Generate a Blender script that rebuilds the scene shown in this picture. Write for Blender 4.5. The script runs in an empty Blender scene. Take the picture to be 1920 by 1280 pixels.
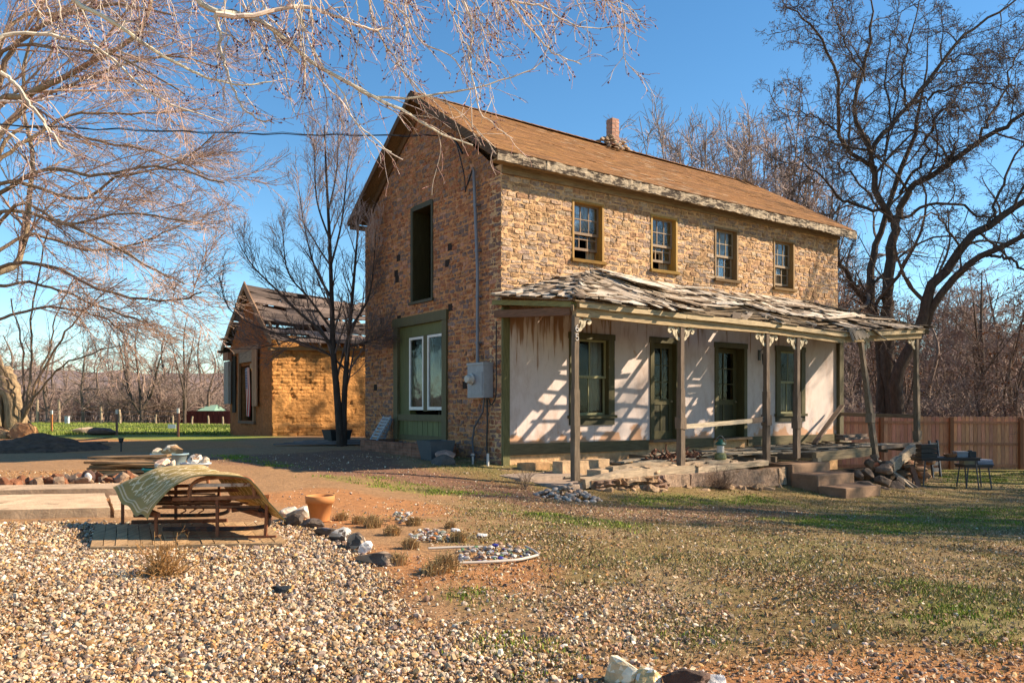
import bpy, bmesh, math, random
import numpy as np
from math import radians, sin, cos, pi
from mathutils import Vector, Matrix

# ------------------------------------------------------------------ camera, sky, sun
scene = bpy.context.scene
COL = scene.collection
F, HZ, EYE = 1518.0, 763.0, 1.2          # focal length in photo pixels, horizon row, eye height
camd = bpy.data.cameras.new("camera")
camd.sensor_width = 36.0
camd.lens = 36.0 * F / 1920.0
camd.shift_y = (HZ - 640.0) / 1920.0
camd.clip_start = 0.1
camd.clip_end = 5000.0
cam = bpy.data.objects.new("camera", camd)
cam.location = (0, 0, EYE)
cam.rotation_euler = (radians(90), 0, 0)
COL.objects.link(cam)
scene.camera = cam

SUN_EL, SUN_AZ = 32.0, 0.0               # azimuth measured from +X towards +Y
world = bpy.data.worlds.new("World")
scene.world = world
world.use_nodes = True
wn, wl = world.node_tree.nodes, world.node_tree.links
bg = wn["Background"]
sky = wn.new("ShaderNodeTexSky")
sky.sky_type = 'NISHITA'
sky.sun_disc = False
sky.sun_elevation = radians(SUN_EL)
sky.sun_rotation = radians(90 - SUN_AZ)
sky.altitude = 1200
sky.air_density = 1.0
sky.dust_density = 0.1
sky.ozone_density = 1.0
hs = wn.new("ShaderNodeHueSaturation")
hs.inputs['Saturation'].default_value = 1.25
wl.new(sky.outputs[0], hs.inputs['Color'])
vm = wn.new('ShaderNodeVectorMath'); vm.operation = 'MULTIPLY'; vm.inputs[1].default_value = (.94, 1.06, 1.03)
wl.new(hs.outputs[0], vm.inputs[0]); wl.new(vm.outputs[0], bg.inputs['Color'])
bg.inputs['Strength'].default_value = 0.094
sund = bpy.data.lights.new("sun", 'SUN')
sund.energy = 5.0
sund.angle = radians(0.5)
sund.color = (1.0, 0.83, 0.62)
sun = bpy.data.objects.new("sun", sund)
sun.rotation_euler = (0, radians(90 - SUN_EL), radians(SUN_AZ))
COL.objects.link(sun)
scene.view_settings.view_transform = 'Standard'
scene.view_settings.look = 'None'
scene.view_settings.exposure = 1.12
scene.view_settings.gamma = 1.0
scene.cycles.max_bounces = 8
scene.cycles.transparent_max_bounces = 16

# ------------------------------------------------------------------ helpers
RS = np.random.default_rng(7)
def nz(v): return v / np.maximum(np.linalg.norm(v, axis=-1, keepdims=True), 1e-9)

def _h(ix, iy, iz, seed):
    with np.errstate(over='ignore'):
        h = (ix.astype(np.uint32) * np.uint32(374761393) + iy.astype(np.uint32) * np.uint32(668265263)
             + iz.astype(np.uint32) * np.uint32(2147483647) + np.uint32(seed * 1013904223 & 0xffffffff))
        h = (h ^ (h >> np.uint32(13))) * np.uint32(1274126177)
        h = h ^ (h >> np.uint32(16))
    return (h & np.uint32(0xffff)).astype(np.float64) / 65535.0
def vnoise(p, seed=0):
    p = np.asarray(p, float); i = np.floor(p).astype(np.int64); f = p - i; f = f * f * (3 - 2 * f)
    r = 0
    for dx in (0, 1):
        wx = f[..., 0] if dx else 1 - f[..., 0]
        for dy in (0, 1):
            wy = f[..., 1] if dy else 1 - f[..., 1]
            for dz in (0, 1):
                wz = f[..., 2] if dz else 1 - f[..., 2]
                r = r + wx * wy * wz * _h(i[..., 0] + dx, i[..., 1] + dy, i[..., 2] + dz, seed)
    return r * 2 - 1
def fbm(p, seed=0, o=3):
    p = np.asarray(p, float); r = 0; a = 1.0; s = 0
    for k in range(o):
        r = r + a * vnoise(p, seed + k * 17); s += a; a *= .5; p = p * 2.03 + 3.1
    return r / s
def n2(x, y, sc, seed=0, o=3):
    return fbm(np.stack([x * sc, y * sc, np.zeros_like(x) + seed * 1.37], -1), seed, o)

class MB:
    """collects vertices, faces and one flat colour per face; build() links them as ONE mesh object"""
    def __init__(s): s.V = []; s.F = []; s.C = []; s.n = 0
    def add(s, V, Fc, col=(1, 1, 1)):
        V = np.asarray(V, float).reshape(-1, 3); Fc = np.asarray(Fc, np.int64)
        s.V.append(V); s.F.append(Fc + s.n); s.n += len(V)
        c = np.asarray(col, float)
        s.C.append(np.broadcast_to(c, (len(Fc), 3)) if c.ndim == 1 else c)
    def box(s, a, b, col=(1, 1, 1), M=None, j=0.0):
        x0, y0, z0 = a; x1, y1, z1 = b
        V = np.array([[x, y, z] for z in (z0, z1) for y in (y0, y1) for x in (x0, x1)], float)
        if j: V = V + RS.uniform(-j, j, V.shape)
        if M is not None: V = V @ np.array(M.to_3x3()).T + np.array(M.translation)
        s.add(V, [[0, 2, 3, 1], [4, 5, 7, 6], [0, 1, 5, 4], [2, 6, 7, 3], [0, 4, 6, 2], [1, 3, 7, 5]], col)
    def beam(s, p, q, w, h, col=(1, 1, 1), up=(0, 0, 1), seg=1, j=0.0, taper=1.0):
        p = np.array(p, float); q = np.array(q, float); t = nz(q - p)
        side = np.cross(t, np.array(up, float))
        if np.linalg.norm(side) < 1e-3: side = np.cross(t, np.array((1., 0, 0)))
        side = nz(side); u = np.cross(side, t)
        V = []
        for k in range(seg + 1):
            f = k / seg; c = p + (q - p) * f; sc = 1 + (taper - 1) * f
            ww, hh = w * sc / 2, h * sc / 2
            r = np.array([c - side * ww - u * hh, c + side * ww - u * hh, c + side * ww + u * hh, c - side * ww + u * hh])
            if j: r = r + RS.uniform(-j, j, r.shape)
            V.append(r)
        Fc = [[0, 1, 2, 3], [4 * seg + 3, 4 * seg + 2, 4 * seg + 1, 4 * seg]]
        for k in range(seg):
            for i in range(4): Fc.append([4 * k + i, 4 * k + 4 + i, 4 * k + 4 + (i + 1) % 4, 4 * k + (i + 1) % 4])
        s.add(np.concatenate(V), Fc, col)
    def tubes(s, P, R, m=5, col=(1, 1, 1), cap=False):
        P = np.asarray(P, float); R = np.asarray(R, float)
        if P.ndim == 2: P = P[None]; R = np.broadcast_to(R, P.shape[1:2])[None]
        B, n, _ = P.shape
        T = nz(np.gradient(P, axis=1)); mt = np.abs(T.mean(1))
        ref = np.eye(3)[mt.argmin(1)][:, None, :]
        N1 = nz(np.cross(T, ref)); N2 = np.cross(T, N1)
        a = np.arange(m) * 2 * pi / m
        V = P[:, :, None] + R[:, :, None, None] * (np.cos(a)[:, None] * N1[:, :, None] + np.sin(a)[:, None] * N2[:, :, None])
        b = np.arange(B)[:, None, None] * (n * m); k = np.arange(n - 1)[None, :, None] * m; i = np.arange(m)[None, None, :]
        i2 = (i + 1) % m
        Fc = np.stack([b + k + i, b + k + i2, b + k + m + i2, b + k + m + i], -1).reshape(-1, 4)
        c = np.asarray(col, float)
        if c.ndim == 2: c = np.repeat(c, (n - 1) * m, 0)
        s.add(V.reshape(-1, 3), Fc, c)
        if cap:
            for e in (0, n - 1):
                for q in range(B):
                    ring = V[q, e]; cc = c if c.ndim == 1 else c[q * (n - 1) * m]
                    s.add(np.vstack([ring, P[q, e]]), [[x, (x + 1) % m, m] for x in range(m)], cc)
    def grid(s, G, col=(1, 1, 1), close=False):
        """G (nu, nv, 3)"""
        nu, nv, _ = G.shape
        i, j = np.meshgrid(np.arange(nu if close else nu - 1), np.arange(nv - 1), indexing='ij')
        i2 = (i + 1) % nu
        Fc = np.stack([i * nv + j, i2 * nv + j, i2 * nv + j + 1, i * nv + j + 1], -1).reshape(-1, 4)
        s.add(G.reshape(-1, 3), Fc, col)
    def lathe(s, prof, n=20, c=(0, 0, 0), col=(1, 1, 1)):
        a = np.arange(n) * 2 * pi / n
        G = np.array([[[r * cos(t) + c[0], r * sin(t) + c[1], z + c[2]] for r, z in prof] for t in a])
        s.grid(G, col, True)
    def rock(s, c, size, seed=0, sub=2, amp=.35, col=(1, 1, 1), freq=1.6, colvar=.1, flat=None, rot=0.0, col2=None, cut=0):
        V0, F0 = ICO[sub]
        d = 1 + amp * fbm(V0 * freq + seed * 7.7, seed, 3)
        V = V0 * d[:, None]
        if flat: V = np.clip(V, -flat, flat)
        if cut:
            rr_ = np.random.default_rng(seed + 991)
            for nn_ in nz(rr_.normal(size=(cut, 3))):
                dd_ = rr_.uniform(.45, .85); pr_ = V @ nn_; V = V - nn_ * np.maximum(pr_ - dd_, 0)[:, None]
            V = V + .07 * fbm(V * 5 + seed, seed + 2, 3)[:, None] * nz(V)
        V = V * np.array(size) / 2
        cr, sr = cos(rot), sin(rot)
        V = np.stack([V[:, 0] * cr - V[:, 1] * sr, V[:, 0] * sr + V[:, 1] * cr, V[:, 2]], -1) + np.array(c)
        fc = V0[F0].mean(1)
        k = vnoise(fc * 2.5 + seed, seed + 3)[:, None]
        cl = np.array(col) * (1 + colvar * k)
        if col2 is not None:
            m = (vnoise(fc * 1.8 + seed * 2.1, seed + 9) + .5 * vnoise(fc * 5 + seed, seed + 5) > .05)[:, None]
            cl = np.where(m, np.array(col2) * (1 + colvar * k), cl)
        s.add(V, F0, cl)
    def build(s, name, mat, parent=None, smooth=False, loc=None, rotz=0.0):
        me = bpy.data.meshes.new(name)
        V = np.concatenate(s.V) if s.V else np.zeros((0, 3))
        me.vertices.add(len(V)); me.vertices.foreach_set('co', V.astype(np.float32).ravel())
        vi = np.concatenate([f.ravel() for f in s.F])
        tot = np.concatenate([np.full(len(f), f.shape[1]) for f in s.F])
        st = np.concatenate([[0], np.cumsum(tot)[:-1]])
        me.loops.add(len(vi)); me.loops.foreach_set('vertex_index', vi.astype(np.int32))
        me.polygons.add(len(tot)); me.polygons.foreach_set('loop_start', st.astype(np.int32))
        C = np.concatenate(s.C); C = np.hstack([np.clip(C, 0, 1), np.ones((len(C), 1))])
        at_ = me.attributes.new('col', 'FLOAT_COLOR', 'FACE'); at_.data.foreach_set('color', C.astype(np.float32).ravel())
        me.polygons.foreach_set('use_smooth', np.full(len(tot), bool(smooth)))
        me.update(calc_edges=True)
        me.materials.append(mat)
        o = bpy.data.objects.new(name, me); COL.objects.link(o)
        if parent is not None: o.parent = parent
        if loc is not None: o.location = loc
        o.rotation_euler.z = rotz
        return o

ICO = {}
for sd in (1, 2, 3, 4):
    bm = bmesh.new(); bmesh.ops.create_icosphere(bm, subdivisions=sd, radius=1.0)
    ICO[sd] = (np.array([v.co[:] for v in bm.verts]), np.array([[v.index for v in f.verts] for f in bm.faces])); bm.free()

def tag(o, label, cat, group=None):
    o['label'] = label; o['category'] = cat
    if group: o['group'] = group
    return o
def thing(name, label, cat, loc=(0, 0, 0), rotz=0.0, group=None):
    o = bpy.data.objects.new(name, None); o.empty_display_size = .2; COL.objects.link(o)
    o.location = loc; o.rotation_euler.z = rotz
    return tag(o, label, cat, group)
def copy_tree(o, parent=None):
    c = o.copy(); COL.objects.link(c)
    if parent is not None: c.parent = parent
    for ch in list(o.children): copy_tree(ch, c)
    return c
def spline(pts, n):
    P = np.array(pts, float)
    if len(P) == 2: return P[0] + (P[1] - P[0]) * np.linspace(0, 1, n)[:, None]
    Q = np.vstack([2 * P[0] - P[1], P, 2 * P[-1] - P[-2]])
    t = np.linspace(0, len(P) - 1 - 1e-6, n); i = t.astype(int); f = (t - i)[:, None]
    a, b, c, d = Q[i], Q[i + 1], Q[i + 2], Q[i + 3]
    return .5 * (2 * b + (c - a) * f + (2 * a - 5 * b + 4 * c - d) * f ** 2 + (3 * b - a - 3 * c + d) * f ** 3)

# ------------------------------------------------------------------ places: house axes, terrain
A = radians(34.7)
UX, UY = np.array([cos(A), sin(A)]), np.array([-sin(A), cos(A)])
C0 = np.array([-.224, 17.0])
def HW(x, y, z=0.0):
    p = C0 + UX * x + UY * y
    return np.array([p[0], p[1], z])
def at(px, py, Y): return np.array([(px - 960) / F * Y, Y, EYE - (py - HZ) / F * Y])

_tp = np.array([
 (0, 0, 0), (-4, 4, 0), (4, 4, -.05), (0, 3.5, 0), (0, 8, -.06), (4.5, 7.2, -.28), (-4, 8, -.02), (-.3, 16.9, .0), (-2.5, 19.3, .1),
 (-4.3, 22.0, .17), (1.1, 14.5, -.36), (5.7, 17.0, -.66), (7.1, 17.0, -.75), (10.8, 20.8, -.83), (9, 14, -.72), (0, 11.5, -.22), (4, 12.5, -.5),
 (14, 27.8, -.95), (20, 27, -.95), (30, 15, -.9), (9, 30, -.9), (14, 34, -1.0), (-12, 30, .12), (-7.5, 29, .16), (-20, 40, 0),
 (-25, 60, 0), (0, 60, -.4), (30, 60, -1), (-10, 15, .06), (-6, 11, .02), (-3, 13, -.03), (-1.2, 15, -.1), (20, 5, -.6), (-20, 5, .1), (-20, 20, .1), (5, 25, -.2), (2.2, 17.0, -.2), (5.5, 19.5, -.3)])
def _tps(r): return np.where(r > 1e-9, r * r * np.log(np.maximum(r, 1e-9)), 0)
_r = np.linalg.norm(_tp[:, None, :2] - _tp[None, :, :2], axis=-1)
_K = _tps(_r) + np.eye(len(_tp)) * 1.5
_Pm = np.hstack([np.ones((len(_tp), 1)), _tp[:, :2]])
_w = np.linalg.solve(np.block([[_K, _Pm], [_Pm.T, np.zeros((3, 3))]]), np.concatenate([_tp[:, 2], np.zeros(3)]))
def gz(x, y):
    x = np.asarray(x, float); y = np.asarray(y, float); sh = x.shape; x = x.ravel(); y = y.ravel(); out = np.empty(x.shape)
    for k in range(0, len(x), 40000):
        xs, ys = x[k:k + 40000], y[k:k + 40000]
        cx, cy = np.clip(xs, -30, 34), np.clip(ys, -5, 62)
        r = np.hypot(cx[:, None] - _tp[:, 0], cy[:, None] - _tp[:, 1])
        out[k:k + 40000] = _tps(r) @ _w[:len(_tp)] + _w[-3] + _w[-2] * cx + _w[-1] * cy
    out = out + .018 * n2(x, y, .55, 5) * (np.hypot(x, y) > 1) + .008 * n2(x, y, 3.0, 8, 2)
    return out.reshape(sh)
def gnd(px, py):
    Y = F * EYE / max(py - HZ, 4)
    for _ in range(12):
        X = (px - 960) / F * Y; z = float(gz(np.array([X]), np.array([Y]))[0]); Y = .5 * Y + .5 * F * (EYE - z) / max(py - HZ, 4)
    X = (px - 960) / F * Y
    return np.array([X, Y, float(gz(np.array([X]), np.array([Y]))[0])])
def g1(x, y): return float(gz(np.array([x]), np.array([y]))[0])

# ------------------------------------------------------------------ materials
def mat(name, rough=.85, scale=8.0, amt=.35, bump=.4, bscale=None, dist=.01, stretch=(1, 1, 1), metal=0.0, spec=.3, det=6, tint=None, tscale=2.0, tthr=(.5, .62), sub=None):
    """face colour times two procedural noises, with a bump; tint = a second colour laid on in noise-shaped patches"""
    m = bpy.data.materials.new(name); m.use_nodes = True; N, L = m.node_tree.nodes, m.node_tree.links
    b = N['Principled BSDF']; b.inputs['Roughness'].default_value = rough; b.inputs['Metallic'].default_value = metal
    b.inputs['Specular IOR Level'].default_value = spec
    tc = N.new('ShaderNodeTexCoord'); mp = N.new('ShaderNodeMapping'); mp.inputs['Scale'].default_value = stretch
    L.new(tc.outputs['Object'], mp.inputs['Vector'])
    at_ = N.new('ShaderNodeAttribute'); at_.attribute_name = 'col'
    no = N.new('ShaderNodeTexNoise'); no.inputs['Scale'].default_value = scale; no.inputs['Detail'].default_value = det; no.inputs['Roughness'].default_value = .65
    L.new(mp.outputs[0], no.inputs['Vector'])
    mr = N.new('ShaderNodeMapRange'); mr.inputs[1].default_value = .3; mr.inputs[2].default_value = .7
    mr.inputs[3].default_value = 1 - amt; mr.inputs[4].default_value = 1 + amt
    L.new(no.outputs['Fac'], mr.inputs[0])
    mx = N.new('ShaderNodeVectorMath'); mx.operation = 'SCALE'
    L.new(mr.outputs[0], mx.inputs['Scale'])
    src = at_.outputs['Color']
    if tint is not None:
        nt = N.new('ShaderNodeTexNoise'); nt.inputs['Scale'].default_value = tscale; nt.inputs['Detail'].default_value = 5; nt.inputs['Roughness'].default_value = .7
        L.new(mp.outputs[0], nt.inputs['Vector'])
        tr = N.new('ShaderNodeMapRange'); tr.inputs[1].default_value = tthr[0]; tr.inputs[2].default_value = tthr[1]
        L.new(nt.outputs['Fac'], tr.inputs[0])
        mm = N.new('ShaderNodeMix'); mm.data_type = 'RGBA'; mm.inputs['B'].default_value = (*tint, 1)
        L.new(tr.outputs[0], mm.inputs['Factor']); L.new(src, mm.inputs['A']); src = mm.outputs['Result']
    L.new(src, mx.inputs[0]); L.new(mx.outputs[0], b.inputs['Base Color'])
    if bump:
        nb = N.new('ShaderNodeTexNoise'); nb.inputs['Scale'].default_value = bscale or scale * 2.5; nb.inputs['Detail'].default_value = 6
        nb.inputs['Roughness'].default_value = .7
        L.new(mp.outputs[0], nb.inputs['Vector'])
        bu = N.new('ShaderNodeBump'); bu.inputs['Strength'].default_value = bump; bu.inputs['Distance'].default_value = dist
        L.new(nb.outputs['Fac'], bu.inputs['Height']); L.new(bu.outputs[0], b.inputs['Normal'])
    return m
M_stone = mat('stone', .9, 13, .5, 1.0, 18, .045, tint=(.36, .21, .11), tscale=3.5, tthr=(.55, .7))
M_mortar = mat('mortar', .95, 8, .3, 1.0, 16, .03)
M_adobe = mat('adobe', .95, 5, .25, 1.0, 9, .07, stretch=(1, 1, 1.7))
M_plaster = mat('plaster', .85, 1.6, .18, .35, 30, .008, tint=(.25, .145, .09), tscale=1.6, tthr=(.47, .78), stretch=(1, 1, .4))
M_wx = mat('wood_x', .85, 5, .45, .6, 12, .008, stretch=(.7, 9, 9))
M_wy = mat('wood_y', .85, 5, .45, .6, 12, .008, stretch=(9, .7, 9))
M_wz = mat('wood_z', .85, 5, .45, .6, 12, .008, stretch=(9, 9, .7))
M_pz = mat('painted_wood', .6, 5, .22, .35, 14, .004, stretch=(6, 6, .6), tint=(.12, .09, .05), tscale=2.2, tthr=(.6, .72))
M_fascia = mat('fascia_wood', .9, 6, .5, 1.0, 9, .03, stretch=(1, 5, 4), tint=(.05, .035, .025), tscale=3.2, tthr=(.47, .56))
M_shingle = mat('shingle', .95, 5, .22, .4, 40, .004, stretch=(.45, 3.5, 3.5), tint=(.13, .065, .028), tscale=1.1, tthr=(.5, .74))
M_shake = mat('weathered_shake', .9, 4, .38, .6, 10, .008, stretch=(7, 1, 2))
M_rust = mat('rusty_metal', .75, 14, .4, .3, 40, .002, tint=(.20, .07, .03), tscale=9)
M_bark = mat('bark', .95, 4, .4, 1.0, 9, .05, stretch=(3, 3, .8))
M_twig = mat('twig', .8, 6, .2, 0)
M_rock = mat('rock', .9, 7, .3, .8, 20, .02)
M_pebble = mat('pebble', .7, 30, .15, 0, spec=.4)
M_leaf = mat('leaf', .8, 12, .2, 0)
M_metal = mat('painted_metal', .45, 8, .12, .1, 30, .002, spec=.5)
M_clay = mat('terracotta', .8, 6, .14, .2, 40, .003)
M_plastic = mat('plastic', .5, 5, .12, .05, 20, .003)
M_cloth = mat('cloth', .95, 60, .12, .4, 150, .003)
M_conc = mat('concrete', .9, 4, .25, .8, 25, .02, tint=(.27, .16, .09), tscale=2.5, tthr=(.58, .72))
M_brick = mat('brick', .9, 9, .3, .6, 25, .01)
M_dark = mat('dark_interior', .95, 3, .2, 0)
M_cedar = mat('cedar', .8, 4, .28, .4, 12, .005, stretch=(9, 9, .8), tint=(.18, .075, .03), tscale=3, tthr=(.62, .72))
def glass(name, refl=.35, tint=(.04, .045, .05)):
    m = bpy.data.materials.new(name); m.use_nodes = True; N, L = m.node_tree.nodes, m.node_tree.links
    N.remove(N['Principled BSDF'])
    tr = N.new('ShaderNodeBsdfTransparent'); tr.inputs['Color'].default_value = (.75, .78, .76, 1)
    gl = N.new('ShaderNodeBsdfGlossy'); gl.inputs['Roughness'].default_value = .10; gl.inputs['Color'].default_value = (.9, .95, 1, 1)
    tc = N.new('ShaderNodeTexCoord'); no = N.new('ShaderNodeTexNoise'); no.inputs['Scale'].default_value = 3
    L.new(tc.outputs['Object'], no.inputs['Vector'])
    bu = N.new('ShaderNodeBump'); bu.inputs['Strength'].default_value = .12; bu.inputs['Distance'].default_value = .05
    L.new(no.outputs['Fac'], bu.inputs['Height']); L.new(bu.outputs[0], gl.inputs['Normal'])
    mx = N.new('ShaderNodeMixShader'); mx.inputs[0].default_value = refl
    L.new(tr.outputs[0], mx.inputs[1]); L.new(gl.outputs[0], mx.inputs[2])
    L.new(mx.outputs[0], N['Material Output'].inputs['Surface'])
    return m
M_glass = glass('window_glass', .16)
M_glass3 = glass('porch_glass', .014)
M_glass2 = glass('new_glass', .06)

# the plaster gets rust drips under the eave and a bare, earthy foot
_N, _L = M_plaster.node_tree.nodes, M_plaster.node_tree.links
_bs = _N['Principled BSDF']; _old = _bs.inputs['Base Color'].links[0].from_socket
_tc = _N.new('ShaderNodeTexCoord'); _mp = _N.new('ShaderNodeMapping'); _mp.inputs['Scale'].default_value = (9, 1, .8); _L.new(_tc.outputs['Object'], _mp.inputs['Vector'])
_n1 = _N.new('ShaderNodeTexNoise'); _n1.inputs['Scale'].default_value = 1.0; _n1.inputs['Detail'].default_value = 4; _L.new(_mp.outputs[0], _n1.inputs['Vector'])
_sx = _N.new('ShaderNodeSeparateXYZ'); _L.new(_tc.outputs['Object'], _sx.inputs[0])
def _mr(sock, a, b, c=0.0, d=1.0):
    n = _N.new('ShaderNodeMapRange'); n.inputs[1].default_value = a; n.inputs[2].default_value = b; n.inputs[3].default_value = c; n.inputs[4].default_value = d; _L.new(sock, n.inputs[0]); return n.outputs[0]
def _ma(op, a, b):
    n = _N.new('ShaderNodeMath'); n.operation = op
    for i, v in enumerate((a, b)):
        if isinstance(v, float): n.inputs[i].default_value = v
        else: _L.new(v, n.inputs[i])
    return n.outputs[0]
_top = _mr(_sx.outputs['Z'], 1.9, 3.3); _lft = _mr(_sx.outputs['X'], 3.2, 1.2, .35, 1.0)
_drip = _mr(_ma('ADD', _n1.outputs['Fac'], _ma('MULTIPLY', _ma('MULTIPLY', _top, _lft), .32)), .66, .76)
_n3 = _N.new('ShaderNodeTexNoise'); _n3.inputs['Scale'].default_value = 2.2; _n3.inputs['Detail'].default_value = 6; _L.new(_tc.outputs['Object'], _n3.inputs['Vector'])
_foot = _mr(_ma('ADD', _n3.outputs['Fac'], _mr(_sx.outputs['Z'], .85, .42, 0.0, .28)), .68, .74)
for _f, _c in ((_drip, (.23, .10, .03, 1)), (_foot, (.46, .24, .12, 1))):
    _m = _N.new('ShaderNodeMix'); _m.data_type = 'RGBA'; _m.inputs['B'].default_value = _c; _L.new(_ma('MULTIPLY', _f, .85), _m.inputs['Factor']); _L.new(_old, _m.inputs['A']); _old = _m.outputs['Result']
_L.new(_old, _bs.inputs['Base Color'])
# ------------------------------------------------------------------ ground
def axis(fine0, fine1, step, lo, hi, g=1.12):
    a = list(np.arange(fine0, fine1, step)); s = step
    while a[-1] < hi: s *= g; a.append(a[-1] + s)
    b = []; s = step; v = fine0
    while v > lo: s *= g; v -= s; b.append(v)
    return np.array(b[::-1] + a)
gx = axis(-8, 11, .055, -700, 700); gy = axis(3, 22, .05, -60, 900)
def poly(px): return np.array([gnd(*p)[:2] for p in px])
def pdist(P, x, y):
    """signed distance, positive inside"""
    d = np.full(x.shape, 1e9); ins = np.zeros(x.shape, bool)
    for i in range(len(P)):
        a, b = P[i], P[(i + 1) % len(P)]; e = b - a
        t = np.clip(((x - a[0]) * e[0] + (y - a[1]) * e[1]) / max(e @ e, 1e-9), 0, 1)
        d = np.minimum(d, np.hypot(x - a[0] - t * e[0], y - a[1] - t * e[1]))
        c = ((a[1] > y) != (b[1] > y)); 
        with np.errstate(divide='ignore', invalid='ignore'):
            ins ^= c & (x < (b[0] - a[0]) * (y - a[1]) / (b[1] - a[1]) + a[0])
    return np.where(ins, d, -d)
def sm(x, a, b): t = np.clip((x - a) / (b - a), 0, 1); return t * t * (3 - 2 * t)
Z_gravel = poly([(-400, 975), (230, 978), (420, 985), (545, 975), (640, 1015), (730, 1075), (800, 1120), (930, 1180), (1060, 1275), (1080, 1400), (-800, 1400)])
Z_gravel2 = poly([(960, 1120), (1180, 1105), (1330, 1150), (1380, 1215), (1200, 1235), (1000, 1225)])
Z_leftgr = poly([(-300, 878), (230, 880), (270, 905), (40, 918), (-300, 925)])
Z_dirt = [poly(p) for p in ([(470, 925), (640, 915), (800, 940), (860, 965), (760, 985), (600, 990)], [(690, 1020), (830, 1040), (860, 1080), (760, 1120), (690, 1075)],
          [(1120, 1235), (1400, 1225), (1650, 1215), (2300, 1190), (2400, 1400), (1050, 1400)], [(-300, 905), (250, 900), (300, 930), (-300, 960)],
          [(900, 1040), (1010, 1050), (1000, 1110), (880, 1100)], [(-300, 822), (420, 822), (480, 838), (200, 850), (-300, 838)], [(-600, 1060), (120, 1075), (160, 1200), (-600, 1270)])]
Z_green = [poly(p) for p in ([(600, 893), (700, 893), (930, 925), (800, 935), (660, 912)], [(930, 955), (1060, 962), (1250, 990), (1210, 1000), (1000, 975)],
           [(1140, 935), (1260, 925), (1440, 932), (1500, 945), (1300, 952), (1150, 948)], [(1610, 1110), (1760, 1095), (1960, 1130), (1990, 1200), (1850, 1225), (1650, 1180)],
           [(820, 1110), (890, 1105), (930, 1150), (860, 1165)], [(850, 1195), (970, 1190), (1000, 1240), (880, 1240)], [(1220, 1190), (1380, 1180), (1450, 1225), (1290, 1230)],
           [(380, 852), (450, 854), (560, 876), (520, 880), (420, 864)], [(1740, 872), (1960, 880), (1990, 905), (1780, 905)], [(1420, 970), (1700, 950), (1960, 950), (1960, 985), (1600, 1000)],
           [(970, 1185), (1060, 1200), (1090, 1265), (990, 1262)], [(640, 958), (760, 965), (850, 985), (700, 975)])]
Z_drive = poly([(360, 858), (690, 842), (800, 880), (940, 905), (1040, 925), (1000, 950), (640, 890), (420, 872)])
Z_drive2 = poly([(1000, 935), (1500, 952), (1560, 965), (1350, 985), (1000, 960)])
Z_back = poly([(-400, 800), (430, 800), (520, 819), (420, 826), (70, 821), (-400, 825)])
def zones(x, y):
    e = n2(x, y, 1.3, 3) * .5 + n2(x, y, 6, 4) * .18
    z = {}
    pg_ = pdist(Z_gravel, x, y); rt_ = sm(x - .22 * y, -2.6, -1.3); z['gravel'] = sm(pg_ + e * (.5 + .6 * rt_), -.12 - .25 * rt_, .12 + .95 * rt_)
    z['gravel2'] = sm(pdist(Z_gravel2, x, y) + e * .9, -.35, .4)
    z['leftgr'] = sm(pdist(Z_leftgr, x, y) + e, -.1, .2)
    z['dirt'] = np.max([sm(pdist(P, x, y) + e * .9, -.25, .3) for P in Z_dirt], 0)
    z['green'] = np.max([sm(pdist(P, x, y) + e * 1.1 - .05, -.2, .35) for P in Z_green], 0)
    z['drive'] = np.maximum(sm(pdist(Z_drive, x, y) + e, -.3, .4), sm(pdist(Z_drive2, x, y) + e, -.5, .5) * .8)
    z['meadow'] = np.maximum(sm(y + e, 34, 37) * sm(60 - y, -3, 2) * sm(-2 - x, 0, 3), sm(pdist(Z_back, x, y) + e, -1, 1))
    z['lawn'] = sm(x + .18 * y - 1.0 + e * 2, -.8, 1.2) * sm(60 - y, 0, 10)
    return z
C_dirt, C_lawn, C_green, C_grav = np.array((.40, .175, .062)), np.array((.19, .128, .046)), np.array((.15, .165, .03)), np.array((.15, .075, .035))
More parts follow.
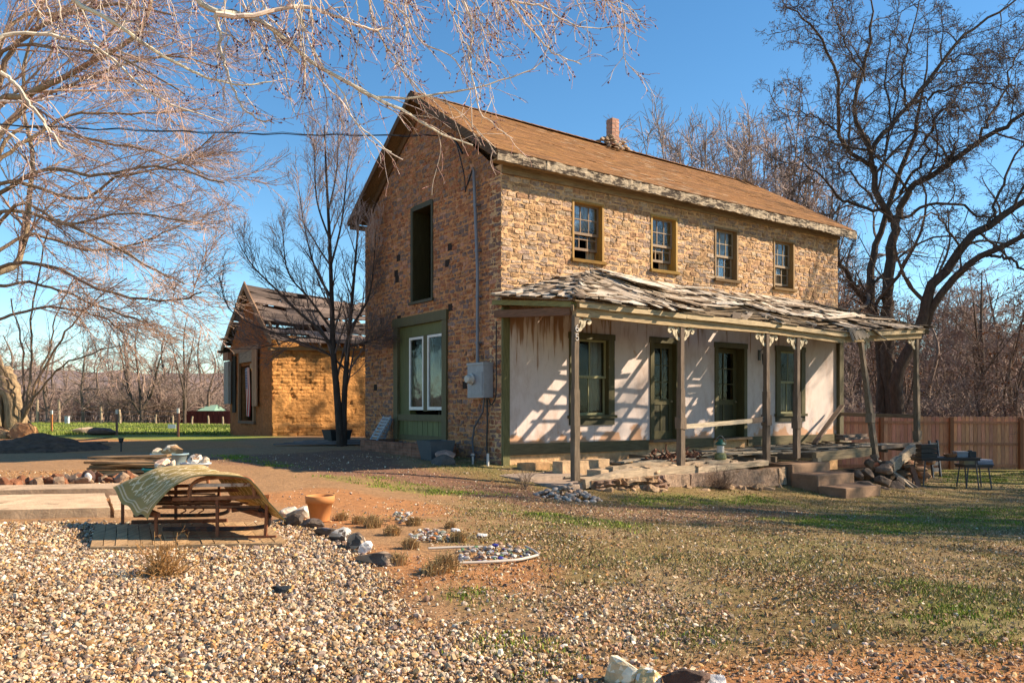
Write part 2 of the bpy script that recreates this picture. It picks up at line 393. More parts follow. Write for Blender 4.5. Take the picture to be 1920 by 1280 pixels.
def build_ground():
    X, Y = np.meshgrid(gx, gy, indexing='ij'); Zz = gz(X, Y)
    far = sm(np.hypot(X, Y), 70, 200); Zz = Zz * (1 - far) - .6 * far
    z = zones(X, Y)
    Zz = Zz - .02 * z['gravel']
    c = np.ones(X.shape + (1,)) * np.array((.33, .185, .085))
    def mix(k, cc):
        nonlocal c; k = np.clip(k, 0, 1)[..., None]; c = c * (1 - k) + np.array(cc) * k
    mix(z['lawn'], C_lawn)
    mix(z['lawn'] * sm(n2(X, Y, .9, 21), -.1, .35) * .6, (.17, .15, .045))
    mix(z['lawn'] * sm(n2(X, Y, 1.7, 23), .05, .4) * .55, (.33, .22, .12))
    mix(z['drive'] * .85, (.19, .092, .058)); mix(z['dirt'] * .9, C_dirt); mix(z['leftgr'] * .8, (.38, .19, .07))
    mix(z['gravel'] * .9, C_grav); mix(z['gravel2'] * .5, (.28, .19, .11))
    mix(z['green'] * .45, C_green); mix(z['meadow'], (.19, .225, .035))
    mix(sm(Y, 57, 64), (.15, .10, .07))
    c = c * (1 + .16 * n2(X, Y, 4, 31)[..., None]) * (1 + .10 * n2(X, Y, 14, 33, 2)[..., None])
    me = bpy.data.meshes.new('ground'); nu, nv = X.shape
    me.vertices.add(nu * nv); me.vertices.foreach_set('co', np.stack([X, Y, Zz], -1).astype(np.float32).ravel())
    i, j = np.meshgrid(np.arange(nu - 1), np.arange(nv - 1), indexing='ij')
    Fc = np.stack([i * nv + j, (i + 1) * nv + j, (i + 1) * nv + j + 1, i * nv + j + 1], -1).reshape(-1, 4)
    me.loops.add(Fc.size); me.loops.foreach_set('vertex_index', Fc.astype(np.int32).ravel())
    me.polygons.add(len(Fc)); me.polygons.foreach_set('loop_start', (np.arange(len(Fc)) * 4).astype(np.int32))
    me.polygons.foreach_set('use_smooth', np.ones(len(Fc), bool))
    a = me.attributes.new('col', 'FLOAT_COLOR', 'POINT')
    a.data.foreach_set('color', np.concatenate([np.clip(c, 0, 1), np.ones(X.shape + (1,))], -1).astype(np.float32).ravel())
    me.update(calc_edges=True)
    me.materials.append(mat('soil', .95, 16, .35, .9, 30, .025))
    o = bpy.data.objects.new('ground', me); COL.objects.link(o); o['kind'] = 'structure'
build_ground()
# far hills
hb = MB()
hx = np.linspace(-900, 900, 160); hy = np.linspace(300, 620, 30)
HX, HY = np.meshgrid(hx, hy, indexing='ij'); k = (HY - 300) / 320
HZz = -3 + 36 * np.sin(np.clip(k * 1.3, 0, 1) * pi / 2) * (.75 + .35 * n2(HX, HY, .006, 3)) + 4 * n2(HX, HY, .05, 5) * k
hb.grid(np.stack([HX, HY, HZz], -1), (.21, .15, .14))
o = hb.build('hills', mat('hill_soil', 1, .06, .35, 0, tint=(.16, .14, .12), tscale=.08), smooth=True); o['kind'] = 'structure'

# ------------------------------------------------------------------ stone house
house = thing('stone_house', 'two storey tan stone farmhouse with brown shingled gable roof and sagging wooden front porch', 'house', (C0[0], C0[1], 0), A)
HL, HD = 11.9, 6.8
def pf(u, d, z): return np.stack([np.asarray(u, float), -np.asarray(d, float), np.asarray(z, float)], -1)      # front wall, d outward
def pg(u, d, z): return np.stack([-np.asarray(d, float), np.asarray(u, float), np.asarray(z, float)], -1)      # gable wall
def pbox(mb, pl, u0, u1, d0, d1, z0, z1, col, j=0.0):
    a, b = pl(np.array(u0), np.array(d0), np.array(z0)), pl(np.array(u1), np.array(d1), np.array(z1))
    mb.box(np.minimum(a, b), np.maximum(a, b), col, None, j)
def cutwall(mb, pl, u0, u1, z0, z1, d0, d1, holes, col):
    us = sorted({u0, u1, *[h[0] for h in holes], *[h[1] for h in holes]}); zs = sorted({z0, z1, *[h[2] for h in holes], *[h[3] for h in holes]})
    us = [u for u in us if u0 <= u <= u1]; zs = [z for z in zs if z0 <= z <= z1]
    for zi in range(len(zs) - 1):
        run = None
        for ui in range(len(us)):
            free = ui < len(us) - 1 and not any(h[0] - 1e-6 <= us[ui] and us[ui + 1] <= h[1] + 1e-6 and h[2] - 1e-6 <= zs[zi] and zs[zi + 1] <= h[3] + 1e-6 for h in holes)
            if free and run is None: run = us[ui]
            if not free and run is not None:
                pbox(mb, pl, run, us[ui], d0, d1, zs[zi], zs[zi + 1], col); run = None
def masonry(mb, pl, U0, U1, z0, z1, holes, lim, seed, cols, hr=(.075, .14), lr=(.10, .34), relief=.02, gap=.015, skip=0.0, nu=8, nv=6, tilt=.014):
    r = np.random.default_rng(seed); cols = np.array(cols); z = z0
    while z < z1 - .04:
        h = min(r.uniform(*hr), z1 - z); a, b = lim(z + h * .6)
        iv = [(max(U0, a), min(U1, b))]
        for hh in holes:
            if hh[2] < z + h - .02 and hh[3] > z + .02:
                nn = []
                for p, q in iv:
                    if hh[1] <= p or hh[0] >= q: nn.append((p, q)); continue
                    if hh[0] > p: nn.append((p, hh[0]))
                    if hh[1] < q: nn.append((hh[1], q))
                iv = nn
        for p, q in iv:
            u = p
            while u < q - .03:
                l = r.uniform(*lr)
                if q - u - l < .12: l = q - u
                dz = r.uniform(-.012, .012)
                if r.random() > skip: stone(mb, pl, u + gap * r.uniform(.4, 1), u + l - gap * r.uniform(.4, 1), z + gap * r.uniform(.3, 1) + dz, z + h - gap * r.uniform(.3, 1) + dz, r, cols, relief, nu, nv, tilt)
                u += l
        z += h
def stone(mb, pl, u0, u1, z0, z1, r, cols, relief, nu, nv, tilt):
    U, V = np.meshgrid(np.linspace(0, 1, nu), np.linspace(0, 1, nv), indexing='ij')
    d0 = r.uniform(.35, 1.0) * relief
    edge = np.minimum(np.minimum(U, 1 - U) * (nu - 1), np.minimum(V, 1 - V) * (nv - 1))
    d = np.where(edge < .5, -.004, d0)
    s = r.uniform(0, 100)
    inner = edge >= .5
    d = d + inner * (relief * .75 * vnoise(np.stack([U * 5.4 + s, V * 3.6, U * 0 + s], -1), 1) + tilt * (r.uniform(-1, 1) * (U - .5) + r.uniform(-1, 1) * (V - .5)) * 2)
    # border ring tucked close to the first inner ring so the faces meet the joint steeply
    e1, e2 = .25 / (nu - 1), .25 / (nv - 1)
    Us = np.where(U < .5 / (nu - 1), 0, np.where(U > 1 - .5 / (nu - 1), 1, (U - 1 / (nu - 1)) / (1 - 2 / (nu - 1)) * (1 - 2 * e1) + e1))
    Vs = np.where(V < .5 / (nv - 1), 0, np.where(V > 1 - .5 / (nv - 1), 1, (V - 1 / (nv - 1)) / (1 - 2 / (nv - 1)) * (1 - 2 * e2) + e2))
    wob = .017
    uu = u0 + (u1 - u0) * Us + wob * vnoise(np.stack([Us * 2.5 + s, Vs * 3, Us * 0 + 5], -1), 2)
    zz = z0 + (z1 - z0) * Vs + wob * vnoise(np.stack([Us * 2.5 + s, Vs * 3, Us * 0 + 9], -1), 3)
    c = cols[r.integers(len(cols))] * r.uniform(.78, 1.06) * (.97, .99, 1.06) * np.array([1, r.uniform(.97, 1.02), r.uniform(.93, 1.05)])
    mb.grid(pl(uu, d, zz), c)
STC = [(.46, .285, .16), (.43, .255, .13), (.48, .32, .19), (.36, .245, .165), (.44, .26, .125), (.38, .27, .19), (.53, .38, .25), (.40, .225, .115), (.33, .22, .15)]
GTC = [(.42, .185, .095), (.36, .16, .09), (.26, .155, .11), (.46, .19, .085), (.40, .15, .065), (.28, .18, .14), (.52, .26, .15), (.22, .14, .11)]  # gable stones redder and darker than the front: shade put into their colours
fholes = [(1.91, 2.81, 4.50, 5.82), (4.33, 5.20, 4.50, 5.82), (6.59, 7.46, 4.48, 5.81), (8.95, 9.83, 4.45, 5.78)]
lowh = [(1.82, 3.08, 1.02, 2.85), (4.33, 5.20, .42, 2.85), (6.61, 7.73, .42, 2.83), (9.02, 10.24, 1.02, 2.86)]
gholes = [(2.93, 4.02, 3.81, 6.17), (2.24, 4.91, .37, 3.44)]
full = lambda z: (-99, 99)
RZ0, EZ = 8.80, 6.20
def glim(z):
    k = max(0, z - 6.12) / (8.72 - 6.12); return (HD / 2 * k, HD - HD / 2 * k)
wallo = MB(); WT = .45
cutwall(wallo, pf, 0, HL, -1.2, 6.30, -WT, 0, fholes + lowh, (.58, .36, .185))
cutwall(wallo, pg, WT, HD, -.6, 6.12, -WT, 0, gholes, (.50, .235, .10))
# gable triangles, back wall, far gable
for x0, x1 in ((0, WT), (HL - WT, HL)):
    V = [(x, y, z) for x in (x0, x1) for y, z in ((0.003, 6.12), (HD, 6.12), (HD / 2, 8.70))]
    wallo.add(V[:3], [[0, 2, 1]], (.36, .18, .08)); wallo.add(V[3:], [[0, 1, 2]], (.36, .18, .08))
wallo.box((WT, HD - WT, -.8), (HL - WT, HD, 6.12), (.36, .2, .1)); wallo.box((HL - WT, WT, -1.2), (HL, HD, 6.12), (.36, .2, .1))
wall = wallo.build('wall', M_mortar, house)
sm_ = MB()
masonry(sm_, pf, 0, HL, 3.2, 6.28, fholes, full, 11, STC, relief=.015)
masonry(sm_, pf, 0, .16, -.3, 3.2, [], full, 12, STC, lr=(.16, .17))
sm_.build('stone_facing', M_stone, house)
pk = [(4.75, 5.04), (4.88, 4.66), (2.24, 4.54), (4.83, 4.50), (1.45, 1.69), (6.12, 1.73), (2.1, 3.50), (5.72, 3.5), (4.72, 3.47), (2.12, 4.9)]
pock = [(u - .09, u + .09, z - .07, z + .08) for u, z in pk]
sg = MB()
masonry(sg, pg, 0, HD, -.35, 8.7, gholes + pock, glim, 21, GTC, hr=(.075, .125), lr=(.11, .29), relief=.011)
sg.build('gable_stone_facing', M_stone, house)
for u, z in pk: pkm = MB(); pbox(pkm, pg, u - .1, u + .1, -.06, .008, z - .08, z + .09, (.03, .02, .015)); pkm.build('putlog_hole_shade', M_dark, house)  # near-black block fills each pocket; the hole's inner shade is its colour
# plaster on the lower front wall
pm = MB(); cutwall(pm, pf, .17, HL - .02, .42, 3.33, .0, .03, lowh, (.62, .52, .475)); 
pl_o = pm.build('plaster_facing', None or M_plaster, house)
# inside: floors and partition, near black: the unlit rooms' darkness put into the colour
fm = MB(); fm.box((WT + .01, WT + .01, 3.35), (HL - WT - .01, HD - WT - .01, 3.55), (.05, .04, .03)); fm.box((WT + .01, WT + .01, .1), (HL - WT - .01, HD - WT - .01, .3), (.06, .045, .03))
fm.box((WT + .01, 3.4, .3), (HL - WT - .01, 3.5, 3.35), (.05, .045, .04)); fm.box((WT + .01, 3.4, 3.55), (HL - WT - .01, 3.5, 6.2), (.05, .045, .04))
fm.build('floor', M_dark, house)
# frieze and eave
fr = MB()
fr.box((-.02, -.075, 6.10), (HL + .02, -.036, 6.30), (.23, .165, .095)); fr.box((-.3, -.33, 6.28), (HL + .3, -.02, 6.31), (.28, .18, .08))
fr.build('frieze_board', M_wx, house)
def ez0(x): return 6.45 - .13 * (x + .35) / 12.6          # eave top
def rz0(x): return RZ0 + .03 - .25 * (x + .35) / 12.6     # ridge
fa = MB()
xs = [-.36, .9, 2.15, 3.4, 4.7, 5.9, 7.2, 8.5, 9.7, 11.0, 12.24]
for i in range(len(xs) - 1):
    a, b = xs[i] + .004, xs[i + 1] - .004; jz = RS.uniform(-.012, .012)
    fa.beam((a, -.385, ez0(a) - .115 + jz), (b, -.385, ez0(b) - .115 + jz), .05, .21, (.38, .30, .21), seg=14, j=.014)
fa.build('fascia', M_fascia, house)
# roof
def roof_slope(side):
    mb = MB(); r = np.random.default_rng(31 + side); n = 40; L = 4.45
    def P(x, v, h):      # v 0 eave, 1 ridge
        ye = -.40 if side == 0 else HD + .32; ym = HD / 2
        z = ez0(x) * (1 - v) + rz0(x) * v + .05 * np.sin(x * 1.1) * v * (1 - v) * 2 - .05 * np.sin(np.clip(x / 12, 0, 1) * pi) * v
        if side: z = z - .06 * (1 - v)
        y = ye + (ym - ye) * v
        nn = np.array([0, (-.55 if side == 0 else .55), .83])
        return np.stack([x, y + nn[1] * h, z + nn[2] * h], -1)
    if True:
        xx = np.linspace(-.38, 12.26, 24); vv = np.linspace(-.005, 1, 8); XX, VV = np.meshgrid(xx, vv, indexing='ij')
        for hh in (0., -.05): mb.grid(P(XX, VV, hh), (.14, .07, .03) if hh == 0 else (.2, .12, .06))
    for k in range(n):
        v0 = k / n; v1 = min((k + 1.25) / n, 1.0); x = -.37 + (k % 2) * .07 - r.uniform(0, .1)
        row = r.uniform(.78, 1.16)
        while x < 12.25:
            w = r.uniform(.11, .30); x0, x1 = max(x, -.38) + .002, min(x + w, 12.26) - .003; x += w
            if x1 - x0 < .03: continue
            dv = r.uniform(-.07, .03) / n; h0 = r.uniform(.007, .011) + (r.random() < .015) * .01; xa = np.array([x0, x1])
            c = np.array((.255, .122, .042)) * r.uniform(.82, 1.14) * row * np.array([1, r.uniform(.96, 1.03), r.uniform(.9, 1.06)])
            if 3.2 < x < 7.5 and r.random() < .10: c = np.array((.31, .20, .115)) * r.uniform(.8, 1.1)
            if r.random() < .04: c = c * .7
            A1 = P(xa, np.array([v0 + dv] * 2), h0); A0 = P(xa, np.array([v0 + dv] * 2), 0.0); B1 = P(xa, np.array([v1, v1]), .004)
            mb.add(np.vstack([A0, A1, B1]), [[0, 1, 3, 2], [2, 3, 5, 4]], np.array([c * .8, c]))
    return mb.build('roof_slope', M_shingle, house)
roof = roof_slope(0); roof_slope(1)
rc = MB()
for k in range(42):
    x0 = -.36 + k * .3; c = np.array((.22, .105, .04)) * RS.uniform(.7, 1.2)
    for s in (-1, 1):
        V = [(x0, HD / 2, rz0(x0) + .03), (x0 + .31, HD / 2, rz0(x0 + .31) + .022), (x0 + .31, HD / 2 + s * .13, rz0(x0 + .31) - .055), (x0, HD / 2 + s * .13, rz0(x0) - .047)]
        rc.add(V, [[0, 1, 2, 3]], c)
rc.build('ridge_cap', M_shingle, house)
# rake boards, soffit and exposed lookouts at the near gable
rk = MB()
for (ya, za, yb) in ((-.38, ez0(-.36) - .09, HD / 2), (HD + .32, ez0(-.36) - .15, HD / 2)):
    rk.beam((-.375, ya, za), (-.375, yb, rz0(-.36) - .09), .035, .15, (.09, .055, .032), up=(1, 0, 0) if False else (0, 0, 1), seg=8, j=.004)
    rk.beam((-.20, ya, za + .005), (-.20, yb, rz0(-.36) - .085), .30, .028, (.17, .105, .05), seg=2)
    rk.beam((-.035, ya * .9 + .1 * yb, za * .9 + .1 * (rz0(0) - .1) - .12), (-.035, yb, rz0(0) - .24), .04, .19, (.13, .075, .038), seg=2)
    rk.beam((HL + .33, ya, ez0(12.2) - .09), (HL + .33, yb, rz0(12.2) - .09), .035, .15, (.09, .055, .032), seg=2)
rk.box((-.34, HD - .0, 6.16), (HL, HD + .27, 6.19), (.12, .07, .035)); rk.box((-.34, HD + .25, 6.16), (HL, HD + .29, 6.30), (.10, .06, .03))
rk.build('rake_board', M_wy, house)
# chimney on the ridge, its base crumbled
ch = MB()
CX, CY, CZ = 6.15, HD / 2, rz0(6.15)
for k in range(12):
    z = CZ + .02 + k * .062; w = .135
    for ix in (0, 1):
        for iy in (0, 1):
            if (k + ix + iy) % 2 == 0: continue
            x0 = CX - w + (ix) * w; y0 = CY - w + iy * w
            ch.box((x0 + .003, y0 + .003, z), (x0 + w - .003, y0 + w - .003, z + .056), np.array((.36, .22, .17)) * RS.uniform(.75, 1.25), None, .004)
    ch.box((CX - w + .008, CY - w + .008, z - .002), (CX + w - .008, CY + w - .008, z + .060), np.array((.38, .20, .14)) * RS.uniform(.85, 1.15))
ch.build('chimney', M_brick, roof); ch = MB()
for k in range(60):
    a = RS.uniform(0, 2 * pi); d = RS.uniform(.12, .55); zz = CZ - abs(d * sin(a)) * .66 + RS.uniform(0, .42) * (1 - d / .6)
    ch.rock((CX + d * cos(a) * 1.1, CY + d * sin(a), zz + .05), (RS.uniform(.12, .24), RS.uniform(.1, .18), RS.uniform(.08, .13)), k, 2, .25, np.array((.34, .24, .16)) * RS.uniform(.55, 1.15), cut=10)
ch.build('chimney_rubble', M_brick, roof)

# ------------------------------------------------------------------ windows and doors
OCH, GRN, BRN, GRNd = (.31, .165, .03), (.080, .068, .027), (.10, .065, .04), (.048, .043, .019)
def sash_bars(mb, pl, u0, u1, z0, z1, d, cols, rows, col, w=.045, m=.022, t=.035):
    pbox(mb, pl, u0, u0 + w, d, d + t, z0, z1, col); pbox(mb, pl, u1 - w, u1, d, d + t, z0, z1, col)
    pbox(mb, pl, u0 + w, u1 - w, d + .001, d + t - .001, z0, z0 + w * 1.3, col); pbox(mb, pl, u0 + w, u1 - w, d + .001, d + t - .001, z1 - w, z1, col)
    iu0, iu1, iz0, iz1 = u0 + w, u1 - w, z0 + w * 1.3, z1 - w
    for k in range(1, cols): c = iu0 + (iu1 - iu0) * k / cols; pbox(mb, pl, c - m / 2, c + m / 2, d + .004, d + t - .006, iz0, iz1, col)
    for k in range(1, rows): c = iz0 + (iz1 - iz0) * k / rows; pbox(mb, pl, iu0, iu1, d + .006, d + t - .004, c - m / 2, c + m / 2, col)
def upper_window(i, h, fcol, scol, raise_, curtain, label):
    u0, u1, z0, z1 = h; fw = .038
    mb = MB()
    for a, b in ((u0 - .012, u0 + fw), (u1 - fw, u1 + .02)): pbox(mb, pf, a, b, -.22, .028, z0, z1 + .02, fcol)
    pbox(mb, pf, u0 + fw, u1 - fw, -.22, .026, z1 - fw * .8, z1 + .018, fcol)
    w = mb.build('window', M_pz, house); w['label'] = label
    s = MB(); pbox(s, pf, u0 - .05, u1 + .05, -.14, .085, z0 - .05, z0 + .02, np.array(fcol) * .6); s.build('sill', M_wx, w)
    mid = z0 + (z1 - z0) * .47
    for nm, a, b, d in (('upper', mid - .02, z1 - fw * .8, -.14), ('lower', z0 + .02 + raise_, mid + .02 + raise_ * .5, -.19)):
        sb = MB(); sash_bars(sb, pf, u0 + fw, u1 - fw, a, b, d, 3, 2, scol); so = sb.build('sash', M_pz, w)
        g = MB(); 
        iu = np.linspace(u0 + fw + .045, u1 - fw - .045, 4); iz = np.linspace(a + .058, b - .045, 3)
        for q in range(3):
            for rr in range(2):
                if nm == 'lower' and (q, rr) in curtain[1]: continue
                pbox(g, pf, iu[q], iu[q + 1], d + .012, d + .016, iz[rr], iz[rr + 1], (.9, .9, .9))
        g.build('pane', M_glass, so)
    if curtain[0]:
        c = MB()
        for (ca, cb, za, zb, cc) in curtain[0]:
            n = 40; uu = np.linspace(ca, cb, n); zz = np.linspace(za, zb, 6); UU, ZZ = np.meshgrid(uu, zz, indexing='ij')
            c.grid(pf(u0 + UU * (u1 - u0), -.27 + .018 * np.sin(UU * 60) + ZZ * 0, z0 + ZZ * (z1 - z0)), cc)
        c.build('curtain', M_cloth, w)
cur = (.74, .72, .68)
upper_window(0, fholes[0], OCH, (.19, .12, .07), .24, ([(.02, .98, .5, 1, cur), (.68, .95, .0, .55, (.36, .28, .19)), (.02, .3, .25, .5, cur)], {(1, 0)}), 'sunlit ochre framed upper window with open lower sash')
upper_window(1, fholes[1], (.36, .21, .045), (.24, .17, .11), .22, ([(.02, .98, .36, 1, (.48, .44, .38)), (.62, .95, .0, .4, (.36, .28, .19))], {(0, 0), (1, 0)}), None or 'upper window with drawn pale curtain')
upper_window(2, fholes[2], (.20, .12, .05), (.26, .19, .12), .05, ([(.3, .98, .45, 1, cur), (.05, .55, .0, .5, cur), (.6, .95, .0, .4, (.36, .28, .19))], set()), 'dark framed upper window with small bright panes')
upper_window(3, fholes[3], (.24, .14, .05), (.26, .19, .12), .10, ([(.02, .98, .5, 1, cur), (.05, .6, .3, .5, cur), (.6, .95, .0, .5, (.36, .28, .19))], {(1, 0)}), 'upper window nearest the tall bare tree')
for h, lab, cu in ((lowh[0], 'olive framed porch window behind the corner post', [(.62, .98, .05, .98, (.40, .31, .25))]), (lowh[3], 'olive framed porch window between the last two brackets', [(.05, .9, .05, .5, (.35, .36, .36))])):
    u0, u1, z0, z1 = h; mb = MB()
    for a, b in ((u0 - .03, u0 + .15), (u1 - .15, u1 + .03)): pbox(mb, pf, a, b, -.2, .075, z0, z1 - .12, GRN)
    pbox(mb, pf, u0 - .05, u1 + .05, -.2, .078, z1 - .12, z1 + .02, GRN)
    w = mb.build('window', M_pz, house); w['label'] = lab
    s = MB(); pbox(s, pf, u0 - .07, u1 + .07, -.2, .12, z0 - .07, z0 + .0, GRN); pbox(s, pf, u0 - .03, u1 + .03, .03, .07, z0 - .22, z0 - .07, GRNd); s.build('sill', M_pz, w)
    mid = (z0 + z1 - .12) / 2
    for a, b, d in ((mid - .02, z1 - .12, -.07), (z0, mid + .025, -.11)):
        sb = MB(); sash_bars(sb, pf, u0 + .15, u1 - .15, a, b, d, 2, 1, (.27, .25, .13)); so = sb.build('sash', M_pz, w)
        g = MB(); pbox(g, pf, u0 + .195, u1 - .195, d + .014, d + .018, a + .058, b - .045, (.9, .9, .9)); g.build('pane', M_glass3, so)
    c = MB()
    for (ca, cb, za, zb, cc) in cu:
        UU, ZZ = np.meshgrid(np.linspace(ca, cb, 40), np.linspace(za, zb, 5), indexing='ij'); c.grid(pf(u0 + UU * (u1 - u0), -.22 + .02 * np.sin(UU * 50), z0 + ZZ * (z1 - z0)), cc)
    c.build('curtain', M_cloth, w)
for h, lab, dw in ((lowh[1], 'olive panelled door with six glass panes', None), (lowh[2], 'dark olive door set deep in its frame', .62)):
    u0, u1, z0, z1 = h; mb = MB()
    for a, b in ((u0 - .06, u0 + .06), (u1 - .06, u1 + .06)): pbox(mb, pf, a, b, -.3, .065, z0, z1 - .10, GRN)
    pbox(mb, pf, u0 - .08, u1 + .08, -.3, .068, z1 - .10, z1 + .04, GRN)
    fo = mb.build('door_frame', M_pz, house)
    a, b = u0 + .06, (u1 - .06); D = -.12 if dw is None else -.25
    dm = MB(); zt = z1 - .10; zm = z0 + .92
    pbox(dm, pf, a, a + .12, D, D + .045, z0, zt, GRN); pbox(dm, pf, b - .12, b, D, D + .045, z0, zt, GRN)
    for za, zb in ((z0, z0 + .2), (zm - .08, zm + .06), (zt - .12, zt)): pbox(dm, pf, a + .12, b - .12, D + .001, D + .044, za, zb, GRN)
    pbox(dm, pf, a + .12, b - .12, D + .012, D + .028, z0 + .2, zm - .08, GRNd); pbox(dm, pf, (a + b) / 2 - .03, (a + b) / 2 + .03, D + .002, D + .043, z0 + .2, zm - .08, GRN)
    for k in (1,): c = a + .12 + (b - a - .24) * k / 2; pbox(dm, pf, c - .015, c + .015, D + .005, D + .04, zm + .06, zt - .12, GRN)
    for k in (1, 2): c = zm + .06 + (zt - .18 - zm) * k / 3; pbox(dm, pf, a + .12, b - .12, D + .006, D + .039, c - .015, c + .015, GRN)
    do = dm.build('door', M_pz, house); do['label'] = lab
    g = MB(); pbox(g, pf, a + .12, b - .12, D + .018, D + .022, zm + .06, zt - .12, (.8, .8, .8)); g.build('pane', M_glass3, do)
    kn = MB(); kn.rock(pf(b - .06, D + .08, zm), (.055, .07, .055), 1, 2, 0, (.25, .2, .12)); kn.build('door_knob', M_metal, do)
    ts = MB(); pbox(ts, pf, u0 - .1, u1 + .1, -.3, .2, z0 - .06, z0, (.16, .11, .07)); ts.build('threshold', M_wx, fo)
# gable: open upper doorway lined with green boards
gu = MB(); u0, u1, z0, z1 = gholes[0]
pbox(gu, pg, u1 - .09, u1 + .02, -.46, .03, z0, z1, GRNd); pbox(gu, pg, u0 - .02, u0 + .06, -.46, .03, z0, z1, GRNd); pbox(gu, pg, u0 + .06, u1 - .09, -.46, .028, z1 - .1, z1 + .02, GRNd)
pbox(gu, pg, u0 - .06, u1 + .1, -.4, .06, z0 - .06, z0 + .01, (.07, .06, .035))
for q in (1, 2): pbox(gu, pg, u1 - .094, u1 - .088, -.45, .0, z0, z1, GRN)
gw = gu.build('loft_doorway', M_pz, house)
# gable: green boarded doorway with a new white casement pair
gd = MB(); u0, u1, z0, z1 = gholes[1]
LG = (.10, .083, .036)
pbox(gd, pg, u0 - .03, u0 + .18, -.2, .06, z0, z1 - .2, LG); pbox(gd, pg, u1 - .2, u1 + .03, -.2, .06, z0, z1 - .2, LG)
pbox(gd, pg, u0 - .06, u1 + .06, -.2, .075, z1 - .2, z1 + .03, LG)
pbox(gd, pg, u0 + .18, u1 - .2, -.2, -.02, 2.96, z1 - .2, (.115, .12, .042)); pbox(gd, pg, 4.17, u1 - .2, -.2, -.02, .98, 2.96, (.10, .105, .038)); pbox(gd, pg, u0 + .18, 2.46, -.2, -.021, .98, 2.96, (.115, .12, .042))
pbox(gd, pg, 3.22, 3.42, -.2, .0, 1.1, 2.96, LG)
pbox(gd, pg, u0 + .181, u1 - .201, -.2, .05, .86, 1.02, LG); pbox(gd, pg, u0 + .18, u1 - .2, -.2, -.024, z0, .86, (.12, .13, .05))
for k in range(9): uu = u0 + .2 + k * .26; pbox(gd, pg, uu, uu + .245, -.03, -.012 + RS.uniform(0, .006), z0 + .14, .855, np.array((.125, .135, .05)) * RS.uniform(.85, 1.15))
pbox(gd, pg, u0 + .182, u1 - .202, -.1, .02, z0, z0 + .14, LG)
gdo = gd.build('boarded_doorway', M_pz, house); gdo['label'] = 'green boarded doorway with two narrow white windows'
for a, b in ((2.46, 3.22), (3.42, 4.17)):
    cb = MB(); sash_bars(cb, pg, a + .0, b, 1.13, 2.94, -.05, 1, 1, (.72, .68, .62), w=.06, t=.05); c_ = cb.build('casement_window', M_metal, gdo)
    g = MB(); pbox(g, pg, a + .06, b - .06, -.03, -.025, 1.2, 2.88, (.9, .9, .9)); g.build('pane', M_glass2, c_)
    bk = MB(); pbox(bk, pg, a + .01, b - .01, -.19, -.17, 1.13, 2.94, (.02, .02, .02)); bk.build('dark_backing', M_dark, c_)  # near-black sheet added behind the glass; the dark room is in its colour
# base board and corner board of the porch wall
bb = MB(); 
for (a, b) in ((.18, 4.22), (5.3, 6.5), (7.84, HL)): pbox(bb, pf, a, b, .0, .05, .18, .42, (.12, .10, .055))
bb.build('base_board', M_wx, house)
for q_ in ((0, .17, .07, -.05, 3.3, (.13, .12, .05)), (HL - .1, HL + .1, .14, .1, 3.2, (.10, .085, .05))):
    cb = MB(); pbox(cb, pf, q_[0], q_[1], .0, q_[2], q_[3], q_[4], q_[5]); cb.build('corner_board', M_wz, house)
# ------------------------------------------------------------------ porch (parts of the house)
PY = -2.45
bx = np.array([-.02, 2.8, 5.5, 8.2, 11.9]); bzb = np.array([2.89, 2.85, 2.86, 2.77, 3.06]); bzt = np.array([3.13, 3.09, 3.07, 2.99, 3.27])
tx = np.array([-.3, 2.45, 4.5, 6.6, 8.3, 10.0, 11.7, 12.2]); tz = np.array([3.5, 4.30, 4.22, 4.17, 4.20, 4.18, 3.88, 3.6])
WG = [(.30, .25, .19), (.24, .19, .135), (.36, .30, .22)]
pb = MB()
for i in range(4):
    pb.beam((bx[i], PY, bzb[i] + .085), (bx[i + 1], PY, bzb[i + 1] + .085), .13, .20, (.36, .26, .145), seg=8, j=.004)
    pb.beam((bx[i], PY - .05, bzt[i] - .045), (bx[i + 1], PY - .05, bzt[i + 1] - .045), .20, .10, (.42, .32, .19), seg=8, j=.006)
pb.build('porch_beam', M_wx, house)
pb = MB()
pb.beam((-.02, PY + .07, 2.98), (-.03, .14, 3.16), .12, .15, (.16, .085, .05), seg=6, j=.004); pb.beam((-.06, PY - .06, 3.09), (-.08, .12, 3.40), .16, .10, (.19, .18, .07), seg=6, j=.004); pb.build('porch_end_beam', M_wy, house); pb = MB()
pb.beam((11.9, PY + .07, 3.08), (11.9, -.04, 3.18), .12, .14, (.2, .16, .1), seg=6, j=.006); pb.beam((11.93, PY, 3.2), (11.93, -.04, 3.42), .14, .08, (.22, .18, .11), seg=6, j=.006)
pb.build('porch_end_beam', M_wy, house)
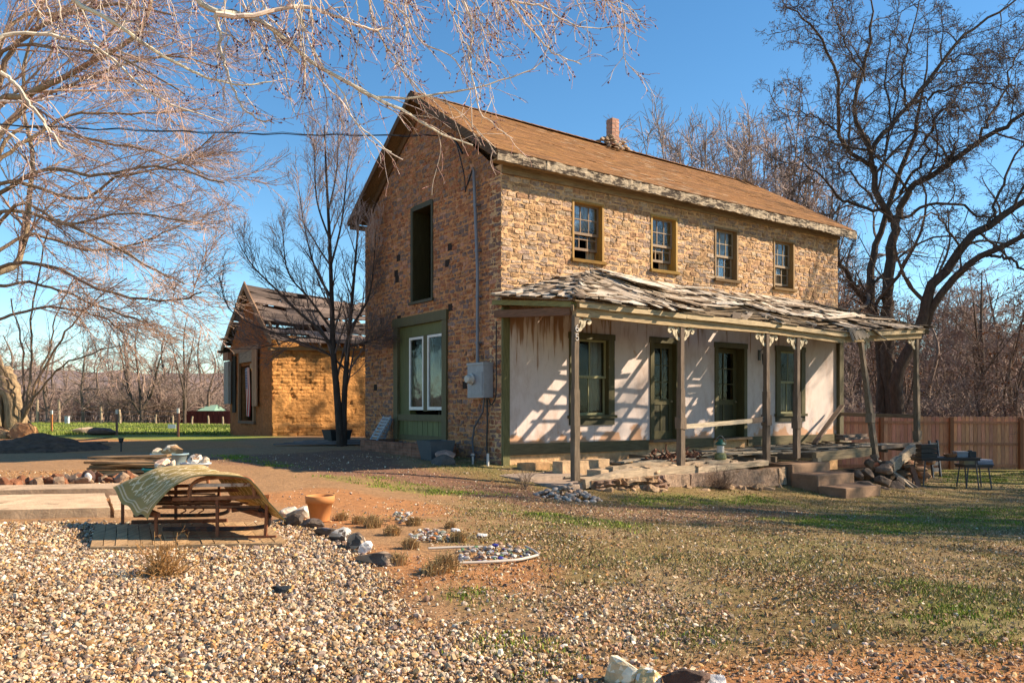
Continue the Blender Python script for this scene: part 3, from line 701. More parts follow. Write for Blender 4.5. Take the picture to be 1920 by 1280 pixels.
# posts with gingerbread brackets
def scroll(mb, x, y, z, sgn, s, col, pl='x'):
    """an S-scroll bracket cut from board: foot on the post, curls ending under the beam"""
    def rib(pts, w0, w1):
        p = spline(pts, 26); n = len(p); t = nz(np.gradient(p, axis=0)); nrm = np.stack([-t[:, 1], t[:, 0]], -1)
        w = np.linspace(w0, w1, n)[:, None] / 2
        a, b = p - nrm * w, p + nrm * w; V = []
        for d in (-.014, .014):
            for q in (a, b):
                xx = x + sgn * q[:, 0] * s; zz = z + q[:, 1] * s
                V.append(np.stack([xx, np.full(n, y + d), zz], -1) if pl == 'x' else np.stack([np.full(n, x + d), y + sgn * q[:, 0] * s, zz], -1))
        G = np.stack([V[0], V[1], V[3], V[2]], 0); mb.grid(G, col, True)
        for e in (0, n - 1): mb.add(G[:, e], [[0, 1, 2, 3]], col)
    rib([(0, -.42), (.10, -.40), (.17, -.28), (.16, -.16), (.08, -.11), (.03, -.17), (.06, -.22)], .11, .06)
    rib([(.13, -.33), (.24, -.25), (.27, -.13), (.36, -.06), (.46, -.08), (.50, -.16), (.44, -.21), (.39, -.17)], .12, .06)
    rib([(.26, -.14), (.3, -.04), (.40, .0), (.5, .0)], .07, .07)
    rib([(0, -.2), (.06, -.05), (.16, .0)], .06, .06)
def post(x0, z0, x1, z1, col, br, y0=PY, y1=PY, w=.125, collar=None, label=None):
    mb = MB(); mb.beam((x0, y0, z0), (x0 + (x1 - x0) * .55, y0 + (y1 - y0) * .55, z0 + (z1 - z0) * .55), w, w, col, up=(0, 1, 0), seg=8, j=.005)
    mb.beam((x0 + (x1 - x0) * .55, y0 + (y1 - y0) * .55, z0 + (z1 - z0) * .55), (x1, y1, z1), w * .8, w * .8, col, up=(0, 1, 0), seg=8, j=.003)
    if collar:
        c = np.array([x0 + (x1 - x0) * collar, y0, z0 + (z1 - z0) * collar]); mb.box(c - (.085, .085, .12), c + (.085, .085, .12), np.array(col) * 1.1, None, .008)
    o = mb.build('porch_post', M_wz, house)
    if label: o['label'] = label
    for sg_ in br:
        b = MB(); scroll(b, x1 + sg_ * w * .4, y1, z1 - .01, sg_, .62, (.50, .42, .29)); b.build('bracket', M_wz, o)
    return o
p1 = post(0.0, -.16, -.0, 2.9, (.145, .105, .07), (1,), label='corner post carrying the house number')
post(2.78, -.02, 2.78, 2.86, (.14, .10, .07), (-1, 1), collar=.31)
post(5.5, -.05, 5.5, 2.86, (.125, .09, .065), (-1, 1), collar=.33)
post(6.59, .02, 6.6, 2.83, (.15, .11, .08), (-1, 1), collar=.29)
p6 = post(9.82, -.10, 9.16, 2.84, (.20, .15, .105), (1,), collar=.35, label='leaning post slipped off the stone footing')
post(11.78, .16, 11.72, 3.04, (.15, .115, .08), (-1,), collar=.1)
# house number on the corner post
def glyph(ch, x, y, z, h):
    w = h * .55
    S = {'6': [(.45, 1), (.1, .75), (0, .35), (.15, .03), (.4, .0), (.55, .2), (.48, .45), (.25, .55), (.05, .4)], '5': [(.52, 1), (.1, 1), (.06, .56), (.3, .64), (.53, .45), (.5, .15), (.25, 0), (.02, .1)]}[ch]
    p = spline([(a * h, b * h) for a, b in S], 30); P = np.stack([x + p[:, 0] - w / 2, np.full(30, y), z + p[:, 1]], -1)
    return P
nb_ = MB()
for ch_, z in (('6', 2.60), ('5', 2.43)): nb_.tubes(glyph(ch_, -.005, PY - .058, z, .115), np.full(30, .0085), 6, (.55, .5, .45))
nb_.build('house_number', M_metal, p1)
# railing left on the middle bay, one on the far end
rl = MB(); rl.beam((2.85, PY + .0, .80), (5.0, PY, .90), .05, .09, (.46, .37, .26), seg=6, j=.004); rl.beam((5.0, PY, .9), (5.43, PY, .93), .06, .12, (.12, .09, .07)); rl.build('rail', M_wx, house)
rl = MB(); rl.beam((11.8, PY + .06, .95), (11.85, -.05, 1.0), .06, .10, (.17, .13, .09), seg=4, j=.004); rl.build('end_rail', M_wy, house)
# rafters, laths and the broken shake roof
def pz_front(x, v):      # height of the front slope; v 0 at eave, 1 at wall
    e = np.interp(x, bx, bzt) + .05; t = np.interp(x, tx, tz)
    return e * (1 - v) + t * v - .16 * np.sin(np.clip((x - 2.4) / 3.4, 0, 1) * pi) * np.sin(v * pi) - .10 * np.sin(np.clip((x - 5.8) / 4, 0, 1) * pi) * np.sin(v * pi)
EY = PY - .20
XL, XR, AL, AR = -.20, 12.1, 2.45, 10.1
def py_(v): return EY + (-.045 - EY) * v
rf = MB()
for x in np.arange(.2, 12, .62):
    vmax = min(1, (x - XL) / (AL - XL), (XR - x) / (XR - AR))
    if vmax < .15: continue
    v = np.linspace(.03, vmax, 6); P = np.stack([np.full(6, x), py_(v), pz_front(np.full(6, x), v) - .10], -1)
    for k in range(5): rf.beam(P[k], P[k + 1], .05, .10, (.15, .11, .07))
rf.beam((XL, EY + .05, 3.0), (AL, -.05, 4.10), .05, .10, (.15, .11, .07)); rf.beam((XR, EY + .05, 3.2), (AR, -.05, 4.05), .05, .10, (.15, .11, .07))
rf.build('rafter', M_wy, house)
lt = MB(); r = np.random.default_rng(5)
for v in np.arange(.02, 1.0, .085):
    x0 = XL + (AL - XL) * v; x1 = XR + (AR - XR) * v; n = 14; xs_ = np.linspace(x0, x1, n)
    for k in range(n - 1):
        if r.random() < .38: continue
        p = np.array([xs_[k], py_(v), pz_front(xs_[k], v) - .035]); q = np.array([xs_[k + 1], py_(v), pz_front(xs_[k + 1], v) - .035])
        lt.beam(p, q, r.uniform(.05, .09), .02, (.22, .16, .10), up=(0, -.35, .9))
def hip_left(t, v):      # t 0 at wall end .. 1 at corner; v 0 at eave .. 1 at apex
    e = np.stack([np.full_like(t, XL - .05), .0 + EY * t, 3.52 - .38 * t], -1); ap = np.array([AL, -.045, 4.30])
    lo = e; hi = np.stack([np.full_like(t, AL), np.full_like(t, -.045), np.full_like(t, 4.30)], -1)
    return lo * (1 - v)[..., None] + hi * v[..., None]
def hip_right(t, v):
    lo = np.stack([np.full_like(t, XR + .05), .0 + EY * t, 3.55 - .24 * t], -1); hi = np.stack([np.full_like(t, AR), np.full_like(t, -.045), np.full_like(t, 4.18)], -1)
    return lo * (1 - v)[..., None] + hi * v[..., None]
for v in np.arange(.04, .95, .09):
    for f in (hip_left, hip_right):
        a = f(np.array([.0]), np.array([v]))[0]; b = f(np.array([1.0]), np.array([v]))[0]; lt.beam(a - (0, 0, .03), b - (0, 0, .03), .10, .02, (.22, .16, .10))
lt.build('roof_lath', M_wx, house)
SHK = [(.54, .45, .35), (.46, .37, .28), (.60, .51, .41), (.36, .27, .19), (.16, .115, .08), (.50, .40, .30), (.68, .59, .48), (.26, .19, .13)]
def shake(mb, P, xa, xb, va, vb, r, lift0=.0, lift1=0.0, yaw=0.0):
    n = 4; uu = np.array([xa, xb]); vv = np.linspace(va, vb, n); U, V = np.meshgrid(uu, vv, indexing='ij'); f = np.linspace(0, 1, n)
    U = U + yaw * (f[None] - .5)
    G = P(U, V); curl = r.uniform(0, .05) * (1 - f) ** 2 + lift0 * (1 - f) + lift1 * f + .016
    G[..., 2] += curl[None] + (r.uniform(-.005, .005, 2)[:, None])
    c = np.array(SHK[r.integers(len(SHK))]) * r.uniform(.6, 1.05); th = r.uniform(.012, .022)
    B = G - np.array([0, 0, th])
    mb.grid(G, c); mb.grid(B, c * .6)
    ring = lambda A_, B_: mb.add(np.vstack([A_, B_]), [[i, i + 1, len(A_) + i + 1, len(A_) + i] for i in range(len(A_) - 1)], c * .7)
    ring(G[:, 0], B[:, 0]); ring(G[:, -1], B[:, -1]); ring(G[0], B[0]); ring(G[1], B[1])
sk = MB(); r = np.random.default_rng(77)
PF = lambda U, V: np.stack([U, py_(V), pz_front(U, V)], -1)
n = 9
for k in range(n):
    v0 = k / n; x = XL + (AL - XL) * v0 - .1; xe = XR + (AR - XR) * v0 + .1
    while x < xe:
        w = r.uniform(.11, .30); xm = x + w / 2
        hole = .75 * fbm(np.array([[xm * .9, v0 * 2.6, 1.3]]), 41, 3)[0]; col_ = vnoise(np.array([[xm * 3.9, v0 * 1.1, 4.7]]), 43)[0]
        miss = hole > .24 or col_ > (.36 if 1.4 < xm < 9.5 and v0 > .2 else .52) or r.random() < .04
        if 1.6 < xm < 6.5 and v0 > .42 and r.random() < .13: miss = True
        if 3.6 < xm < 8.6 and v0 < .42 and hole > -.16 + .25 * abs(v0 - .15): miss = True
        if 2.6 < xm < 4.2 and .3 < v0 < .5 and hole > -.05: miss = True
        if not miss:
            big = r.random() < .10
            shake(sk, PF, x + .003, x + w - .004, v0 - .015 + r.uniform(-.03, .03), min(v0 + 2.2 / n, 1.0), r, r.uniform(0, .012) + (.05 * r.random() if big else 0), 0, r.uniform(-.02, .02) + (r.uniform(-.18, .18) if big else 0))
        x += w
for f in (hip_left, hip_right):
    for k in range(13):
        v0 = k / 13; t = 0.0; 
        while t < 1:
            w = r.uniform(.05, .12) / (1 - v0 * .85)
            if r.random() > (.22 if f is hip_left else .25):
                P = lambda U, V, f=f: f(np.clip(U, 0, 1.02), V)
                shake(sk, P, t, min(t + w * .96, 1.01), v0 - .02 + r.uniform(-.03, .02), min(v0 + .17, 1), r, r.uniform(0, .03), 0, 0)
            t += w
# long loose boards lying on the slope and slipped shakes hanging over the eave
for k in range(20):
    xa = r.uniform(2.2, 10); l = r.uniform(.5, 1.9); v = r.uniform(.25, .85)
    if v > (XR - xa - l) / (XR - AR): continue
    p = PF(np.array([xa]), np.array([v]))[0] + (0, 0, .09); q = PF(np.array([xa + l]), np.array([v + r.uniform(-.10, .07)]))[0] + (0, 0, .08 + r.uniform(0, .06))
    sk.beam(p, q, r.uniform(.07, .17), .02, np.array(SHK[r.integers(len(SHK))]) * r.uniform(.8, 1.1), up=(0, -.35, .9), seg=4, j=.006)
for k in range(16):
    xa = r.uniform(4.0, 9.5); v = r.uniform(.0, .3); p = PF(np.array([xa]), np.array([v]))[0] + (0, 0, .02); q = p + (r.uniform(-.5, .9), -r.uniform(.0, .3), -r.uniform(.1, .32))
    if q[2] < 2.85: q[2] = 2.95
    sk.beam(p, q, r.uniform(.08, .18), .018, np.array(SHK[r.integers(len(SHK))]) * r.uniform(.4, .9), up=(0, -.35, .9), seg=3, j=.006)
for k in range(5):
    x = 8.35 + k * .11; sk.beam((x, EY - .0, 3.12), (x + .10 + .05 * k, EY - .06, 2.80 + .03 * k), .10, .016, (.17, .14, .11), up=(0, -1, 0), seg=3, j=.005)
r2 = np.random.default_rng(8)
for k in range(11):
    f_ = (k + .3) / 11; a_ = np.array([XL, EY + .02, 3.20]); b_ = np.array([AL, -.05, 4.32]); p_ = a_ + (b_ - a_) * f_
    for s_ in (-1, 1): sk.beam(p_ + (0, 0, .035), p_ + np.array([.34 * r2.uniform(.6, 1.1), 0, -.02]) * (s_ > 0) + np.array([0, -.30 * r2.uniform(.5, 1), -.09]) * (s_ < 0) + (r2.uniform(-.06, .1), r2.uniform(-.08, .08), r2.uniform(-.01, .05)), r2.uniform(.12, .24), .016, np.array(SHK[r2.integers(len(SHK))]) * r2.uniform(.5, 1.0), up=(0, -.3, .9), seg=2, j=.008)
# peeled up sheet near the hip
sk.beam((2.5, -.9, 4.05), (4.0, -.75, 3.98), .55, .02, (.5, .44, .37), up=(0, -.35, .9), seg=5, j=.01); sk.beam((2.35, -.55, 4.22), (3.5, -.35, 4.2), .4, .02, (.56, .49, .41), up=(0, -.3, .9), seg=5, j=.01)
sk.build('porch_roof', M_shake, house)
# deck: joists and what is left of the boards
dk = MB(); r = np.random.default_rng(9)
for y in np.arange(-2.3, -.1, .145):
    x = .3
    while x < 11.8:
        l = r.uniform(1.2, 3.0); xe = min(x + l, 11.85); keep = .2 if x < 2.6 else (.75 if x < 8.3 else .8)
        zc = np.interp((x + xe) / 2, [0, 2.7, 3.6, 8, 12], [-.16, -.08, .06, .14, .22]); 
        if r.random() < keep:
            t1, t2 = r.uniform(-.05, .02, 2) if x < 4 else r.uniform(-.03, .012, 2)
            dk.beam((x, y + r.uniform(-.02, .02), zc + t1), (xe - .01, y + r.uniform(-.02, .02), zc + t2), .13, .025, np.array(WG[r.integers(3)]) * r.uniform(.7, 1.1), seg=4, j=.004)
        x = xe
dk.build('porch_floor', M_wx, house)
dj = MB()
for x in np.arange(.6, 11.8, .75): z = np.interp(x, [0, 2.7, 3.6, 8, 12], [-.22, -.2, -.02, .06, .14]); dj.beam((x, PY, z), (x, -.05, z + .05), .06, .13, (.16, .12, .08), seg=3, j=.006)
dj.build('porch_joist', M_wy, house)
# foundation of the porch front: rubble, then big plastered blocks, old sills on top
FY = -2.62
def pfo(u, d, z): return np.stack([np.asarray(u, float), FY - np.asarray(d, float), np.asarray(z, float)], -1)
ft = MB(); ft.box((.25, FY, -1.2), (6.0, FY + .28, -.16), (.2, .12, .07)); ft.box((6.9, -2.35, -1.4), (11.9, -2.1, -.35), (.07, .05, .035))
ft.build('porch_footing', M_mortar, house)
rb = MB()
for k in range(34):
    x = RS.uniform(.2, 5.8); y = FY - RS.uniform(.02, .34); zt = np.interp(x, [0, 6], [-.36, -.64]); sz = (RS.uniform(.16, .45), RS.uniform(.14, .3), RS.uniform(.08, .24))
    rb.rock((x, y, zt + sz[2] * RS.uniform(-.1, .5)), sz, 400 + k, 3, .3, np.array((.40, .26, .15)) * RS.uniform(.55, 1.15), cut=11, rot=RS.uniform(0, 3))
for k in range(12):
    x = RS.uniform(.6, 5.4); rb.rock((x, FY + RS.uniform(.1, .5), -.06 + RS.uniform(-.05, .08)), (RS.uniform(.25, .55), RS.uniform(.2, .3), RS.uniform(.1, .2)), 450 + k, 3, .25, np.array((.42, .29, .18)) * RS.uniform(.5, 1.1), cut=12, rot=RS.uniform(-.4, .4))
o_ = rb.build('footing_rubble', M_rock, house); o_['kind'] = 'stuff'
fs = MB()
FST = [(.42, .27, .15), (.36, .22, .12), (.46, .31, .19), (.32, .20, .13)]
masonry(fs, pfo, .3, 2.1, -.75, -.14, [], full, 51, FST, hr=(.12, .24), lr=(.2, .55), relief=.15, gap=.02, nu=9, nv=7, tilt=.03)
masonry(fs, pfo, 2.1, 5.95, -1.0, -.10, [], full, 52, [(.40, .27, .17), (.36, .24, .15)], hr=(.36, .48), lr=(.7, 1.15), relief=.05, gap=.012, nu=14, nv=9, tilt=.02)
fs.build('porch_foundation_stone', M_stone, house)
sl = MB()
for (a, za, b, zb, dy, h) in ((.12, -.22, 1.55, -.06, 0, .17), (1.5, -.07, 3.2, -.07, .03, .15), (3.1, -.10, 5.35, -.03, -.02, .12), (1.1, -.02, 2.6, .05, .35, .10), (2.3, .0, 4.4, .03, .28, .09)):
    sl.beam((a, FY + .12 + dy, za), (b, FY + .12 + dy * .6, zb), .22, h, np.array((.44, .33, .22)) * r.uniform(.7, 1.1), seg=9, j=.016)
sl.build('porch_sill', M_wx, house); sl = MB(); sl.beam((6.95, -2.4, -.30), (8.6, -2.1, .10), .2, .16, (.3, .24, .17), seg=10, j=.02); sl.beam((7.3, -2.42, .02), (9.6, -2.42, .08), .12, .22, (.26, .19, .11), seg=6, j=.006)
sl.beam((7.35, -2.46, -.55), (7.36, -2.46, .0), .14, .14, (.34, .26, .17), seg=3, j=.01)
sl.beam((10.0, -2.75, -.32), (11.35, -2.62, .12), .14, .26, (.36, .29, .21), seg=10, j=.02)
sl.beam((9.9, -2.5, .18), (11.8, -2.5, .22), .12, .10, (.16, .12, .09), seg=4)
sl.build('porch_sill', M_wx, house)
pr = MB()
for k in range(30):
    t = r.random(); pr.rock((10.7 + t * 1.25, -2.45 - r.uniform(-.1, .35), -.9 + r.uniform(0, .95)), (r.uniform(.3, .55), r.uniform(.3, .45), r.uniform(.2, .32)), 200 + k, 2, .22, np.array((.27, .165, .10)) * r.uniform(.7, 1.15), cut=12, rot=r.uniform(0, 3))
pr.build('porch_pier', M_rock, house)

# ------------------------------------------------------------------ electric service on the gable
em = thing('electric_meter', 'grey electric meter box with round glass meter and tall conduit on the shaded gable', 'meter', HW(-.02, .57, 1.37), A)
def L_(u, d, z): return np.array([-d - (-.02), u - .57, z - 1.37])
m = MB(); m.box(L_(.90, .28, 1.40), L_(.26, .035, 2.13), (.24, .25, .27)); m.box(L_(.91, .30, 2.10), L_(.25, .03, 2.15), (.26, .27, .29)); m.box(L_(.72, .292, 1.45), L_(.30, .28, 1.95), (.22, .23, .25)); m.build('meter_box', M_metal, em)
m = MB(); c = L_(.68, .29, 1.80)
prof = [(.11, 0), (.12, .02), (.12, .05), (.095, .06), (.09, .13), (.075, .16), (0, .165)]
a = np.arange(24) * 2 * pi / 24
m.grid(np.array([[[c[0] - z, c[1] + rr * cos(t), c[2] + rr * sin(t)] for rr, z in prof] for t in a]), (.42, .40, .36), True); m.build('meter_dial', M_metal, em)
m = MB(); m.tubes([L_(.78, .10, 2.1), L_(.78, .10, 4.2), L_(.90, .12, 6.35), L_(.90, .16, 6.42)], np.full(4, .035), 10, (.16, .17, .20), True)
for z in (2.6, 3.6, 4.6, 5.6): u = np.interp(z, [2.1, 4.2, 6.35], [.78, .78, .9]); m.box(L_(u + .06, .13, z - .02), L_(u - .06, .02, z + .02), (.12, .12, .14))
m.build('conduit', M_metal, em)
m = MB(); m.tubes([L_(.50, .10, 1.42), L_(.55, .11, 1.1), L_(.95, .08, .75), L_(1.02, .08, .45), L_(.95, .07, .0), L_(.9, .07, -.2)], np.full(6, .022), 8, (.10, .10, .11))
m.tubes(spline([L_(.42, .09, 1.42), L_(.40, .09, .9), L_(.44, .08, .4), L_(.40, .07, -.1)], 14), np.full(14, .02), 8, (.03, .03, .03))
m.tubes(spline([L_(.34, .1, 1.4), L_(.2, .12, 1.25), L_(.02, .12, 1.5), L_(.03, .11, 2.3), L_(.04, .1, 3.0)], 30), np.full(30, .014), 6, (.02, .02, .02)); m.build('cable', M_plastic, em)
m = MB()
for k in range(3): m.tubes(spline([L_(.90, .15, 6.4), L_(.98, .20 + k * .03, 6.12 - k * .06), L_(1.12, .2, 6.05 - k * .05), L_(1.26, .16, 6.4), L_(1.75, .14, 7.35), L_(2.2, .2, 7.45)], 30), np.full(30, .012), 5, (.015, .015, .015))
m.tubes(spline([L_(1.35, .14, 6.85), L_(1.55, .14, 7.1), L_(1.75, .14, 7.28)], 8), np.full(8, .026), 7, (.02, .02, .02)); m.build('service_drip_loop', M_plastic, em)
w = MB(); p0 = HW(-.25, 2.2, 7.45); p1_ = np.array([-14.0, 15.0, 6.2]); p2 = np.array([-34, 12.5, 7.6])
tt = np.linspace(0, 1, 70)[:, None]; P = (1 - tt) ** 2 * p0 + 2 * tt * (1 - tt) * p1_ + tt ** 2 * p2; P[:, 2] += .02 * np.sin(tt[:, 0] * 160)
w.tubes(P, np.full(70, .012), 5, (.015, .015, .018)); w.tubes(P + (0, 0, .03) * np.abs(np.sin(tt * 60)), np.full(70, .006), 4, (.02, .02, .02))
tag(w.build('overhead_wire', M_plastic), 'thin black overhead power wire running to the house gable', 'wire')
# ------------------------------------------------------------------ adobe shed
SB = at(510, 818, 29.0); SB[2] = 0.0
shed = thing('adobe_shed', 'orange mud brick shed with a half ruined plank roof behind the house', 'shed', (SB[0], SB[1], 0), A)
def shed_side(px, py, depth=0):
    t = (px - 960) / F; b = SB[:2] - UY * depth; s = (t * b[1] - b[0]) / (UX[0] - t * UX[1]); Z = b[1] + UX[1] * s; return s, EYE - (py - HZ) / F * Z
def shed_gab(px, py):
    t = (px - 960) / F; s = (t * SB[1] - SB[0]) / (UY[0] - t * UY[1]); Z = SB[1] + UY[1] * s; return s, EYE - (py - HZ) / F * Z
SW = shed_gab(432, 800)[0]; SH = shed_side(512, 628)[1]; SR = shed_gab(460, 540)[1]; SLEN = 7.0
DU0, DU1 = shed_gab(478, 740)[0], shed_gab(452, 740)[0]; DZ0, DZ1 = shed_gab(465, 788)[1], shed_gab(465, 685)[1]
def adobe_panel(u0, u1, z0f, z1f, P, seed, nu, nv, holes=(), amp=.05, bx_=.36, bz_=.13):
    mb = MB(); u = np.linspace(u0, u1, nu); U, V = np.meshgrid(u, np.linspace(0, 1, nv), indexing='ij')
    Z_ = z0f(U) + (z1f(U) - z0f(U)) * V
    row = np.floor(Z_ / bz_); fu = (U / bx_ + .5 * (row % 2)) % 1; fz = (Z_ / bz_) % 1
    joint = np.minimum(np.minimum(fu, 1 - fu) * bx_, np.minimum(fz, 1 - fz) * bz_)
    show = sm(n2(U, Z_, .8, seed + 3), -.25, .4)
    bid = vnoise(np.stack([np.floor(U / bx_ + .5 * (row % 2)), row, U * 0 + seed], -1) * 3.7, seed)
    d = amp * n2(U, Z_, 1.2, seed) + .035 * n2(U, Z_, 5, seed + 1) + .018 * n2(U, Z_, 14, seed + 5) - .03 * show * (joint < .02) + .035 * bid * show
    d = d - .05 * (n2(U, Z_, 2.6, seed + 7) > .42)
    if seed == 61: d = d + .09 * sm(-Z_, -.62, -.5)
    G = P(U, d, Z_)
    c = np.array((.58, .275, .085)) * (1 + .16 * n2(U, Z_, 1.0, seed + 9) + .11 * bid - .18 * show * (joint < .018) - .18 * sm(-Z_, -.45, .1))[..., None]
    c = c * np.array([1., 1., 1.]); cf = (c[:-1, :-1]).reshape(-1, 3)
    mb.grid(G, cf); return mb
sidew = adobe_panel(0, SLEN, lambda u: u * 0 - .3, lambda u: SH + .04 * np.sin(u * 3) + .05 * n2(u, u * 0, 2.0, 2) , lambda U, d, Z_: np.stack([U, -d, Z_], -1), 61, 230, 110)
sidew.box((.12, .12, -.3), (SLEN, .4, SH - .1), (.3, .15, .05)); sidew.build('side_wall', M_adobe, shed, True)
def gz1(u): return np.interp(u, [0, SW / 2, SW], [SH - .15, SR - .25, SH - .15])
gw_ = MB()
for (a, b, zz0, zz1) in ((0, DU0, None, None), (DU1, SW, None, None), (DU0, DU1, DZ1, None), (DU0, DU1, None, DZ0)):
    z0f = (lambda u: u * 0 - .3) if zz0 is None else (lambda u, z=zz0: u * 0 + z); z1f = gz1 if zz1 is None else (lambda u, z=zz1: u * 0 + z)
    mbp = adobe_panel(a, b, z0f, z1f, lambda U, d, Z_: np.stack([-d * .6, U, Z_], -1), 67, 44, 60, amp=.03)
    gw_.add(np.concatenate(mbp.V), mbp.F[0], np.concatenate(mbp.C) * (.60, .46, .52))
gw_.box((.38, .05, -.3), (.42, SW, DZ0), (.1, .06, .03)); gw_.box((2.2, .4, -.3), (2.3, SW, SH), (.05, .03, .02))
gw_.box((.05, DU0 - .35, -.3), (.4, DU0, SH - .3), (.2, .1, .04)); gw_.box((.05, DU1, -.3), (.4, DU1 + .3, SH - .3), (.2, .1, .04))
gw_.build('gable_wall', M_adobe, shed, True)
bk = MB(); bk.box((.2, SW - .3, -.3), (SLEN, SW, SH), (.36, .2, .07)); bk.box((SLEN - .3, .3, -.3), (SLEN, SW, SH), (.36, .2, .07)); bk.build('back_wall', M_adobe, shed)
sdk = MB(); sdk.beam((-.06, DU0 - .75, DZ1 + .65), (-.06, DU1 + .8, DZ1 + .62), .10, .2, (.26, .15, .10), seg=4, j=.01)
sdk.box((-.09, DU1 - .02, DZ0 - .1), (-.0, DU1 + .1, DZ1 + .55), (.2, .11, .06)); sdk.box((-.09, DU0 - .12, DZ0 - .1), (.0, DU0 + .02, DZ1 + .55), (.24, .14, .08)); sdk.box((-.10, DU0 - .15, DZ0 - .12), (.05, DU1 + .1, DZ0 - .02), (.15, .09, .06))
sdk.build('door_frame', M_wz, shed)
sp = MB(); sp.box((-.10, DU0 + .1, DZ1 + .12), (-.05, DU1 - .1, DZ1 + .55), (.22, .17, .14)); sp.box((-.12, DU0 - .15, DZ1 - .15), (-.03, DU0 + .25, DZ1 + .05), (.3, .19, .12)); sp.build('sign_board', M_wy, shed)
sh_ = MB()
for k in range(2): sh_.box((-.14 - .01 * k, DU0 - .62 + .27 * k, DZ0 + .55), (-.09 - .01 * k, DU0 - .36 + .27 * k, DZ1 + .55), np.array((.33, .19, .12)) * (1 - .1 * k), None, .006)
o_ = sh_.build('shutter', M_wz, shed); o_['label'] = 'brown plank shutter right of the flag'
sh_ = MB(); sh_.box((-.20, SW - .42, DZ0 + .65), (-.09, SW + .22, DZ1 + .25), (.27, .25, .24), None, .01); sh_.box((-.06, SW - .9, DZ0 + .3), (-.03, SW - .45, DZ1 + .45), (.02, .015, .01)); sh_.box((-.22, SW - .4, DZ1 + .3), (-.05, SW + .3, DZ1 + .62), (.28, .14, .09), None, .01)
o_ = sh_.build('shutter', M_wz, shed); o_['label'] = 'grey weathered shutter at the shed corner'
sf = MB(); r = np.random.default_rng(3)
def sroof(x, v, side): # v 0 eave, 1 ridge
    ze, zr = SH + .02, SR - .05 * x * .4 - .1 * np.sin(x * .9)
    y = -.42 + (SW / 2 + .42) * v if side == 0 else SW + .42 - (SW / 2 + .42) * v
    sag = -.28 * np.exp(-((x - 4.6) / 1.2) ** 2) * v
    return np.array([x, y, ze - .22 + (zr - ze + .22) * v + sag])
for side in (0, 1):
    for k in range(15):
        v = (k + .3) / 15; x = -.2
        while x < SLEN:
            l = r.uniform(.9, 2.6); xe = min(x + l, SLEN)
            gapp = (.30 if x < 2 else .5 if x < 3.4 else .85) + (.3 if 1.8 < x < 4.3 and v > .5 else 0) + (.2 if k == 1 else 0)
            if r.random() > gapp * .78 or (side == 1 and x < 2):
                sf.beam(sroof(x, v + r.uniform(-.02, .02), side) + (0, 0, r.uniform(0, .05)), sroof(xe, v + r.uniform(-.03, .03), side), r.uniform(.20, .30), .03, np.array((.15, .11, .09)) * r.uniform(.3, 1.35), up=(0, (-.6 if side == 0 else .6), .7), seg=3, j=.008)
            x = xe
    for x in np.arange(.1, SLEN, .75):
        if r.random() < .15: continue
        sf.beam(sroof(x, -.03, side) - (0, 0, .09), sroof(x, 1.0, side) - (0, 0, .09), .07, .11, (.12, .085, .06))
for k in range(9):
    x = r.uniform(2.4, 6.5); a = sroof(x, r.uniform(.3, .9), 0); sf.beam(a + (0, 0, .1), a + (r.uniform(.5, 1.6), r.uniform(-.4, .4), r.uniform(-.1, .5)), .09, .03, np.array((.2, .16, .13)) * r.uniform(.5, 1.2), seg=2)
for side in (0, 1):
    a, b = sroof(-.22, -.04, side), sroof(-.22, 1.02, side); sf.beam(a, b, .05, .24, (.26, .16, .10), seg=5, j=.012)
sf.beam((-.45, SW + .35, SH - .3), (.3, SW + .35, SH - .3), .09, .1, (.06, .045, .035)); sf.beam((-.42, SW + .05, SH + .2), (.3, SW + .05, SH + .2), .08, .09, (.07, .05, .04))
sf.beam((-.2, -.18, SH - .5), (SLEN, -.16, SH - .28), .07, .11, (.30, .19, .09), seg=6, j=.012)
sf.build('plank_roof', M_wx, shed)
# flag in the shed doorway
fl = MB(); fw_, fh_ = .52, DZ1 - DZ0 - .28; nu_, nv_ = 27, 60
U, V = np.meshgrid(np.linspace(0, 1, nu_), np.linspace(0, 1, nv_), indexing='ij')
Yl = fw_ * (U - .5) * (1 - .35 * V) - .14 * V; Xl = .035 * np.sin(U * 11 + V * 3) * (.3 + V); Zl = -fh_ * V + .05 * np.sin(U * pi) * (V < .05)
fc = np.zeros((nu_ - 1, nv_ - 1, 3)); ui = (np.arange(nu_ - 1) + .5) / (nu_ - 1); vi_ = (np.arange(nv_ - 1) + .5) / (nv_ - 1)
stripe = (np.floor(ui * 13).astype(int) % 2 == 0)
fc[:] = np.where(stripe[:, None, None], (.42, .03, .035), (.60, .55, .50))
cm = (ui[:, None] > .46) & (vi_[None] < .42); fc[cm] = (.035, .05, .16)
star = cm & ((np.arange(nu_ - 1)[:, None] % 2 == 0) & (np.arange(nv_ - 1)[None] % 2 == 0)); fc[star] = (.6, .58, .55)
fl.grid(np.stack([Xl, Yl, Zl], -1), fc.reshape(-1, 3))
fp = SB[:2] + UX * -.02 + UY * (DU0 + DU1) / 2
tag(fl.build('flag', M_cloth, None, True, (fp[0], fp[1], DZ1 - .12), A), 'red white and blue striped flag hanging in the shed doorway', 'flag')

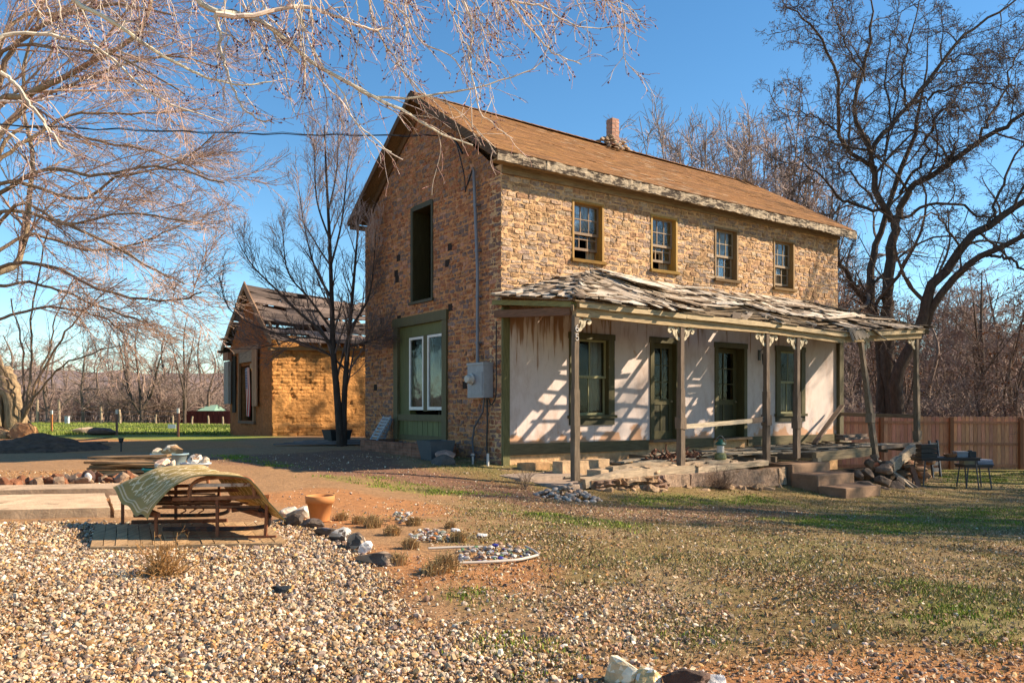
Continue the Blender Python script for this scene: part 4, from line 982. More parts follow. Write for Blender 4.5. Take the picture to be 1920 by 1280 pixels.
# ------------------------------------------------------------------ fences
fb = np.array([11.0, 28.2]); fz0, fz1 = -1.0, .88
fence = thing('wooden_fence', 'pinkish cedar picket fence across the back of the yard on the right', 'fence', (fb[0], fb[1], 0))
r = np.random.default_rng(12)
def panel(x0, x1):
    mb = MB(); x = x0
    while x < x1 - .02:
        w = .138; top = fz1 - .012 * (x - x0) * .2 + r.uniform(-.012, .012); c = np.array((.53, .255, .15)) * r.uniform(.78, 1.18) * np.array([1, r.uniform(.92, 1.08), r.uniform(.9, 1.1)])
        g = r.uniform(.001, .010)
        V = np.array([(x + g, .0, fz0), (x + w - g, 0, fz0), (x + w - g, 0, top - .035), (x + w - .03, 0, top), (x + .03, 0, top), (x + g, 0, top - .035)])
        V2 = V + (0, .02, 0); mb.add(np.vstack([V, V2]), [[0, 1, 2, 3, 4, 5], [11, 10, 9, 8, 7, 6]], c)
        mb.add(np.vstack([V, V2]), [[i, i + 6, (i + 1) % 6 + 6, (i + 1) % 6] for i in range(6)], c * .8); x += w
    for z in (fz1 - .2, fz1 - .95, fz0 + .18): mb.beam((x0, -.025, z), (x1, -.025, z - .02), .04, .09, np.array((.38, .18, .10)) * r.uniform(.85, 1.1))
    return mb.build('fence_panel', M_cedar, fence)
for k in range(8): panel(-.6 + k * 2.42, -.6 + (k + 1) * 2.42)
for k in range(1, 8):
    mb = MB(); x = -.6 + k * 2.42; mb.box((x - .06, -.17, fz0 - .2), (x + .06, -.05, fz1 - .03), (.22, .10, .05)); mb.build('fence_post', M_cedar, fence)
wf = thing('wire_fence', 'low wire fence on steel posts along the green meadow', 'fence', (-12, 35, 0))
pts = [gnd(97, 812), gnd(219, 816), gnd(334, 819)]
tp = pts + [2 * pts[0] - pts[1], 3 * pts[0] - 2 * pts[1]]
for i, p in enumerate(tp):
    mb = MB(); q = p - (-12, 35, 0); h = 1.02; c = (.50, .18, .05) if i in (0, 3) else (.15, .06, .04)
    mb.box(q + (-.035, -.03, -.1), q + (.035, .03, h - .17), c); mb.box(q + (-.036, -.031, h - .17), q + (.036, .031, h), (.68, .66, .62)); o = mb.build('steel_post', M_metal, wf)
    if i == 0: o['label'] = 'orange steel post with white tip'
mb = MB(); ps = sorted([p - (-12, 35, 0) for p in tp], key=lambda q: q[0])
for z in (.15, .35, .55, .75, .92): mb.tubes(np.array([p + (0, -.03, z) for p in ps]), np.full(len(ps), .006), 3, (.16, .13, .11))
mb.build('wire', M_metal, wf)
mb = MB(); q = gnd(334, 819) - (-12, 35, 0) + (-.2, -.05, .38); mb.box(q - (.14, .01, .07), q + (.14, .01, .07), (.7, .7, .7)); mb.build('notice_plate', M_metal, wf)
# old wooden posts far down the meadow
for i, (px, h, w) in enumerate([(70, 1.7, .12), (111, 1.7, .12), (190, 1.2, .12), (225, 1.0, .12), (292, .7, .1), (324, .65, .1), (360, .6, .1), (391, .65, .1), (418, .6, .1)]):
    p = at(px, 797, 56); z = g1(p[0], p[1]); mb = MB(); mb.tubes([(0, 0, -.2), (0, 0, h * .6), (RS.uniform(-.05, .05), 0, h)], np.array([w, w * .95, w * .85]) * .7, 7, np.array((.36, .27, .18)) * RS.uniform(.8, 1.1), True)
    tag(mb.build('wooden_post', M_wz, None, False, (p[0], p[1], z)), 'short pale post at the far edge of the meadow, toward the shed' if i > 3 else 'tall pale wooden post at the far edge of the meadow', 'post', 'old wooden posts along the far meadow edge')
p = at(126, 797, 54); mb = MB(); mb.box((-.12, -.1, 0), (.12, .1, .5), (.6, .62, .62)); mb.box((-.14, -.12, .48), (.14, .12, .55), (.55, .57, .57)); mb.box((-.08, -.11, .12), (.08, -.1, .4), (.45, .47, .48))
tag(mb.build('utility_box', M_metal, None, False, (p[0], p[1], g1(p[0], p[1]))), 'small white utility box at the far edge of the meadow', 'utility box')
p = at(398, 797, 62); rs_ = thing('red_barn', 'long low dark red barn with a small pale green roof seen past the shed', 'barn', (p[0], p[1], g1(p[0], p[1])))
mb = MB(); mb.box((-2.0, -1, -.3), (1.9, 1.5, .95), (.10, .022, .02))
for k in range(10): mb.box((-2.0 + k * .4, -1.03, -.3), (-1.96 + k * .4, -1.0, .92), (.07, .015, .015))
mb.build('wall', M_wz, rs_)
mb = MB(); V = [(-.75, -1.1, .96), (.55, -1.1, .96), (.3, .2, 1.42), (-.4, .2, 1.42), (-.75, 1.6, .96), (.55, 1.6, .96)]; mb.add(V, [[0, 1, 2, 3], [5, 4, 3, 2]], (.22, .36, .28)); mb.add(V, [[0, 3, 4], [1, 5, 2]], (.2, .33, .25)); mb.build('roof', M_metal, rs_)
# ------------------------------------------------------------------ trees
def plen(P): return np.linalg.norm(np.diff(P, axis=1), axis=-1).sum(1)
def grow(P, R, k, t0, t1, ang, lf, rf, n, wand, trop, rng, rmin=.004, tdrop=.55, lmin=.0, forward=None, azb=None, rtip=.35):
    B, m, _ = P.shape
    t = t0 + (t1 - t0) * (np.arange(k)[None] + rng.random((B, k))) / k
    q = t * (m - 1); i = np.minimum(q.astype(int), m - 2); f = (q - i)[..., None]; b = np.arange(B)[:, None]
    p = P[b, i] * (1 - f) + P[b, i + 1] * f; rr = R[b, i] * (1 - f[..., 0]) + R[b, i + 1] * f[..., 0]
    T = nz(P[b, i + 1] - P[b, i])
    L = np.maximum(plen(P)[:, None] * lf * (1 - tdrop * t) * rng.uniform(.55, 1.25, t.shape), lmin)
    v = rng.normal(size=T.shape); v = nz(v - (v * T).sum(-1, keepdims=True) * T)
    if azb is not None: v = nz(v + np.array(azb) * rng.uniform(.3, 1, t.shape)[..., None]); v = nz(v - (v * T).sum(-1, keepdims=True) * T)
    a = ang * rng.uniform(.6, 1.35, t.shape)[..., None]
    d = nz(np.cos(a) * T + np.sin(a) * v).reshape(-1, 3); p = p.reshape(-1, 3); L = L.reshape(-1); r0 = np.maximum(rr.reshape(-1) * rf * rng.uniform(.7, 1.1, len(L)), rmin)
    out = [p]; w = rng.normal(size=(len(L), 3)) * wand
    for s in range(n - 1):
        w = .55 * w + rng.normal(size=(len(L), 3)) * wand
        d = nz(d + w + np.array(trop)); p = p + d * (L / (n - 1))[:, None]; out.append(p)
    P2 = np.stack(out, 1); u = np.linspace(0, 1, n)
    R2 = np.maximum(r0[:, None] * (1 - u * (1 - rtip))[None], rmin * .8)
    return P2, R2
def limbset(limbs, n=16):
    """limbs: (control points, r0, r1)"""
    P = np.stack([spline(l[0], n) for l in limbs]); u = np.linspace(0, 1, n)
    R = np.stack([l[1] * (1 - u) ** 1.0 + l[2] * u for l in limbs]); return P, R
def cvar(base, n, rng, a=.18):
    return np.array(base) * rng.uniform(1 - a, 1 + a, (n, 1)) * rng.uniform(.95, 1.05, (n, 3))
def dots(mb, P, frac, rad, rng, col):
    Q = P.reshape(-1, 3); Q = Q[rng.random(len(Q)) < frac]
    if len(Q) == 0: return
    o = np.array([[1, 0, 0], [-1, 0, 0], [0, 1, 0], [0, -1, 0], [0, 0, 1.2], [0, 0, -1.2]]) 
    f = np.array([[0, 2, 4], [2, 1, 4], [1, 3, 4], [3, 0, 4], [2, 0, 5], [1, 2, 5], [3, 1, 5], [0, 3, 5]])
    s = rad * rng.uniform(.6, 1.3, (len(Q), 1, 1)); Q = Q + rng.normal(size=Q.shape) * rad * .6
    mb.add((Q[:, None] + o[None] * s).reshape(-1, 3), (f[None] + 6 * np.arange(len(Q))[:, None, None]).reshape(-1, 3), np.repeat(cvar(col, len(Q), rng), 8, 0))

# --- the great bare cottonwood at the right
rng = np.random.default_rng(101)
def pxl(pts, Y0, Y1): n = len(pts); return [at(x, y, Y0 + (Y1 - Y0) * i / (n - 1)) for i, (x, y) in enumerate(pts)]
T0 = at(1668, 832, 32.0); T0[2] = g1(T0[0], T0[1])
cot = thing('cottonwood_tree', 'tallest dark bare tree at the right with a forked trunk and wide crooked limbs', 'tree', T0)
def L0(pts, Y0, Y1, r0, r1): return (np.array(pxl(pts, Y0, Y1)) - T0, r0, r1)
limbs = [L0([(1672, 850), (1668, 700), (1666, 596), (1664, 533), (1672, 460), (1680, 405)], 32, 32, .52, .30),
 L0([(1645, 840), (1655, 720), (1646, 600), (1630, 557), (1632, 508), (1638, 465), (1657, 425), (1690, 315), (1715, 261), (1722, 208), (1736, 120), (1745, 40)], 32.2, 33, .40, .05),
 L0([(1650, 640), (1637, 590), (1608, 542), (1579, 499), (1566, 470), (1530, 420), (1500, 400)], 32, 30, .26, .05),
 L0([(1676, 412), (1661, 400), (1644, 349), (1637, 300), (1624, 262), (1601, 213), (1616, 145), (1630, 82), (1635, 29), (1630, -60)], 32, 31, .26, .05),
 L0([(1640, 318), (1627, 307), (1584, 276), (1572, 228), (1574, 170), (1555, 97), (1526, 53), (1497, 29), (1470, 10)], 32, 30, .17, .04),
 L0([(1637, 285), (1657, 247), (1700, 208), (1729, 170), (1768, 116), (1802, 68), (1860, 34), (1899, 0), (1960, -40)], 32, 33, .19, .05),
 L0([(1712, 196), (1740, 181), (1777, 167), (1836, 155), (1884, 174), (1905, 196)], 32, 30, .10, .03),
 L0([(1683, 407), (1695, 368), (1715, 349), (1777, 305), (1836, 266), (1884, 237), (1920, 213), (2000, 150), (2080, 90)], 32, 31, .27, .08),
 L0([(1776, 306), (1786, 290), (1795, 262)], 32, 32, .10, .08),
 L0([(1660, 398), (1618, 387), (1574, 368), (1545, 334), (1511, 310), (1490, 290)], 32, 29, .12, .03),
 L0([(1688, 410), (1739, 385), (1802, 385), (1850, 410), (1890, 400), (1930, 420)], 32, 30, .12, .03),
 L0([(1585, 278), (1575, 262), (1540, 225), (1500, 210), (1475, 205)], 31, 29, .08, .02),
 L0([(1700, 208), (1690, 150), (1700, 90), (1720, 30), (1730, -30)], 33, 35, .10, .03),
 L0([(1620, 150), (1590, 90), (1570, 40), (1560, -20)], 31, 29, .06, .02), L0([(1768, 116), (1790, 110), (1840, 100), (1900, 110)], 33, 34, .08, .02),
 L0([(1836, 266), (1850, 230), (1880, 180), (1900, 120), (1925, 60)], 31.5, 33, .11, .03), L0([(1690, 360), (1730, 300), (1745, 240), (1780, 200), (1820, 215)], 32, 28, .11, .03),
 L0([(1660, 400), (1640, 380), (1600, 330), (1560, 300), (1530, 270)], 32.5, 36, .10, .03), L0([(1640, 300), (1660, 280), (1670, 220), (1660, 150), (1670, 80), (1690, 20)], 32, 34, .10, .03)]
P, R = limbset(limbs, 20); R = R * .54 + .002; R[1:, -1] = .012; R[1:, -4:-1] = np.minimum(R[1:, -4:-1], np.array([.05, .035, .022])); P = P + .05 * rng.normal(size=P.shape) * (R[..., None] < .3)
tm = MB(); tm.tubes(P, R, 9, (.085, .06, .045)); tm.build('trunk', M_bark, cot, True)
cm_ = MB()
A1 = grow(P[1:], R[1:], 11, .15, .98, .95, .36, .5, 10, .11, (0, 0, .01), rng, .015, lmin=1.6)
A2 = grow(*A1, 8, .15, 1.0, .9, .5, .55, 7, .16, (0, 0, .0), rng, .011, lmin=.5)
A3 = grow(*A2, 6, .15, 1.0, .85, .55, .6, 5, .16, (0, 0, -.01), rng, .0075, lmin=.22)
A4 = grow(*A3, 3, .2, 1.0, .8, .55, .7, 3, .14, (0, 0, 0), rng, .0055, lmin=.12)
for q, m_ in ((A1, 5), (A2, 4), (A3, 3), (A4, 3)): cm_.tubes(*q, m_, cvar((.10, .07, .055), len(q[0]), rng))
dots(cm_, A4[0][:, -1:], .16, .022, rng, (.10, .06, .035)); dots(cm_, A3[0][:, 2:], .05, .026, rng, (.12, .065, .035))
cm_.build('crown', M_twig, cot)
# --- the arching tree beside it
T1 = at(1692, 835, 29.5); T1[2] = g1(T1[0], T1[1])
arch = thing('cottonwood_tree', 'bare tree leaning right with two thick arching trunks behind the porch end', 'tree', T1)
def L1(pts, Y0, Y1, r0, r1): return (np.array(pxl(pts, Y0, Y1)) - T1, r0, r1)
limbs = [L1([(1685, 850), (1682, 740), (1690, 690), (1729, 607), (1738, 557), (1768, 513), (1807, 460), (1850, 426), (1889, 402), (1925, 373), (2000, 330), (2080, 300)], 29.5, 29, .44, .12),
 L1([(1725, 625), (1753, 571), (1787, 523), (1826, 489), (1874, 465), (1920, 445), (1990, 440), (2060, 460)], 29.5, 28, .27, .10),
 L1([(1850, 478), (1890, 485), (1920, 510), (1960, 540)], 28.5, 27, .09, .04), L1([(1850, 426), (1870, 380), (1900, 300), (1930, 260)], 29, 30, .10, .04),
 L1([(1800, 468), (1770, 420), (1740, 400), (1700, 440)], 29, 27, .06, .02), L1([(1690, 700), (1660, 650), (1650, 600), (1600, 560)], 29.5, 31, .10, .03), L1([(1895, 400), (1930, 330), (1980, 280)], 29, 29, .09, .04)]
P, R = limbset(limbs, 18); R = R * .56 + .006; P = P + .04 * rng.normal(size=P.shape) * (R[..., None] < .25)
tm = MB(); tm.tubes(P, R, 9, (.09, .062, .046)); tm.build('trunk', M_bark, arch, True)
cm_ = MB(); A1 = grow(P, R, 9, .25, .98, 1.0, .22, .4, 8, .14, (0, 0, .03), rng, .016, lmin=1.0); A2 = grow(*A1, 7, .15, 1, .9, .5, .55, 6, .15, (0, 0, 0), rng, .010, lmin=.45); A3 = grow(*A2, 6, .15, 1, .9, .55, .6, 4, .15, (0, 0, 0), rng, .006, lmin=.2)
for q, m_ in ((A1, 5), (A2, 4), (A3, 3)): cm_.tubes(*q, m_, cvar((.12, .085, .065), len(q[0]), rng))
dots(cm_, A3[0][:, -1:], .10, .022, rng, (.13, .07, .04)); cm_.build('crown', M_twig, arch)

# --- big multi-stemmed tree at the left edge
T2 = gnd(8, 818)
lt_ = thing('mulberry_tree', 'huge spreading bare tree at the left edge with pinkish twigs arching to the right', 'tree', T2)
Yb = T2[1]
def L2(pts, Y0, Y1, r0, r1): return (np.array(pxl(pts, Yb + Y0, Yb + Y1)) - T2, r0, r1)
base_l = [L2([(3, 835), (4, 760), (-10, 700), (-40, 600), (-70, 450), (-80, 300)], 0, 0, .52, .26), L2([(22, 832), (30, 780), (15, 720), (6, 690)], -.3, -.3, .36, .30)]
limbs = [L2([(-12, 640), (-20, 520), (-40, 400), (-30, 260), (0, 187), (60, 175), (160, 124), (251, 73), (277, 22), (300, -60)], 0, -3, .30, .07),
 L2([(-20, 520), (40, 480), (60, 300), (40, 150), (90, -20)], 0, 3, .22, .06), L2([(-25, 400), (0, 150), (60, 60), (200, 10), (330, 30)], 0, -2, .2, .04),
 L2([(-20, 470), (0, 398), (100, 412), (200, 455), (300, 510), (345, 532)], 0, -3, .13, .03), L2([(-14, 560), (0, 500), (90, 498), (200, 545), (290, 563), (335, 562), (375, 547)], 0, -4, .12, .03),
 L2([(-25, 430), (0, 345), (60, 350), (150, 372), (230, 330), (330, 310), (400, 250)], 0, -2, .14, .03), L2([(-30, 320), (50, 265), (140, 215), (250, 212), (380, 205)], 0, 1, .13, .03),
 L2([(-25, 380), (80, 318), (180, 330), (300, 312), (420, 345)], 0, -4, .13, .03), L2([(-14, 540), (60, 530), (150, 560), (270, 605)], 0, -3, .10, .03), L2([(-5, 600), (80, 575), (180, 590), (230, 620)], 0, -2, .09, .03),
 L2([(-30, 300), (50, 200), (180, 140), (320, 105), (420, 130)], 0, 2, .14, .03), L2([(-30, 300), (10, 60), (120, 20), (260, -30)], 0, 3, .14, .04), L2([(-30, 330), (40, 240), (170, 262), (300, 290), (390, 330)], 0, 3, .12, .03),
 L2([(-16, 480), (60, 440), (170, 470), (280, 450), (340, 420)], 0, 3, .11, .03), L2([(-20, 450), (40, 380), (120, 420), (240, 400), (380, 420)], 0, -5, .11, .03), L2([(-30, 260), (0, 100), (100, 90), (230, 110), (350, 180)], 0, -6, .12, .03),
 L2([(37, 790), (55, 720), (58, 620), (62, 560), (90, 430)], -1, -1, .075, .03), L2([(40, 788), (80, 690), (120, 630), (170, 570), (240, 520)], -1, -2, .08, .02), L2([(38, 790), (70, 740), (110, 690), (180, 660), (245, 640)], -1, -2, .07, .02),
 L2([(36, 792), (22, 745), (10, 700), (-20, 640)], -1, -2, .08, .03), L2([(40, 785), (45, 720), (40, 640), (20, 560)], -1, -1, .07, .03), L2([(36, 792), (28, 730), (2, 690), (-40, 660)], -1.2, -2, .06, .03), L2([(39, 788), (62, 745), (90, 660), (105, 590), (140, 520)], -1, -1, .065, .02)]
P, R = limbset(limbs, 20); R = R * .6 + .006; P = P + .03 * rng.normal(size=P.shape) * (R[..., None] < .2)
PB, RB = limbset(base_l, 14); RB = RB * (1 + .1 * rng.normal(size=RB.shape))
tm = MB(); tm.tubes(PB, RB, 14, (.34, .24, .14)); tm.tubes(P, R, 8, cvar((.27, .19, .125), len(P), rng, .2))
for k in range(9):
    a = k * .7; tm.tubes(spline([(.5 * cos(a), .5 * sin(a), 1.6), (.6 * cos(a), .6 * sin(a), .7), (.95 * cos(a), .95 * sin(a), .0)], 6), np.linspace(.12, .24, 6), 8, np.array((.36, .25, .14)) * RS.uniform(.6, 1.2))
tm.build('trunk', M_bark, lt_, True)
cm_ = MB(); A1 = grow(P[:16], R[:16], 15, .2, .98, .5, .40, .5, 10, .035, (.014, 0, -.016), rng, .014, lmin=2.0)
B1 = grow(P[16:], R[16:], 5, .25, .98, .55, .3, .5, 7, .07, (0, 0, .02), rng, .010, lmin=.8)
A2 = grow(*A1, 11, .10, 1, .5, .5, .6, 7, .05, (.01, 0, -.01), rng, .0095, lmin=.9); A3 = grow(*A2, 5, .15, 1, .55, .45, .65, 5, .08, (.0, 0, -.0), rng, .0062, lmin=.35); A4 = grow(*A3, 1, .2, 1, .7, .45, .7, 3, .10, (0, 0, .02), rng, .005, lmin=.12)
B2 = grow(*B1, 6, .15, 1, .6, .5, .6, 5, .1, (0, 0, .01), rng, .006, lmin=.3)
TWC = (.40, .27, .205)
for q, m_ in ((A1, 5), (A2, 4), (A3, 3), (A4, 3), (B1, 4), (B2, 3)): cm_.tubes(*q, m_, cvar(TWC, len(q[0]), rng, .5))
cm_.build('crown', M_twig, lt_)

# --- overhanging branches of a near tree whose trunk stands outside the frame on the left
T3 = np.array([-7.5, 5.2, 0.0]); T3[2] = g1(-7.5, 5.2)
nt = thing('elm_tree', 'near white barked branches with dark buds hanging across the top of the view', 'tree', T3)
def L3(pts, Y0, Y1, r0, r1): return (np.array(pxl(pts, Y0, Y1)) - T3, r0, r1)
tr_ = [(np.array([(0, 0, -.2), (.05, 0, 1.5), (.2, .1, 3.0), (.6, .2, 4.2), (1.2, .3, 5.0)]), .30, .16),
       (np.array([(.9, .25, 4.6), (2.2, .4, 5.2), (4.2, .5, 5.3), (6.2, .6, 5.1), (8.0, .6, 4.75), (9.0, .5, 4.5)]), .13, .012), (np.array([(1.2, .3, 5.0), (1.6, .2, 6.0), (1.9, .2, 7.4)]), .16, .06), (np.array([(.2, .1, 3.0), (-.5, .6, 4.0), (-1.2, 1, 5.4)]), .14, .05)]
limbs = [L3([(60, -90), (139, 0), (197, 33), (248, 66), (299, 102), (350, 128), (397, 149), (456, 160), (510, 153)], 5.7, 6.2, .030, .008),
 L3([(330, -80), (372, 0), (405, 22), (441, 26), (470, 33), (510, 55), (558, 95), (602, 128), (656, 157), (700, 182), (750, 205), (779, 222), (820, 246), (854, 261), (886, 273)], 5.6, 6.4, .036, .010),
 L3([(405, 26), (467, 31), (518, 18), (576, 13), (620, 26), (656, 44), (700, 55), (730, 52)], 5.6, 6.0, .030, .010), L3([(404, 26), (412, 62), (416, 106), (430, 146), (448, 190), (478, 222), (514, 230)], 5.6, 5.8, .022, .007),
 L3([(-60, 120), (0, 70), (60, 62), (124, 73), (182, 91), (226, 124), (262, 160), (310, 190), (365, 210), (430, 233)], 5.8, 6.3, .026, .007),
 L3([(600, 128), (650, 152), (690, 178), (716, 183), (762, 183), (802, 180), (846, 173), (903, 162), (961, 144), (1010, 122), (1035, 75)], 6, 6.5, .020, .005),
 L3([(840, -60), (869, 0), (886, 60), (880, 110), (900, 205), (924, 231), (960, 259)], 5.8, 6.0, .014, .006),
 L3([(0, 135), (30, 160), (60, 200), (90, 240), (117, 279)], 5.2, 5.4, .022, .014), L3([(-40, 210), (0, 240), (40, 268), (60, 290)], 5.2, 5.4, .014, .006),
 L3([(640, -50), (720, -5), (760, 30), (790, 80), (850, 110), (880, 170), (886, 240)], 5.9, 6.2, .014, .005), L3([(905, -40), (950, 0), (1010, 10), (1060, 40), (1110, 52), (1190, 45)], 5.8, 6.4, .016, .004),
 L3([(930, -40), (960, 10), (1000, 60), (1040, 100), (1090, 120)], 5.8, 6.1, .014, .007), L3([(1140, -30), (1165, 10), (1172, 60), (1168, 100), (1185, 130), (1206, 147)], 6, 6.2, .007, .004),
 L3([(520, -60), (560, 30), (590, 100), (640, 170), (660, 220), (690, 250), (733, 287)], 5.7, 5.9, .012, .007), L3([(470, -60), (500, 20), (540, 70), (600, 150), (640, 190), (690, 260), (755, 300)], 5.9, 6.1, .012, .006),
 L3([(680, -60), (700, 40), (740, 110), (780, 160), (800, 180), (850, 200), (900, 250), (930, 290)], 6.1, 6.3, .011, .005), L3([(-80, 190), (0, 190), (60, 190), (100, 180)], 5.5, 5.5, .018, .012)]
rng = np.random.default_rng(77)
for k in range(64):
    x0 = rng.uniform(40, 1120) if k < 44 else rng.uniform(380, 760); l = rng.uniform(70, 250) * (1 if x0 < 900 else .6); dx = rng.uniform(-10, 90); y0 = rng.uniform(-90, -15); Yd = rng.uniform(5.5, 6.6)
    pts_ = [(x0, y0), (x0 + dx * .35 + rng.uniform(-12, 12), y0 + l * .33), (x0 + dx * .7 + rng.uniform(-12, 12), y0 + l * .7), (x0 + dx * 1.1, y0 + l)]
    limbs.append(L3(pts_, Yd, Yd + .2, rng.uniform(.006, .011), .003))
PT, RT = limbset(tr_, 16); P, R = limbset(limbs, 26); R = R * .62; P[:, 2:] += rng.normal(size=P[:, 2:].shape) * .004
tm = MB(); tm.tubes(PT, RT, 10, (.42, .35, .27)); tm.build('trunk', M_bark, nt, True)
cm_ = MB(); A1 = grow(P, R, 8, .12, .98, .65, .30, .5, 10, .09, (.02, 0, -.05), rng, .0028, lmin=.22); A2 = grow(*A1, 3, .2, 1, .7, .42, .7, 7, .10, (.0, 0, -.03), rng, .0022, lmin=.10)
UP = grow(PT[2:], RT[2:], 12, .3, 1, .8, .4, .4, 8, .1, (0, 0, .04), rng, .012, lmin=.8)
WHT = (.52, .42, .34)
cm_.tubes(P, R, 6, cvar((.60, .50, .40), len(P), rng, .2)); cm_.tubes(*A1, 4, cvar(WHT, len(A1[0]), rng, .25)); cm_.tubes(*A2, 3, cvar((.36, .21, .18), len(A2[0]), rng, .35)); cm_.tubes(*UP, 4, cvar(WHT, len(UP[0]), rng))
dots(cm_, A2[0][:, 1:], .13, .0065, rng, (.10, .035, .04)); dots(cm_, A1[0][:, 2:], .10, .008, rng, (.10, .035, .04)); dots(cm_, P[14:, 6:], .05, .008, rng, (.11, .04, .04))
cm_.build('crown', M_twig, nt)

# --- slim tree at the back corner of the house
T4 = at(641, 838, 21.5); T4[2] = g1(T4[0], T4[1]) - .05
sl_ = thing('young_tree', 'slim dark bare tree with two trunks between the shed and the house', 'tree', T4)
def L4(pts, Y0, Y1, r0, r1): return (np.array(pxl(pts, Y0, Y1)) - T4, r0, r1)
limbs = [L4([(639, 842), (632, 740), (625, 660), (622, 560), (618, 450), (612, 330), (608, 235)], 21.5, 21.5, .135, .018), L4([(645, 842), (645, 760), (650, 680), (655, 620), (662, 540), (668, 470), (672, 410)], 21.6, 21.3, .115, .02),
 L4([(625, 655), (600, 620), (560, 585), (520, 545), (475, 500), (450, 460)], 21.5, 20.5, .06, .012), L4([(623, 640), (570, 632), (520, 645), (490, 650)], 21.5, 21, .035, .01), L4([(653, 650), (690, 640), (720, 630)], 21.5, 21, .035, .01),
 L4([(622, 560), (590, 500), (570, 420), (560, 350)], 21.5, 22, .045, .01), L4([(655, 620), (690, 560), (700, 500), (705, 430)], 21.5, 21.4, .045, .01), L4([(620, 500), (640, 420), (650, 330), (655, 290)], 21.5, 21.2, .04, .01),
 L4([(624, 620), (580, 560), (540, 510), (530, 430)], 21.5, 20.7, .045, .01), L4([(618, 450), (595, 380), (590, 310), (588, 260)], 21.5, 21.8, .035, .01), L4([(646, 690), (610, 660), (560, 640), (440, 590), (410, 520)], 21.6, 21, .04, .01), L4([(615, 400), (630, 330), (634, 270), (632, 220)], 21.5, 21.6, .03, .008)]
P, R = limbset(limbs, 16); R = R * .8; tm = MB(); tm.tubes(P[:2], R[:2], 10, (.055, .04, .032)); tm.tubes(P[2:], R[2:], 6, (.075, .055, .045)); tm.build('trunk', M_bark, sl_, True)
rng = np.random.default_rng(8)
cm_ = MB(); A1 = grow(P, R, 16, .2, .98, .5, .26, .5, 8, .06, (0, 0, .09), rng, .008, lmin=.8); A2 = grow(*A1, 8, .15, 1, .55, .5, .6, 6, .08, (0, 0, .07), rng, .0055, lmin=.35); A3 = grow(*A2, 4, .15, 1, .6, .5, .6, 4, .09, (0, 0, .04), rng, .004, lmin=.18)
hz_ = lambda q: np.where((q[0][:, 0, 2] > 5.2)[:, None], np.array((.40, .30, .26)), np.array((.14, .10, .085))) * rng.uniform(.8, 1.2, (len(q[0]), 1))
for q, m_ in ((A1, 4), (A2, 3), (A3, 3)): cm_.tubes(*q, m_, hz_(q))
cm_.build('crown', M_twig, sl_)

# --- prototypes for the background trees, 10 m tall
def proto(seed, habit, bark, twig, leaves=0):
    rng = np.random.default_rng(seed)
    root = thing('bare_tree', '', 'tree', (0, 0, 0))
    P0 = spline([(0, 0, -.4), (rng.uniform(-.2, .2), 0, 1.5), (rng.uniform(-.4, .4), rng.uniform(-.3, .3), 4), (rng.uniform(-.6, .6), 0, 7), (rng.uniform(-.7, .7), 0, 9.4)], 16)[None]; R0 = np.linspace(.21, .03, 16)[None]
    if habit == 'fork':
        l2 = spline([(0, 0, .9), (.7, .2, 2.2), (1.3, .3, 4.5), (2.2, 0, 8.2)], 16); l3 = spline([(0, 0, 1.3), (-.8, -.3, 2.8), (-1.5, 0, 5), (-2.6, .2, 7.5)], 16)
        P0 = np.concatenate([P0, l2[None], l3[None]]); R0 = np.concatenate([R0 * .8, np.linspace(.14, .025, 16)[None], np.linspace(.13, .025, 16)[None]])
    if habit == 'thin':
        R0 = R0 * .5; extra = [spline([(rng.uniform(-.8, .8), rng.uniform(-.8, .8), -.3), (rng.uniform(-1.2, 1.2), rng.uniform(-1, 1), 4), (rng.uniform(-2.2, 2.2), rng.uniform(-1, 1), rng.uniform(6, 9))], 16) for _ in range(5)]
        P0 = np.concatenate([P0, np.stack(extra)]); R0 = np.concatenate([R0, np.tile(np.linspace(.07, .018, 16), (5, 1))])
    if habit == 'vase':
        R0 = R0 * .5; extra = [spline([(rng.uniform(-.5, .5), rng.uniform(-.5, .5), -.3), (1.3 * cos(q), 1.3 * sin(q), 4), (w_ * cos(q), w_ * sin(q), h_)], 16) for q, w_, h_ in zip(rng.uniform(0, 2 * pi, 16), rng.uniform(1.0, 3.2, 16), rng.uniform(7, 9.6, 16))]
        P0 = np.concatenate([P0, np.stack(extra)]); R0 = np.concatenate([R0, np.tile(np.linspace(.06, .012, 16), (16, 1))])
    t_ = MB(); t_.tubes(P0, R0, 7, bark)
    an, up = {'fork': (.8, .03), 'thin': (.6, .04), 'round': (.95, .03), 'bush': (.8, .02), 'vase': (.5, .06)}[habit]
    A1 = grow(P0, R0, {'fork': 9, 'thin': 7, 'round': 20, 'bush': 16, 'vase': 7}[habit], .14 if habit != 'round' else .2, .98, an, {'thin': .28, 'vase': .2}.get(habit, .45), .5, 9, .11, (0, 0, up), rng, .016, lmin=.9)
    t_.tubes(*A1, 4, np.array(bark) * 1.05); t_.build('trunk', M_bark, root, True)
    A2 = grow(*A1, 8, .15, 1, .7, .48, .55, 7, .12, (0, 0, .03), rng, .012, lmin=.6); A3 = grow(*A2, 6, .15, 1, .7, .5, .6, 4, .12, (0, 0, .03), rng, .009, lmin=.35)
    c_ = MB(); c_.tubes(*A2, 3, cvar(twig, len(A2[0]), rng)); c_.tubes(*A3, 3, cvar(twig, len(A3[0]), rng, .25))
    if leaves: dots(c_, A3[0][:, 1:], leaves, .05, rng, (.22, .095, .04)); dots(c_, A2[0][:, 2:], leaves * .8, .05, rng, (.2, .08, .035))
    c_.build('crown', M_twig, root)
    return root
